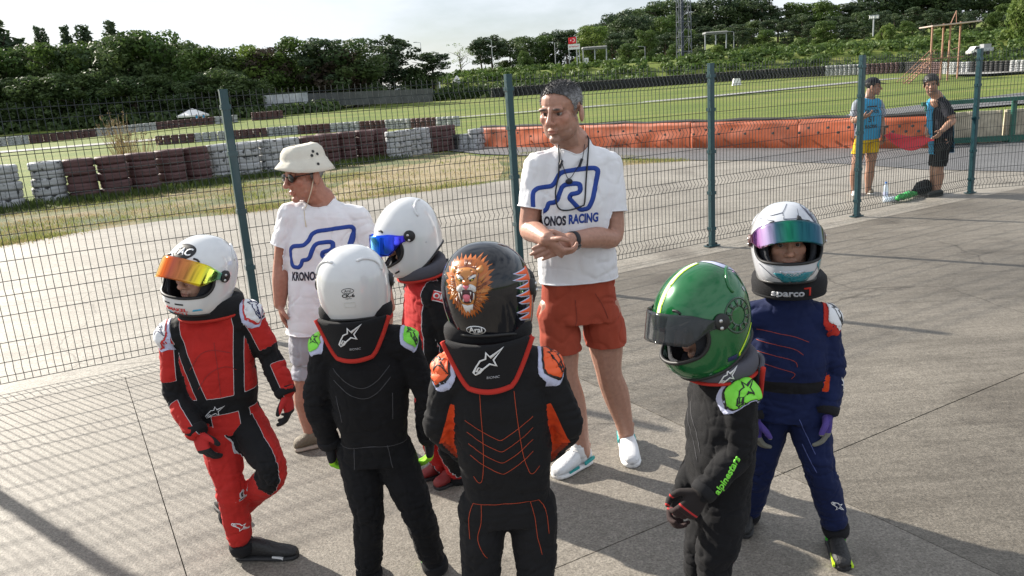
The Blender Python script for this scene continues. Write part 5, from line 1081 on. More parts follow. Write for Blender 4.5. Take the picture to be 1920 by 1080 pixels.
root, su, tr, sh, htr, hf_, bo = driver('person in plain black race suit and white helmet, back turned', J, 1.0, mSuitK, None, dict(c=at(664, 536, 2.67), f=(0, 1, -.06), u=(.0, .06, 1), s=.985, paint=mWhP, visor=grey, open=.1), dict(m=mGl2), [(gnd(690, 1092), gnd(700, 1060), mShK, mSoW, mLace, None), (gnd(812, 1078), gnd(804, 1046), mShK, mSoK, None, [(0, .35, mNeG, .05), (.6, .9, mNeY, .025)])], hands={'L': ((.05, .15, -1), (.95, .1, 0), (0, 1, 0)), 'R': ((-.05, .15, -1), (-.95, .1, 0), (0, 1, 0))}, seed=7)
epaulettes(root, su, tr, J, mLil, mNeon, mLogoK, (0, -.5, 0), .8)
def back_logo(root, bo, s=1.):
    nb, pt, plate, T = bo; O = T((0, -.13, -.058)); X = T((1, 0, 0)) - T((0, 0, 0)); lay('brace_emblem', star_shapes(.088 * s, mLogoW, .05, .15, 0, .022) + [(xf(text2('BIONIC', .011, .2), .012, -.03), mGreyP, 0), (poly2([(-.008, -.083), (.008, -.083), (.008, -.071), (-.008, -.071)]), mYel, 1)], (O, X, (0, 0, 1)), pt, root, plate, .02, .0025)
back_logo(root, bo); c, r, f, u = hf_
lay('helmet_lettering', [(line2([(.02 * math.cos(a), .008 + .0085 * math.sin(a)) for a in np.linspace(0, 5.9, 20)], .0018, True), mLogoK, 0), (xf(text2('Arai', .0135, .1), 0, .008), mLogoK, 1), (xf(text2('CK-6', .016, 0, .0006, 1.2), 0, -.009), mLogoK, 0), (xf(text2('HELMET', .005, 0, 0, 1.2), 0, -.019), mLogoK, 0), (line2([(-.018, -.05), (.018, -.05), (.018, -.034), (-.018, -.034)], .0008, True), mat('print_faint', (.6, .6, .55), .5), 0)], (c + r * .006, r, u), htr, root, sh)
fr = (Vector(J['pel']), Vector((1, 0, 0)), (0, 0, 1))
stitch('stitching', [[(-.1, .3), (-.05, .25), (0, .23), (.05, .25), (.1, .3)], [(-.1, .26), (-.05, .21), (0, .19), (.05, .21), (.1, .26)], [(-.12, -.01), (0, 0), (.12, -.01)], [(-.06, 0), (-.065, -.06), (-.07, -.09)], [(.06, 0), (.065, -.06), (.07, -.09)], [(-.09, .1), (-.1, .2)], [(.09, .1), (.1, .2)]], .0018, mStG, fr, tr, root, su)
# ---------------- 3: black suit with orange, lion helmet, seen from behind
J = dict(neck=at(918, 646, 2.24), shL=at(846, 700, 2.22), shR=at(1020, 692, 2.22), elL=at(822, 796, 2.22), wrL=at(866, 842, 2.33), elR=at(1066, 796, 2.22), wrR=at(1028, 842, 2.35), pel=at(950, 918, 2.24), hipL=at(906, 950, 2.24), hipR=at(998, 950, 2.24), knL=at(902, 1074, 2.2), anL=at(902, 1165, 2.22), knR=at(1004, 1074, 2.2), anR=at(1006, 1165, 2.22), fwd=(.04, 1, 0))
def f_org(V, J):
    R = regions(V, J); v = np.full(len(V), -.05)
    for s, i in (('L', 0), ('R', 2)):
        (a, ta), (b, tb) = inward(V, J, s); q = R == i; v[q] = np.minimum(a - .012, (ta - .45) * .2)[q]; q = R == i + 1; v[q] = np.maximum((b - .0), -.02 - V[:, 2] * 0 + np.where(b > -.02, .02, -.02))[q]
    return {'org': v}
mSuit3 = panel_mat('suit_black_orange', [cBLK, cORG], ['org'])
root, su, tr, sh, htr, hf_, bo = driver('person in black race suit with orange stitching and roaring lion helmet, back turned', J, 1.02, mSuit3, f_org, dict(c=at(914, 548, 2.23), f=(.30, .95, -.04), u=(0, .04, 1), s=1.02, paint=mTiP, visor=grey, open=.15, ridges=False), dict(), [(gnd(900, 1212), gnd(900, 1150), mShK, mSoK, None, None), (gnd(1004, 1212), gnd(1006, 1150), mShK, mSoK, None, None)], hands={'L': ((.6, .7, -.3), (.3, .2, -1), (.4, -.5, .6)), 'R': ((-.6, .7, -.3), (-.3, .2, -1), (-.4, -.5, .6))}, seed=11, torso=dict(w=(.135, .132, .144, .152, .132, .075)), curl=(.2, .3, .3))
epaulettes(root, su, tr, J, mLil, mOrgP, mLogoK, (0, -.5, 0), 1.0, 'LR', mLogoK); back_logo(root, bo, 1.05)
fr = (Vector(J['pel']), Vector((1, -.04, 0)), (0, 0, 1)); ch = []
for k_ in range(4): z0 = .285 - .037 * k_; ch.append([(-.1 + .002 * k_, z0), (-.05, z0 - .035), (-.012, z0 - .058), (0, z0 - .062), (.012, z0 - .058), (.05, z0 - .035), (.1 - .002 * k_, z0)])
stitch('stitching', ch + [[(-.05, .37), (-.052, .2), (-.062, .1), (-.075, .08), (-.09, .1)], [(.05, .37), (.06, .2), (.075, .12), (.088, .1), (.11, .12)], [(-.1, 0), (0, .004), (.1, 0)], [(-.075, 0), (-.08, -.06), (-.095, -.12), (-.07, -.18)], [(.075, 0), (.085, -.06), (.09, -.12), (.1, -.18)], [(.1, 0), (.12, -.05), (.125, -.12)], [(-.1, 0), (-.118, -.05), (-.12, -.12)]], .0018, mStO, fr, tr, root, su)
c, r, f, u = hf_
# the lion
mM1 = mat('lion_mane', (.46, .12, .014), .3, coat=.3); mM2 = mat('lion_mane_dark', (.16, .035, .008), .3, coat=.6); mM3 = mat('lion_gold', (.5, .2, .045), .3, coat=.3); mFu = mat('lion_white', (.6, .59, .58), .3, coat=.6); mMo = mat('lion_mouth', (.05, .008, .01), .3); mTo = mat('lion_tongue', (.65, .15, .2), .3)
rl = random.Random(4); S_ = []
mane = [(-.06, .055), (-.045, .07), (-.02, .078), (.01, .08), (.04, .074), (.06, .058), (.07, .03), (.067, .0), (.058, -.03), (.045, -.055), (.03, -.075), (.012, -.088), (-.005, -.092), (-.02, -.086), (-.036, -.07), (-.052, -.045), (-.064, -.015), (-.068, .02)]
zz = []
for i, (a_, b_) in enumerate(blob(mane, 4)): k_ = 1.0 + (.16 if i % 2 else -.06) * rl.uniform(.5, 1.3); zz.append((a_ * k_, b_ * k_))
S_.append((poly2(zz), mM1, 0))
for i in range(170):
    a = rl.uniform(0, 6.28); q0 = rl.uniform(.028, .05); q1 = q0 + rl.uniform(.018, .034); e = 1.12 if math.sin(a) < 0 else .95; w_ = rl.uniform(.06, .13); cx, cy = 0, -.003
    p = lambda aa, q: (cx + math.cos(aa) * q, cy + math.sin(aa) * q * e * 1.05); S_.append((poly2([p(a - w_ * .5, q0), p(a + w_ * .5, q0), p(a + .16, q1)]), rl.choice([mM2, mM3, mM1, mM2, mM3]), 1 + i % 2))
S_.append((xf(poly2(blob([(-.036, .04), (-.02, .05), (0, .053), (.02, .05), (.036, .04), (.034, .01), (.028, -.015), (.024, -.045), (.012, -.058), (0, -.06), (-.012, -.058), (-.024, -.045), (-.028, -.015), (-.034, .01)], 3)), 0, 0, 1.08), mM2, 3))
S_.append((poly2(blob([(-.036, .04), (-.02, .05), (0, .053), (.02, .05), (.036, .04), (.034, .01), (.028, -.015), (.024, -.045), (.012, -.058), (0, -.06), (-.012, -.058), (-.024, -.045), (-.028, -.015), (-.034, .01)], 3)), mM3, 4))
for sg in (-1, 1):
    S_ += [(poly2(blob([(sg * .008, .022), (sg * .018, .03), (sg * .031, .033), (sg * .028, .022), (sg * .016, .016)], 3)), mFu, 5), (poly2([(sg * .01, .018), (sg * .03, .027), (sg * .024, .017), (sg * .014, .013)]), mLogoK, 6), (poly2([(sg * .015, .018), (sg * .024, .021), (sg * .02, .016)]), mYel, 7),
           (poly2(blob([(sg * .002, -.002), (sg * .014, .006), (sg * .03, -.002), (sg * .032, -.014), (sg * .02, -.018), (sg * .006, -.012)], 3)), mFu, 5), (poly2(blob([(sg * .03, .046), (sg * .044, .058), (sg * .052, .045), (sg * .042, .036)], 3)), mM3, 4),
           (poly2([(sg * .012, -.016), (sg * .017, -.017), (sg * .014, -.03)]), mFu, 9), (poly2([(sg * .009, -.048), (sg * .014, -.046), (sg * .0105, -.036)]), mFu, 9), (poly2([(sg * .021, -.02), (sg * .026, -.02), (sg * .023, -.04), (sg * .019, -.04)]), mFu, 6)]
    for q in range(6): S_.append((xf(poly2([(.0007 * math.cos(a), .0007 * math.sin(a)) for a in np.linspace(0, 5.5, 6)]), sg * (.014 + .004 * (q % 3)), -.006 - .004 * (q // 3)), mLogoK, 6))
S_ += [(poly2([(-.012, .016), (.012, .016), (.009, .002), (0, -.006), (-.009, .002)]), mM1, 6), (poly2(blob([(-.01, .001), (.01, .001), (.004, -.008), (0, -.01), (-.004, -.008)], 3)), mTo, 7), (poly2(blob([(-.02, -.014), (0, -.011), (.02, -.014), (.02, -.035), (.012, -.05), (0, -.053), (-.012, -.05), (-.02, -.035)], 3)), mMo, 6), (poly2(blob([(-.011, -.028), (0, -.024), (.011, -.028), (.009, -.043), (0, -.047), (-.009, -.043)], 3)), mTo, 8), (poly2([(-.018, -.055), (-.008, -.057), (0, -.059), (.008, -.057), (.018, -.055), (.014, -.075), (.008, -.07), (.004, -.085), (-.002, -.076), (-.008, -.084), (-.012, -.072)]), mFu, 5)]
for sg in (-1, 1): S_ += [(line2([(sg * .004, .02), (sg * .012, .028), (sg * .03, .038)], .0022), mM2, 8), (line2([(sg * .006, -.012), (sg * .026, -.02), (sg * .03, -.032), (sg * .022, -.05)], .0016), mLogoK, 8), (line2([(sg * .005, .008), (sg * .012, .006)], .0014), mM2, 8), (line2([(sg * .036, .03), (sg * .036, .01), (sg * .032, -.012)], .0018), mM2, 8), (poly2(blob([(sg * .018, .042), (sg * .03, .04), (sg * .033, .034), (sg * .02, .037)], 3)), mM1, 8)]
for i in range(14): x = rl.uniform(-.008, .008); S_.append((line2([(x, .05 + rl.uniform(-.005, .005)), (x * 1.8, .075)], .0012), mM2, 3))
lay('lion_artwork', [(xf(s_, -.008, .05, .92), m_, l_ * .55) for s_, m_, l_ in S_], (c, r, u), htr, root, sh, .02, .0006, .25, None, .0006)
lay('helmet_lettering', [(poly2([(.029 * math.cos(a), -.082 + .0145 * math.sin(a)) for a in np.linspace(0, 6.2, 30)]), mLogoW, 0), (poly2([(.0265 * math.cos(a), -.082 + .012 * math.sin(a)) for a in np.linspace(0, 6.2, 30)]), mTiP, 1), (xf(text2('Arai', .023, .12, .0007), 0, -.081), mLogoW, 2), (xf(text2('HELMET', .005), 0, -.091), mLogoW, 2)], (c - f * .02, r, u), htr, root, sh, .02)
fl_ = []; rl = random.Random(8)
for i, z in enumerate((.062, .045, .022, .0, -.022, -.05, -.07)):
    L1 = (.05, .058, .05, .052, .04, .046, .03)[i]; h_ = .011; fl_ += [(poly2([(.03, z + h_), (.03, z - h_), (-.012 - L1 * .3, z - h_ * .2), (-L1, z + h_ * .6), (-L1 * .4, z + h_ * .8)]), mLil, 0), (poly2([(.03, z + h_ * .7), (.03, z - h_ * .7), (-L1 * .3, z - h_ * .05), (-L1 * .82, z + h_ * .5), (-L1 * .35, z + h_ * .55)]), mOrgP, 1)]
lay('flame_artwork', [(poly2([(.025, .075), (.045, .075), (.045, -.08), (.025, -.08)]), mOrgP, 0)] + fl_, (c + u * 0, r * .25 + f * .97, u), htr, root, sh, .015, .001)
# ---------------- 4: green helmet, black suit, side on
J = dict(neck=at(1347, 705, 2.34), shL=at(1386, 742, 2.24), shR=at(1322, 732, 2.44), elL=at(1384, 850, 2.2), wrL=at(1322, 918, 2.16), elR=at(1316, 846, 2.46), wrR=at(1284, 922, 2.36), pel=at(1348, 918, 2.34), hipL=at(1358, 950, 2.28), hipR=at(1336, 945, 2.4), knL=at(1338, 1066, 2.25), anL=at(1352, 1150, 2.28), knR=at(1314, 1050, 2.37), anR=at(1322, 1135, 2.4), fwd=(-.93, -.37, 0))
root, su, tr, sh, htr, hf_, bo = driver('person in black race suit and glossy green helmet, turned to the left', J, .98, mSuitK, None, dict(c=at(1316, 592, 2.33), f=(-.86, -.34, -.38), u=(-.33, -.02, .94), s=1.06, paint=mGrP, visor=visor_mat('visor_dark', [(0, (.03, .035, .04)), (1, (.03, .035, .04))], .72, 0, .05), open=.5, plate=True, btilt=-.12), dict(m=panel_mat('glove_black_red', [(.018, .016, .016), (.02, .016, .016), (.03, .016, .016)], ['back', 'tip'], pipe=[('tip', (.45, .03, .03), .003), ('back', (.35, .03, .03), .0015)])), [(gnd(1368, 1185), gnd(1300, 1195), mShK, mSoK, None, None), (gnd(1332, 1150), gnd(1276, 1156), mShK, mSoK, None, None)], (0, 1, -.1), hands={'L': ((-.65, -.1, -.75), (.3, .9, -.1), (-.75, .1, .6)), 'R': ((-.5, -.5, -.6), (.1, -.9, .1), (-.7, -.2, .6))}, brc=(mBraceG, mBraceR), seed=15, tone=(.42, .25, .18), curl=(.6, .7, .5))
epaulettes(root, su, tr, J, mLil, mNeon, mLogoK, (-.1, -.55, 0), 1.05, 'L', mLogoK); c, r, f, u = hf_
gb_ = [(poly2([(-.175, .147), (-.1, .16), (0, .16), (0, .128), (-.05, .138), (-.1, .137), (-.165, .118)]), mNeY, 0)]
lay('crown_stripe', [(poly2([(-.17, -.011), (.06, -.011), (.06, .011), (-.17, .011)]), mNeY, 0), (poly2([(-.17, -.006), (.06, -.006), (.06, .006), (-.17, .006)]), mLogoW, 1)], (c, -f, r), htr, root, sh, .012, .0012)
lay('rear_panel', [(poly2(blob([(-.06, .03), (0, .06), (.06, .03), (.05, -.03), (.03, -.08), (-.03, -.08), (-.05, -.03)], 3)), mLil, 0), (poly2(blob([(-.03, .01), (0, .03), (.03, .01), (.02, -.06), (-.02, -.06)], 3)), mat('print_navy', (.01, .015, .08), .6), 1)], (c, r, u * .75 + f * .66), htr, root, sh, .012, .0012)
g2 = mat('helmet_dark_green', (.004, .04, .018), .25, .3, coat=.8); sp = []
for i in range(10):
    a = i * .628; sp.append((poly2([(.024 * math.cos(a), .024 * math.sin(a)), (.047 * math.cos(a - .16), .047 * math.sin(a - .16)), (.047 * math.cos(a + .16), .047 * math.sin(a + .16))]), g2, 1))
sp += [(line2([(q * math.cos(a), q * math.sin(a)) for a in np.linspace(0, 6.1, 30)], .006, True), g2, 0) for q in (.052, .03)]
lay('side_artwork', [(xf(s_, .045, -.005), m_, l_) for s_, m_, l_ in sp] + [(poly2([(.0, -.115), (.09, -.062), (.093, -.067), (.008, -.118), (.004, -.135), (-.003, -.135)]), mNeY, 0), (poly2([(-.04, -.105), (-.006, -.112), (-.01, -.128), (-.045, -.118)]), mat('print_navy'), 0), (poly2([(.11, .05), (.118, .05), (.118, .035), (.11, .035)]), mGreyP, 0)], (c, -f, u), htr, root, sh, .012, .0012)
lay('sleeve_lettering', [(xf(text2('alpinestars', .03, .2, .001), 0, 0, 1, .95), mNeon, 0)], (Vector(J['elL']).lerp(Vector(J['wrL']), .45) + Vector((0, -.04, 0)), (1, 0, 0), (0, .15, 1)), tr, root, su, .02)
stitch('stitching', [[(-.1, .27), (-.06, .2), (-.03, .14)], [(-.09, .3), (-.04, .23), (-.02, .17)]], .002, mStG, (Vector(J['pel']), Vector((.8, -.6, 0)), (0, 0, 1)), tr, root, su)
bt = bo[3]; lay('brace_emblem', star_shapes(.06, mLogoW, .06, .25, 0, 0), (bt((-.06, .02, .012)), Vector((.93, -.1, 0)), (0, 0, 1)), bvh(*(lambda m: ([v.co + root.location for v in m.vertices], [tuple(p.vertices) for p in m.polygons]))(bo[0].data)), root, bo[0], .02)
# ---------------- 5: blue suit, white and teal helmet
J = dict(neck=at(1480, 556, 2.72), shL=at(1546, 602, 2.7), shR=at(1418, 596, 2.75), elL=at(1562, 696, 2.68), wrL=at(1552, 766, 2.63), elR=at(1402, 690, 2.78), wrR=at(1412, 776, 2.7), pel=at(1476, 738, 2.72), hipL=at(1508, 765, 2.7), hipR=at(1446, 765, 2.74), knL=at(1538, 880, 2.63), anL=at(1562, 972, 2.66), knR=at(1424, 880, 2.77), anR=at(1406, 950, 2.88), fwd=(-.12, -.99, 0))
def f_blu(V, J):
    R = regions(V, J); l, f, u, H, *_ = tframe(V, J); v = np.full(len(V), -.05); w_ = np.full(len(V), -.05)
    for s, i in (('L', 0), ('R', 2)):
        (a, ta), (b, tb) = inward(V, J, s); q = R == i; v[q] = np.minimum(a - .03, (ta - .5) * .2)[q]; q = R == i + 1; v[q] = np.minimum(b - .022, (.6 - tb) * .2)[q]
    q = R == 8; w_[q] = (.022 - np.abs(u - .055))[q]; q = (R == 4) | (R == 6); inn = np.abs(l); w_[q] = np.minimum(.028 - inn, .02 - np.abs(u + .08))[q]; return {'org': v, 'blk': w_}
mSuit5 = panel_mat('suit_blue', [cNAVY, cORG, cBLK], ['org', 'blk'])
teal = visor_mat('visor_teal', [(0, (.25, .06, .2)), (.14, (.45, .15, .45)), (.26, (.8, .6, .85)), (.36, (.06, .13, .17)), (.47, (.02, .2, .11)), (.56, (.02, .1, .11)), (.8, (.02, .07, .12)), (1, (.04, .05, .06))])  # coating tints; the pink-white glare is painted in as a colour band
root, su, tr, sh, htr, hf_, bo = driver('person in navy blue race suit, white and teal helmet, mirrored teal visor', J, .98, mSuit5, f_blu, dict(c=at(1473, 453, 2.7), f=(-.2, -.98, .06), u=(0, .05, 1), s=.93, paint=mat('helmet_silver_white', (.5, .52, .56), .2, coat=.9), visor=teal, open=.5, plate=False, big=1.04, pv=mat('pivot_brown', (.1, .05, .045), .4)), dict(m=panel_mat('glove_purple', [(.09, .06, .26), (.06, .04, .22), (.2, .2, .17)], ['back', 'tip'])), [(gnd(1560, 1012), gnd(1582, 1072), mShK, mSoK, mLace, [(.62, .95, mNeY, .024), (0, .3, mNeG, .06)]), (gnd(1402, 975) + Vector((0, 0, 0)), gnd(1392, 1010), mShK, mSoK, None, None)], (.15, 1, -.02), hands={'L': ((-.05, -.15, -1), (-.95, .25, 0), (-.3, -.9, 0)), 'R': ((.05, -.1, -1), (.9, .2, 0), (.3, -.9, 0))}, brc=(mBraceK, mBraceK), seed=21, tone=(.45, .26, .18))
epaulettes(root, su, tr, J, mBraceR, mLogoW, mLogoK, (0, -.5, 0), 1.0, 'L'); c, r, f, u = hf_
nvy = mat('helmet_navy', (.01, .015, .05), .2, coat=.8); tea = mat('helmet_teal', (.01, .2, .25), .2, coat=.8); sil = mat('helmet_silver', (.45, .48, .55), .3, .3, coat=.8)
lay('crown_artwork', [(poly2([(.03, .15), (.06, .15), (.11, .06), (.125, .02), (.105, .02), (.085, .07)]), nvy, 0), (poly2([(.066, .15), (.085, .14), (.122, .07), (.115, .06)]), tea, 0)] + [(line2(l_, .0016), nvy, 0) for l_ in ([(-.06, .1), (-.02, .11), (0, .135)], [(-.02, .11), (-.02, .09), (.03, .09), (.03, .12)], [(.03, .09), (.06, .08)], [(-.09, .09), (-.05, .085)], [(-.1, -.06), (-.06, -.1), (-.02, -.118)], [(.1, -.06), (.07, -.1), (.03, -.118)])] + [(poly2([(-.06, -.088), (-.03, -.12), (0, -.13), (.05, -.12), (.075, -.088), (.05, -.1), (0, -.112), (-.04, -.1)]), tea, 0), (poly2([(-.04, -.082), (.045, -.082), (.02, -.1), (-.02, -.1)]), sil, 0), (poly2([(.085, -.07), (.12, -.02), (.122, -.05), (.1, -.1)]), tea, 0), (poly2([(.02, .085), (.04, .083), (.036, .095), (.026, .1)]), mLogoK, 1)], (c, -r, u), htr, root, sh, .012, .0012)
bt = bo[3]; bm5 = bvh(*(lambda m: ([v.co + root.location for v in m.vertices], [tuple(p.vertices) for p in m.polygons]))(bo[0].data)); lay('brace_lettering', [(text2('sparco', .034, 0, .0012, 1.15), mGreyP, 0), (poly2([(.05, .02), (.075, .02), (.075, -.01), (.068, -.01), (.068, .014), (.05, .014)]), mBraceR, 0)], (bt((.03, .1, .006)), (1, -.1, 0), (0, 0, 1)), bm5, root, bo[0], .02)
fr = (Vector(J['pel']), Vector((1, -.12, 0)), (0, 0, 1)); stitch('stitching', [[(-.12, .27 - .04 * i), (-.06, .262 - .042 * i), (.0, .25 - .044 * i), (.05 - .02 * i, .23 - .045 * i)] for i in range(4)], .0017, mStO, fr, tr, root, su)
stitch('leg_piping', [[(.02, -.06), (.05, -.13), (.075, -.19)], [(.035, -.16), (.06, -.22), (.08, -.26)]], .0022, mat('piping_blue', (.1, .13, .35), .6), fr, tr, root, su)
lay('shin_emblem', star_shapes(.055, mLogoW, .05, -1.3, .015, 0), (Vector(J['knL']).lerp(Vector(J['anL']), .6), (1, 0, 0), (0, 0, 1)), tr, root, su)
lay('sleeve_emblem', star_shapes(.05, mLogoW, .06, 1.2, 0, 0) , (Vector(J['elL']).lerp(Vector(J['wrL']), .35) + Vector((.02, 0, 0)), (.8, .6, 0), (0, 0, 1)), tr, root, su)
# ---------------- 6: red suit, white helmet with blue visor, behind the others
J = dict(neck=at(792, 522, 3.4), shL=at(818, 556, 3.3), shR=at(782, 540, 3.5), elL=at(842, 640, 3.28), wrL=at(850, 720, 3.22), elR=at(770, 620, 3.52), wrR=at(766, 690, 3.42), pel=at(818, 730, 3.4), hipL=at(832, 755, 3.35), hipR=at(806, 750, 3.46), knL=at(842, 830, 3.33), anL=at(856, 880, 3.4), knR=at(812, 825, 3.42), anR=at(830, 872, 3.5), fwd=(-.9, -.43, 0))
def f_omp(V, J):
    R = regions(V, J); l, f, u, H, *_ = tframe(V, J); v = np.full(len(V), -.05); q = R == 8; v[q] = np.maximum(-f - .02, np.abs(l) - .1)[q]; q = (R == 0) | (R == 1) | (R == 2) | (R == 3); (a, ta), (b, tb) = inward(V, J, 'L'); v[q] = (.02 - a)[q]; q = R >= 4
    q = (R >= 4) & (R < 8); v[q] = (np.abs(l) - .07)[q]; return {'blk': v}
mSuit6 = panel_mat('suit_red', [(.48, .022, .022), cBLK], ['blk'], pipe=[('blk', (.55, .55, .58), .0018)])
blue = visor_mat('visor_blue', [(0, (.1, .03, .45)), (.2, (.02, .06, .8)), (.5, (.01, .15, .95)), (.6, (.1, .45, 1)), (.7, (.01, .12, .9)), (1, (.06, .03, .5))])  # coating blues, with a lighter reflected band painted in
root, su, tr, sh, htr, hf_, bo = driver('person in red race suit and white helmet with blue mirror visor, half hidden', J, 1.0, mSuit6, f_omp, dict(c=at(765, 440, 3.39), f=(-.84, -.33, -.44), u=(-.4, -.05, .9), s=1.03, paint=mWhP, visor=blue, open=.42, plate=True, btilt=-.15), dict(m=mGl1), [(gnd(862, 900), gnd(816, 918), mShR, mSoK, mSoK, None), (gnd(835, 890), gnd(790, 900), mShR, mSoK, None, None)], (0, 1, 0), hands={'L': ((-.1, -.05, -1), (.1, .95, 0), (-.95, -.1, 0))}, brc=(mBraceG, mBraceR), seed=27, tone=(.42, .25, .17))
lay('shoulder_lettering', [(poly2([(-.04, -.022), (.04, -.022), (.04, .022), (-.04, .022)]), mRedP, 0), (line2([(-.038, .02), (.038, .02)], .003), mLogoW, 1), (line2([(-.038, -.02), (.038, -.02)], .003), mLogoW, 1), (text2('OMP', .032, 0, .001, 1.1), mLogoW, 1)], (Vector(J['shL']) + Vector((.015, 0, -.01)), (.9, .1, -.35), (.2, .35, .9)), tr, root, su, .015)
c, r, f, u = hf_; lay('chin_vent', [(poly2([(-.148, -.098), (-.128, -.094), (-.128, -.102), (-.147, -.105)]), mLogoK, 0), (poly2([(.03 + .003 * math.cos(a), -.05 + .003 * math.sin(a)) for a in np.linspace(0, 5.8, 10)]), mGreyP, 0)], (c, -f, u), htr, root, sh)
# ================================================================ ADULTS
mTee = fabric('tee_white', col=(.8, .8, .83), var=.03, vscale=10); mTeeBlue = mat('tee_print_blue', (.012, .052, .3), .7); mTeeK = mat('tee_print_black', (.02, .02, .04), .7)
TRACK = [(-.118, .02), (-.1, .034), (-.052, .036), (-.038, .048), (-.022, .078), (-.002, .088), (.1, .092), (.114, .08), (.108, .05), (.094, -.02), (.078, -.052), (.05, -.056), (.034, -.038), (.012, -.01), (.018, .004), (.046, .008), (.052, .018), (.05, .036), (.036, .042), (-.002, .04), (-.014, .03), (-.03, -.012), (-.042, -.022), (-.064, -.024), (-.072, -.044), (-.084, -.054), (-.108, -.052), (-.118, -.04)]
def rounded(pts, n=3):
    out = []
    for i in range(len(pts)):
        a = Vector(pts[i - 1]); b = Vector(pts[i]); c = Vector(pts[(i + 1) % len(pts)]); p = b.lerp(a, .3); q = b.lerp(c, .3)
        for k in range(n + 1): t = k / n; out.append(tuple(p.lerp(b, t).lerp(b.lerp(q, t), t)))
    return out
def tee_print(root, o, tr, O, X, s=1., ly=0):
    lay('chest_print', [(xf(line2(rounded(TRACK), .0165, True), 0, 0, s), mTeeBlue, 0), (xf(text2('KRONOS', .047, .12, .002, .6), -.064 * s, -.092 * s, s), mTeeK, 0), (xf(text2('RACING', .047, .12, .002, .6), .056 * s, -.09 * s, s), mTeeBlue, 0)], (O, X, (0, 0, 1)), tr, root, o, .012, .0014, .3)
def trunk(J, k, w, d, drop=.09): return loft(seclerp(torso_secs(J, k, w, d, drop)))
def adult(label, J, k, hd, hf, hu, hs, tone, shirt, shorts, handsd, feet, sleeve=.62, hemz=None, shemz=.6, stub=None, seed=1, brow=(.03, .025, .022), vox=.0042, look=(0, 1, 0), arm=(.05, .052, .045, .047, .033), leg=(.09, .084, .062, .066, .043), wr=.008, nrad=.064, tw=(.16, .15, .165, .18, .16, .075), td=(.12, .115, .125, .12, .09, .07), curl=(.35, .4, .3), neckr=.074, hw=1.):
    gx = (Vector(J['anL']) + Vector(J['anR'])) / 2; root = empty('person', (gx.x, gx.y, 0), 0, label, 'person')
    parts = head_parts(hd, hf, hu, hs, J['neck'], True, nrad) + [trunk(J, k * .86, tw, td)]
    for s in 'LR':
        A, B, D = (Vector(J[q + s]) for q in ('sh', 'el', 'wr')); parts.append(limb([A, A.lerp(B, .5), B, B.lerp(D, .4), D], [r * k for r in arm])); ctr = Vector(J['shL']).lerp(Vector(J['shR']), .5); parts.append(limb([ctr.lerp(A, .4) - Vector((0, 0, .035)), A - Vector((0, 0, .008))], [.05 * k, .046 * k]))
        A, B, D = (Vector(J[q + s]) for q in ('hip', 'kn', 'an')); dn = (B - A).normalized(); calf = Vector(J['fwd']) * -.014
        parts.append(limb([A, A.lerp(B, .5), B, B.lerp(D, .35) + calf, D, D - Vector((0, 0, .04))], [r * k for r in leg] + [.036 * k])); parts += hand(J['wr' + s], *handsd[s][:3], s=handsd[s][3] if len(handsd[s]) > 3 else 1., curl=handsd[s][4] if len(handsd[s]) > 4 else curl)
        parts.append(ell(B + Vector(J['fwd']) * .022 * k, (.042 * k, .042 * k, .05 * k))); parts += [ell(D + Vector((sg_ * .036 * k, 0, .01)), (.012, .014, .014)) for sg_ in (-1, 1)]
        ft = feet['RL'.index(s)]; td0 = (Vector(ft[1]) - Vector(ft[0])); parts.append(limb([D - Vector((0, 0, .02)), Vector(ft[0]) + td0 * .25 + Vector((0, 0, .055)), Vector(ft[0]) + td0 * .75 + Vector((0, 0, .035))], [.03 * k, .024, .018]))
    V, F = remesh(parts, vox, 2); V = sculpt_head(V, hd, hf, hu, hs); body = put('body', V, F, mSkin, root, None, {'tone': skin_tone(V, hd, hf, hu, hs, tone, (tone[0] * .95, tone[1] * .6, tone[2] * .6), brow, stub)})
    if look: eyes(root, body, hd, hf, hu, hs, look)
    # shirt: cut open at neck, sleeves and hem
    sp = [trunk(J, k * hw, tuple(x * y for x, y in zip(tw[:5], (1.2, 1.16, 1.08, 1.08, 1.08))) + (tw[5],), tuple(x * y for x, y in zip(td[:5], (1.15, 1.12, 1.08, 1.08, 1.08))) + (td[5],), .14)]
    for s in 'LR':
        A, B = Vector(J['sh' + s]), Vector(J['el' + s]); ctr = Vector(J['shL']).lerp(Vector(J['shR']), .5); sp.append(limb([A, A.lerp(B, .5), A.lerp(B, .95)], [.068 * k, .07 * k, .072 * k])); sp.append(limb([Vector(J['neck']).lerp(A, .15) - Vector((0, 0, .035)), Vector(J['neck']).lerp(A, .6) - Vector((0, 0, .02)), A], [.066 * k, .066 * k, .066 * k]))
    V, F = remesh(sp, vox * 1.5, 4); N = vnormals(V, F); V = wrinkle(V, N, wr, (7, 7, 5), seed); N = vnormals(V, F); V = crease(V, N, wr * .6, (9, 9, 3.5), seed + 3); N = vnormals(V, F); V = crease(V, N, wr * .22, (6, 6, 14), seed + 6, .1); val = np.ones(len(V)); R0 = np.array(J['neck'])
    for s in 'LR':
        A, B = np.array(J['sh' + s]), np.array(J['el' + s]); ax = (B - A) / np.linalg.norm(B - A); t = ((V - A) @ ax) / np.linalg.norm(B - A); d = np.linalg.norm(V - (A + np.clip(t, 0, 1.03)[:, None] * (B - A)), axis=1); l_, f_, u_, *_q = tframe(V, J); td_ = np.sqrt((l_ / (tw[3] * k)) ** 2 + (f_ / (td[3] * k)) ** 2); val = np.where((d < .092 * k) & ((td_ > 1.22) | (t < sleeve)), np.minimum(val, (sleeve - t) * .3), val)
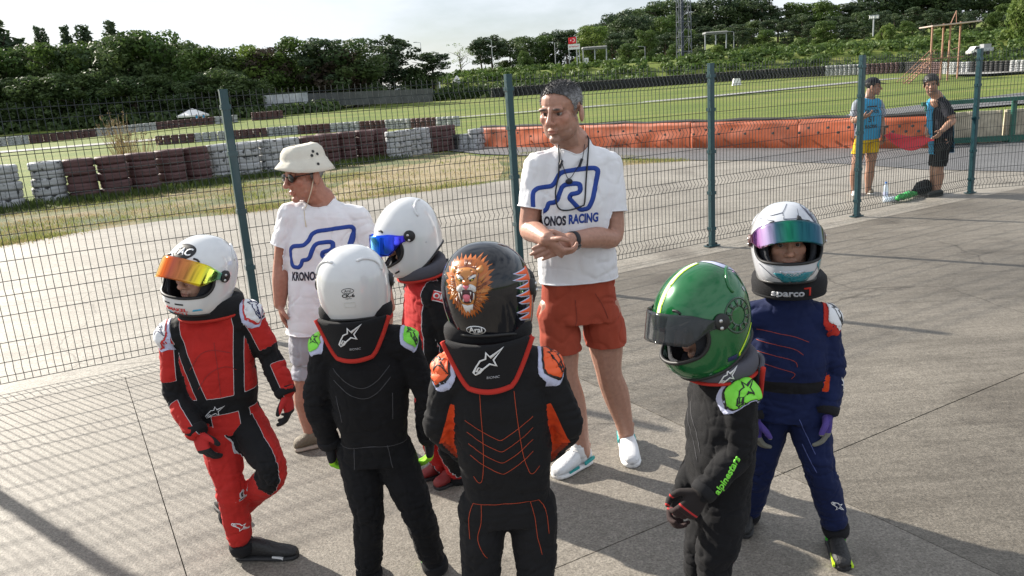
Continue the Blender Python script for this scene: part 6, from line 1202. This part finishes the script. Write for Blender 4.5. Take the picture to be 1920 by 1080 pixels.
    val = np.minimum(val, V[:, 2] - (hemz or (J['pel'][2] - .02))); fw = np.array(Vector(J['fwd']).normalized()); dn_ = V - (R0 + fw * .022 + np.array([0, 0, .012])); val = np.where(V[:, 2] > R0[2] - .14, np.minimum(val, np.linalg.norm(dn_ * np.array([1, 1, .75]), axis=1) - neckr), val)
    V, F = clip(V, F, val); tr = bvh(V, F); tee = put('shirt', V, F, shirt, root, None, None, True, .003)
    for l in loops(F):
        if len(l) > 24: mb = MB(); q_ = [Vector(V[i]) for i in l[::2]]; mb.tube(q_ + q_[:2], .0034, 6); mb.v = [Vector(v) - root.location for v in mb.v]; mb.obj('hem', shirt, tee, True)
    # shorts
    sp = [trunk(J, k, (tw[0] * 1.12, tw[1] * 1.08) + tw[2:], (td[0] * 1.05, td[1] * 1.02) + td[2:], .1)]
    for s in 'LR':
        A, B = Vector(J['hip' + s]), Vector(J['kn' + s]); sp.append(limb([A - Vector((0, 0, .02)), A.lerp(B, .4), A.lerp(B, .8), A.lerp(B, 1.05)], [.098 * k, .101 * k, .097 * k, .096 * k]))
    V, F = remesh(sp, vox * 1.6, 4); N = vnormals(V, F); V = wrinkle(V, N, .005, (9, 9, 8), seed + 8); N = vnormals(V, F); V = crease(V, N, .006, (10, 10, 8), seed + 2); val = np.minimum(V[:, 2] - shemz, (hemz or J['pel'][2]) + .006 - V[:, 2]); V, F = clip(V, F, val); sho = put('shorts', V, F, shorts, root, None, None, True, .003)
    for ft in feet: shoe(root, *ft[:2], *ft[2:])
    return root, body, tee, tr, sho
def curve_part(name, pts, r, m, root, parent=None, n=7): mb = MB(); mb.tube(crom(pts, 5), r, n); mb.v = [Vector(v) - root.location for v in mb.v]; return mb.obj(name, m, parent or root, True)
# ---------------- coach in the middle
J = dict(neck=at(1076, 270, 3.5), shR=at(1010, 312, 3.47), shL=at(1142, 309, 3.52), elR=at(992, 428, 3.44), wrR=at(1026, 448, 3.22), elL=at(1150, 442, 3.46), wrL=at(1068, 450, 3.26), pel=at(1085, 560, 3.54), hipR=at(1044, 582, 3.53), hipL=at(1128, 580, 3.56), knR=at(1060, 706, 3.5), anR=at(1090, 838, 3.5), knL=at(1142, 700, 3.56), anL=at(1172, 800, 3.62), fwd=(-.22, -.97, 0))
mShoW = mat('sneaker_white', (.74, .75, .77), .5, var=.05, vscale=30, bump=.2, bscale=150); mTea2 = mat('sneaker_teal', (.02, .33, .33), .5); mShorts = fabric('shorts_rust', col=(.37, .068, .038), var=.12, vscale=9)
hd = at(1052, 210, 3.44); hf = (-.53, -.84, -.10); hu = (-.02, -.06, 1)
root, body, tee, tr, sho = adult('person in white printed T-shirt and rust red shorts clasping both hands', J, 1.0, hd, hf, hu, 1.06, (.43, .235, .17), mTee, mShorts, {'R': ((.55, -.28, -.55), (.5, .2, .8), (.0, -.7, .7), 1.0, (.85, .85, .6)), 'L': ((-.9, -.25, -.28), (.1, .55, .8), (-.15, .2, .95), 1.02, (.18, .2, .15))}, [(gnd(1104, 866), gnd(1040, 898), 1.12, mShoW, mSoW, 'shoe', .07, mSoW, [(.0, .3, mTea2, .035), (.45, .75, mTea2, .02)]), (gnd(1172, 822), gnd(1186, 878), 1.12, mShoW, mSoW, 'shoe', .07, mSoW, [(.0, .3, mTea2, .035)])], sleeve=.66, shemz=.60, hemz=at(1085, 528, 3.45).z, stub=(.2, .13, .105), seed=4, tw=(.165, .163, .166, .172, .152, .075), td=(.125, .122, .125, .118, .088, .07))
X = Vector((.97, -.22, 0)); tee_print(root, tee, tr, at(1062, 366, 3.4), X, 1.2)
# hair
def hair(root, body, hd, hf, hu, hs, m, fn, thick=.007, tufts=2600, seed=1, ln=.012):
    r, f, u = frame3(hf, hu); M = Matrix((r, f, u)).transposed(); V, F = remesh([p for p in head_parts(hd, hf, hu, hs, None, False)], .0045, 2); L_ = head_local(V, hd, hf, hu, hs); N = vnormals(V, F); nz_ = np.array([noise.noise((v[0] * 70, v[1] * 70, v[2] * 70)) for v in V])
    V2 = V + N * ((thick + .003 * nz_) * hs)[:, None]; val = fn(L_) + .006 * nz_ + .003 * np.array([noise.noise((v[0] * 190, v[1] * 190, v[2] * 190)) for v in V]); V3, F3 = clip(V2, F, val); LL = head_local(V3, hd, hf, hu, hs); gy = np.clip((np.abs(LL[:, 0]) - .035) / .03, 0, 1) * np.clip((.1 - LL[:, 2]) / .04, 0, 1) + .35 * np.clip((-.02 - LL[:, 1]) / .05, 0, 1); gy = np.clip(gy, 0, 1)[:, None]; ct = np.array([.062, .06, .062]) * (1 - gy) + np.array([.27, .27, .28]) * gy; h = put('hair', V3, F3, m, root, body, {'tone': ct}, True, thick * .9)
    q = np.random.default_rng(seed); N3 = vnormals(V3, F3); idx = q.integers(0, len(V3), tufts); P = V3[idx] + q.normal(size=(tufts, 3)) * .001; D_ = N3[idx] * .75 + q.normal(size=(tufts, 3)) * .32 + np.array(f) * .25; a = np.cross(D_, q.normal(size=(tufts, 3))); a /= np.linalg.norm(a, axis=1)[:, None]; w_ = .0016; l_ = (ln * (.5 + q.random(tufts)))[:, None]
    VV = np.stack([P - a * w_, P + a * w_, P + D_ * l_], 1).reshape(-1, 3); tag(put('hair_strands', VV, [(3 * i, 3 * i + 1, 3 * i + 2) for i in range(tufts)], m, root, h, {'tone': np.repeat(ct[idx] * (.6 + .9 * q.random((tufts, 1))), 3, 0)}, False), kind='stuff'); return h
def crop(L_):                                         # short back and sides
    hl = .064 + .022 * np.clip(np.abs(L_[:, 0]) / .07, 0, 1) ** 4 * -1.2; front = L_[:, 2] - np.interp(L_[:, 1], [-.11, -.06, -.02, .0, .02, .045, .09], [-.06, -.05, -.03, -.02, .022, .064, .09]); ear = np.hypot((L_[:, 1] + .016) / .032, (L_[:, 2] + .012) / .055); return np.minimum(front, np.where(np.abs(L_[:, 0]) > .045, (ear - 1) * .03, 1))
mHairG = bpy.data.materials.new('hair_grey'); mHairG.use_nodes = True; _n = mHairG.node_tree; _a = _n.nodes.new('ShaderNodeAttribute'); _a.attribute_name = 'tone'; _n.links.new(_a.outputs['Color'], _n.nodes['Principled BSDF'].inputs['Base Color']); _n.nodes['Principled BSDF'].inputs['Roughness'].default_value = .55
hair(root, body, hd, hf, hu, 1.06, mHairG, crop, .004, 5200, 2, .0065)
mCord = mat('cord_black', (.012, .013, .02), .6)
nk = Vector(J['neck']); fw = Vector((-.22, -.97, 0)).normalized(); sx = Vector((.97, -.22, 0)).normalized()
def onchest(x, z, lift=.008):
    p = nk + sx * x; p.z = z; h = tr.ray_cast(p + fw * .4, -fw, .6); return (h[0] if h[0] is not None else p + fw * .1) + fw * lift
zc = nk.z
curve_part('lanyard', [nk + sx * .06 + Vector((0, .02, .035)), nk + sx * .072 + fw * .05 + Vector((0, 0, .02)), onchest(.068, zc - .05), onchest(.058, zc - .15), onchest(.05, zc - .245), onchest(.035, zc - .262), onchest(-.02, zc - .275), onchest(-.062, zc - .262), onchest(-.072, zc - .2), onchest(-.058, zc - .13), onchest(-.052, zc - .06), nk - sx * .06 + fw * .06 + Vector((0, 0, .02)), nk - sx * .055 + Vector((0, .02, .05))], .0034, mCord, root)
ea = curve_part('earphone_cable', [nk + sx * .055 + fw * .06, onchest(.045, zc - .06), onchest(.02, zc - .1), onchest(-.012, zc - .14), onchest(-.03, zc - .1), onchest(-.045, zc - .05), nk - sx * .055 + fw * .06], .0016, mCord, root)
for x, z in ((.038, zc - .075), (-.045, zc - .075)): curve_part('cable_control', [onchest(x - .006, z - .016, .01), onchest(x, z, .012), onchest(x + .006, z + .016, .01)], .006, mCord, root, ea)
V, F = ell(onchest(-.012, zc - .15, .012), (.016, .01, .012)); put('earbuds', V, F, mCord, root, ea)
A, B = Vector(J['elL']), Vector(J['wrL']); ax = (B - A).normalized(); wc = A.lerp(B, .93); mb = MB(); q = ax.to_track_quat('Z', 'Y').to_matrix(); mb.lathe([(.034, -.012), (.0365, -.012), (.0365, .012), (.034, .012)], 24, wc, 0, q); mb.v = [Vector(v) - root.location for v in mb.v]; wt = mb.obj('watch', mCord, root, True)
mb = MB(); n_ = (Vector((0, -.75, -.65)) - ax * Vector((0, -.75, -.65)).dot(ax)).normalized(); mb.lathe([(0, -.006), (.021, -.006), (.022, .004), (.018, .008), (0, .008)], 20, wc + n_ * .036, 0, n_.to_track_quat('Z', 'Y').to_matrix()); mb.v = [Vector(v) - root.location for v in mb.v]; mb.obj('watch_case', mat('watch_black', (.015, .015, .02), .25), wt, True)
for (h, t) in ((gnd(1104, 866), gnd(1040, 898)), (gnd(1172, 822), gnd(1186, 878))):
    d = (t - h).normalized(); p = h + d * .06; q = limb([p + Vector((0, 0, .06)), p + Vector((0, 0, .115))], [.044, .04], 16, 3); put('sock', q[0], q[1], mSoW, root)
# fly and pocket seams
stitch('shorts_seams', [[(.0, .03), (.004, -.06), (-.006, -.1)], [(.09, .05), (.125, -.03), (.14, -.08)]], .003, mat('seam_rust', (.2, .03, .018), .8), (Vector(J['pel']), X, (0, 0, 1)), bvh([v.co + root.location for v in sho.data.vertices], [tuple(p.vertices) for p in sho.data.polygons]), root, sho)
# ---------------- older man in a sun hat
J = dict(neck=at(602, 375, 4.02), shR=at(543, 402, 3.98), shL=at(672, 408, 4.04), elR=at(529, 492, 3.99), wrR=at(525, 570, 3.95), elL=at(706, 500, 4.02), wrL=at(730, 576, 3.96), pel=at(612, 640, 4.02), hipR=at(588, 660, 4.0), hipL=at(640, 660, 4.04), knR=at(572, 745, 3.96), anR=at(588, 822, 3.96), knL=at(650, 745, 3.98), anL=at(668, 815, 4.02), fwd=(-.3, -.95, 0))
mShG = fabric('shorts_grey', col=(.36, .36, .4), var=.08, vscale=9); mKh = mat('shoe_khaki', (.16, .13, .09), .7, bump=.3, bscale=90)
hd = at(573, 330, 3.98); hf = (-.76, -.64, -.08); hu = (-.08, -.02, 1)
root, body, tee, tr, sho = adult('person in white printed T-shirt, cream sun hat and dark sunglasses', J, .98, hd, hf, hu, 1.04, (.4, .185, .125), mTee, mShG, {'R': ((.12, -.1, -1), (.95, .1, 0), (.25, -.95, 0), .98, (.25, .3, .25)), 'L': ((-.05, -.1, -1), (-.95, .1, 0), (-.1, -1, 0), .98, (.25, .3, .25))}, [(gnd(600, 836), gnd(552, 845), 1.08, mKh, mat('sole_tan', (.35, .3, .24), .7), 'shoe', .06), (gnd(690, 835), gnd(655, 850), 1.08, mKh, mat('sole_tan', (.35, .3, .24), .7), 'shoe', .06)], sleeve=.62, shemz=.40, hemz=at(590, 620, 3.95).z, seed=9, tw=(.18, .185, .185, .18, .15, .075), td=(.14, .15, .145, .125, .09, .07), look=None)
tee_print(root, tee, tr, at(604, 472, 3.92), Vector((.95, -.3, 0)), 1.25)
r, f, u = frame3(hf, hu); M = Matrix((r, f, u)).transposed(); T = lambda p: hd + M @ (Vector(p) * 1.04)
mHat = fabric('hat_canvas', col=(.64, .61, .53), var=.05, vscale=12); vs = []; fs = []; n = 48
prof = [(.0, .126), (.05, .124), (.08, .114), (.097, .092), (.103, .065), (.105, .046), (.112, .038), (.122, .024), (.134, .006), (.145, -.014)]
for rr, z in prof:
    for k in range(n):
        a = 2 * math.pi * k / n; wv = (.012 * math.sin(a * 2 + .8) + .03 * math.cos(a)) * max(0, (rr - .1) / .05); vs.append(T((rr * math.sin(a) * .92, rr * math.cos(a) * (1.1 if rr < .12 else 1.06) - .008, z + .04 + wv)))
for i in range(len(prof) - 1):
    for k in range(n): fs.append((i * n + k, i * n + (k + 1) % n, (i + 1) * n + (k + 1) % n, (i + 1) * n + k))
vs = [hd + (Vector(v) - hd) * .94 for v in vs]; _hv = np.array([tuple(v) for v in vs]); _hn = vnormals(_hv, fs[n:]); vs = [Vector(v) for v in wrinkle(_hv, _hn, .006, (14, 14, 14), 4)]; ht = put('sun_hat', vs, fs[n:], mHat, root, None, None, True, .003); htr_ = bvh(vs, fs[n:])
for a, z in ((-1.75, .115), (-1.95, .098), (-1.6, .095), (-1.7, .05)):
    p = T((.09 * math.sin(a), .1 * math.cos(a) - .008, z)); nr = (p - hd); nr.z *= .3; nr.normalize(); h = htr_.ray_cast(p + nr * .1, -nr, .2)
    if h[0] is not None: mb = MB(); mb.lathe([(0, .0012), (.0055, .0012), (.0075, .002), (.0075, -.001)], 12, h[0] + nr * .001, 0, nr.to_track_quat('Z', 'Y').to_matrix()); mb.v = [Vector(v) - root.location for v in mb.v]; mb.obj('eyelet', mGask, ht, True)
mSg = mat('sunglasses_black', (.008, .008, .009), .08); mb = MB()
gl_ = None
for sg in (-1, 1):
    V, F = ell(T((sg * .034, .094, .006)), (.03, .008, .023), M); q = put('sunglass_lens' if gl_ else 'sunglasses', V, F, mSg, root, gl_); gl_ = gl_ or q
    mb.tube([T((sg * .06, .085, .012)), T((sg * .078, .04, .012)), T((sg * .081, -.01, .01))], .0028, 6)
mb.tube([T((-.012, .1, .012)), T((.012, .1, .012))], .003, 6); mb.v = [Vector(v) - root.location for v in mb.v]; tag(mb.obj('frame', mSg, gl_, True), kind='stuff')
mCo = mat('cord_cream', (.6, .52, .38), .8); kn = T((-.02, .055, -.15))
ch_ = curve_part('chin_cord', [T((-.085, -.01, .02)), T((-.083, .01, -.03)), T((-.07, .035, -.09)), kn, T((.05, .06, -.115)), T((.075, .03, -.06)), T((.085, 0, .02))], .0024, mCo, root, ht)
V, F = ell(kn, (.009, .009, .011)); put('cord_toggle', V, F, mSoW, root, ch_); curve_part('cord_tail', [kn, kn + Vector((.002, -.015, -.04)), kn + Vector((.004, -.022, -.09))], .0026, mCo, root, ch_)
hair(root, body, hd, hf, hu, 1.04, mHairG, lambda L_: np.minimum(L_[:, 2] - np.interp(L_[:, 1], [-.11, -.03, .0, .03], [-.05, -.03, -.01, .06]), .05 - L_[:, 2]), .004, 600, 3, .006)
# ================================================================ MARSHALS BEYOND THE FENCE
mVest = fabric('vest_blue', col=(.045, .28, .48), var=.1, vscale=7); mTeG = fabric('tee_grey', col=(.3, .33, .38)); mTeN = fabric('tee_navy', col=(.015, .016, .025)); mShY = fabric('shorts_yellow', col=(.6, .4, .015)); mShBk = fabric('shorts_black', col=(.014, .014, .016))
def vest(root, J, k, tw, td, side=None):
    V, F = remesh([trunk(J, k * 1.0, tuple(x * 1.2 for x in tw[:5]) + (tw[5],), tuple(x * 1.2 for x in td[:5]) + (td[5],), .16)] + [limb([Vector(J['shL']), Vector(J['shR'])], [.088, .088])], .008, 3); N = vnormals(V, F); V = wrinkle(V, N, .008, (8, 8, 7), 3); l, f, u, H, *_ = tframe(V, J)
    val = np.minimum(u + .04 + .03 * f, .158 - np.abs(l))
    if side is not None: val = np.minimum(np.minimum(u + .2, .2 - np.abs(l)), side - l - .2 * (H - u) * 0)
    dn_ = np.linalg.norm(V - (np.array(J['neck']) + np.array([0, 0, .02])), axis=1) - .095; val = np.where(V[:, 2] > J['neck'][2] - .16, np.minimum(val, dn_), val); V, F = clip(V, F, val); return put('vest', V, F, mVest, root, None, None, True, .004), bvh(V, F)
J = dict(neck=at(1629, 185, 11.6), shR=at(1607, 196, 11.55), shL=at(1648, 195, 11.6), elR=at(1600, 225, 11.6), wrR=at(1618, 221, 11.36), elL=at(1653, 228, 11.6), wrL=at(1656, 250, 11.5), pel=at(1626, 254, 11.6), hipR=at(1615, 262, 11.58), hipL=at(1636, 262, 11.62), knR=at(1604, 316, 11.58), anR=at(1601, 357, 11.62), knL=at(1632, 314, 11.62), anL=at(1628, 355, 11.62), fwd=(-.1, -.99, 0))
hd = at(1637, 163, 11.58); hf = (.9, -.4, -.05); hu = (0, 0, 1); tw = (.155, .15, .155, .165, .15, .075); td = (.12, .115, .12, .115, .088, .07)
root, body, tee, tr, sho = adult('person in blue bib, yellow shorts and dark cap beyond the fence', J, 1.0, hd, hf, hu, 1.02, (.33, .18, .12), mTeG, mShY, {'R': ((.6, -.3, .3), (0, -.3, 1), (0, -.7, .6)), 'L': ((.1, -.1, -1), (-.9, .1, 0), (0, -1, 0))}, [(gnd(1600, 361), gnd(1604, 368), 1.05, mSoW, mSoW, 'shoe', .06), (gnd(1627, 359), gnd(1634, 365), 1.05, mKh, mSoW, 'shoe', .06)], sleeve=.7, shemz=.62, hemz=.88, seed=14, vox=.006, look=None, tw=tw, td=td)
ve, vtr = vest(root, J, 1.0, tw, td)
lay('bib_lettering', [(xf(text2('KRONOS', .07, 0, .002, .7), 0, .11), mLogoK, 0), (xf(text2('51', .11, 0, .002), 0, .0), mLogoK, 0), (xf(text2('RACING', .06, 0, .002, .8), 0, -.1), mLogoK, 0), (poly2([(-.07, .17), (.09, .17), (.08, .19), (-.06, .19)]), mLogoK, 0)], (Vector(J['pel']).lerp(Vector(J['neck']), .45), (1, -.1, 0), (0, 0, 1)), vtr, root, ve, .03, .002, .3)
r, f, u = frame3(hf, hu); M = Matrix((r, f, u)).transposed(); T = lambda p: hd + M @ (Vector(p) * 1.02); cp = [ell(T((0, -.012, .065)), (.083, .102, .075), M), loft([(T((0, .07, .055)), r * .07, u * .008, 2.2), (T((0, .13, .05)), r * .07, u * .006, 2.2), (T((0, .175, .04)), r * .045, u * .005, 2)], 20)]
V, F = remesh(cp, .006, 2); V, F = clip(V, F, (V - np.array(T((0, 0, .028)))) @ np.array(u)); put('cap', V, F, mTeN, root)
hair(root, body, hd, hf, hu, 1.02, mat('hair_dark', (.012, .01, .01), .5), lambda L_: np.minimum(L_[:, 2] - np.interp(L_[:, 1], [-.11, -.03, .0, .03], [-.06, -.05, -.01, .06]), .06 - L_[:, 2]), .006, 300, 5)
# second marshal
J = dict(neck=at(1757, 180, 11.05), shR=at(1750, 194, 11.28), shL=at(1772, 196, 10.95), elR=at(1746, 228, 11.26), wrR=at(1738, 250, 11.16), elL=at(1786, 226, 10.86), wrL=at(1766, 245, 10.78), pel=at(1765, 258, 11.08), hipR=at(1762, 266, 11.18), hipL=at(1768, 266, 11.0), knR=at(1752, 318, 11.14), anR=at(1750, 352, 11.2), knL=at(1760, 318, 11.0), anL=at(1758, 353, 11.02), fwd=(-.92, -.38, 0))
hd = at(1746, 158, 11.0); hf = (-.5, -.85, -.12); hu = (-.12, 0, 1)
root, body, tee, tr, sho = adult('person in navy shirt and black shorts with blue bib on one shoulder', J, 1.02, hd, hf, hu, 1.04, (.42, .24, .16), mTeN, mShBk, {'R': ((.1, -.2, -1), (.9, .2, 0), (0, -1, 0)), 'L': ((-.6, -.1, -.7), (.2, .8, 0), (-.5, -.4, .7))}, [(gnd(1756, 361), gnd(1727, 364), 1.05, mShK, mSoK, 'shoe', .06), (gnd(1766, 366), gnd(1738, 370), 1.05, mShK, mSoK, 'shoe', .06)], sleeve=.7, shemz=.42, hemz=.82, seed=18, vox=.006, stub=(.1, .07, .06), look=(0, 1, 0), tw=tuple(x * .98 for x in tw), td=tuple(x * 1.02 for x in td))
hair(root, body, hd, hf, hu, 1.04, mat('hair_dark'), lambda L_: L_[:, 2] - np.interp(L_[:, 1], [-.11, -.03, .0, .03, .06, .09], [-.07, -.05, -.015, .04, .05, .055]), .017, 700, 6, .02)
vest(root, dict(J, pel=Vector(J['pel']) - Vector((0, 0, .06))), 1.0, tw, tuple(x * 1.1 for x in td), .085)
# red flag held low between them
a = at(1658, 250, 11.45); b = at(1738, 258, 11.0); o = empty('signal_flag', a, 0, 'red signal flag drooping between the two marshals', 'flag'); vs = []; fs = []; nu, nv = 26, 10
for i in range(nu + 1):
    for j in range(nv + 1):
        t = i / nu; s = j / nv; p = a.lerp(b, t) - a; sag = .16 * math.sin(math.pi * t); vs.append(p + Vector((.03 * math.sin(s * 5 + t * 4), -.05 * math.sin(s * 6 + t * 3) - .12 * s, .03 - sag * .25 - s * (.07 + .13 * math.sin(math.pi * min(1, t * 1.15)) ))))
fs = [(i * (nv + 1) + j, (i + 1) * (nv + 1) + j, (i + 1) * (nv + 1) + j + 1, i * (nv + 1) + j + 1) for i in range(nu) for j in range(nv)]
c_ = link('cloth', mesh('cloth', vs, fs, mat('flag_cloth_red', (.52, .025, .04), .7), True), o); c_.modifiers.new('t', 'SOLIDIFY').thickness = .004; curve_ = MB().tube([(-.03, -.05, -.12), (0, 0, .03), (.02, .02, .1)], .01, 8).obj('stick', mBk, o)
# bottles and bags by the fence
mPl = mat('clear_plastic', (.75, .85, .95), .08, alpha=.55, spec=.8); mCap = mat('bottle_cap', (.05, .2, .6), .4); mGb = mat('green_wrap', (.02, .3, .05), .35, var=.4, vscale=20); mKb = fabric('bag_black', col=(.018, .018, .02), var=.3, vscale=12)
p = gnd(1660, 377); o = empty('water_bottle', p, 0, 'upright clear water bottle standing by the fence', 'bottle'); MB().lathe([(0, 0), (.034, .002), (.036, .02), (.034, .1), (.036, .12), (.035, .18), (.028, .215), (.014, .24), (.014, .25)], 16).obj('bottle_body', mPl, o, True); MB().lathe([(.016, .248), (.016, .27), (0, .27)], 12).obj('cap', mCap, o); MB().lathe([(.0365, .08), (.0365, .13)], 16).obj('label', mLil, o)
for i, (px, py, rz, lb) in enumerate(((1668, 379, .4, 'clear water bottle lying beside the upright one'), (1678, 378, .2, 'clear water bottle lying against the green wrap'))):
    p = gnd(px, py); o = empty('water_bottle', p + Vector((0, 0, .04)), rz, lb, 'bottle'); ro = Matrix.Rotation(math.pi / 2, 3, 'Y'); MB().lathe([(0, -.1), (.034, -.1), (.036, -.06), (.034, .02), (.035, .08), (.014, .13)], 14, (0, 0, 0), 0, ro).obj('bottle_body', mPl, o, True); MB().lathe([(.016, .13), (.016, .15), (0, .15)], 10, (0, 0, 0), 0, ro).obj('cap', mCap, o)
def lump(name, pts, rs, m, label, cat, seed, base):
    o = empty(name, base, 0, label, cat); V, F = remesh([limb(pts, rs)], .008, 2); N = vnormals(V, F); V = wrinkle(V, N, .018, (16, 16, 16), seed); V[:, 2] = np.maximum(V[:, 2], .004); put('wrapping', V, F, m, o); return o
lump('bottle_pack', [gnd(1684, 379) + Vector((0, 0, .05)), gnd(1700, 374) + Vector((0, 0, .06)), gnd(1718, 368) + Vector((0, 0, .05))], [.036, .046, .034], mGb, 'shiny green plastic wrapped pack lying by the fence', 'pack', 3, gnd(1700, 374))
lump('kit_bag', [gnd(1722, 370) + Vector((0, .1, .06)), gnd(1738, 366) + Vector((0, .1, .11)), gnd(1750, 363) + Vector((0, .1, .08))], [.05, .1, .07], mKb, 'black soft bag slumped at the marshal\'s feet', 'bag', 5, gnd(1738, 366))
# two people seated under the far parasol
for i, (px, lb) in enumerate(((372, 'seated person in blue bib left under the white parasol'), (385, 'seated person in blue bib right under the white parasol'))):
    b = at(px, 240, 120); b.z = hz(b.x, b.y); root = empty('person', b, 0, lb, 'person'); B_ = Vector(b); hc = B_ + Vector((0, 0, 1.22)); Jt = [limb([B_ + Vector((0, .1, .45)), B_ + Vector((0, .08, .75)), B_ + Vector((0, .05, 1.02))], [.15, .16, .12]), limb([B_ + Vector((0, .05, 1.02)), hc], [.06, .06])]
    for sg in (-1, 1): Jt += [limb([B_ + Vector((sg * .1, .08, .45)), B_ + Vector((sg * .12, -.35, .47)), B_ + Vector((sg * .12, -.38, .06)), B_ + Vector((sg * .12, -.55, .05))], [.085, .07, .05, .045]), limb([B_ + Vector((sg * .2, .05, .98)), B_ + Vector((sg * .26, -.02, .7)), B_ + Vector((sg * .12, -.28, .62))], [.055, .045, .035])]
    V, F = remesh(Jt + head_parts(hc, (0, -1, 0), (0, 0, 1), 1.0, None, True), .014, 2); put('body', V, F, mSkin, root, None, {'tone': np.tile([.36, .2, .13], (len(V), 1))}); V, F = remesh([limb([B_ + Vector((0, .1, .42)), B_ + Vector((0, .08, .75)), B_ + Vector((0, .05, 1.04))], [.17, .185, .15])], .016, 2); put('vest', V, F, mVest, root)
    ch = empty('folding_chair', b + Vector((0, .12, 0)), 0, 'plain folding chair under the person seated %s below the parasol' % ('left' if i == 0 else 'right'), 'chair'); MB().box((0, 0, .42), (.22, .22, .02)).obj('seat', mGy, ch); MB().box((0, .24, .68), (.22, .02, .16)).obj('backrest', mGy, ch)
    for sx_ in (-1, 1):
        for sy_ in (-1, 1): MB().bar((sx_ * .2, sy_ * .2, 0), (sx_ * .2, sy_ * .2, .42 if sy_ < 0 else .82), .025).obj('leg', mSt, ch)
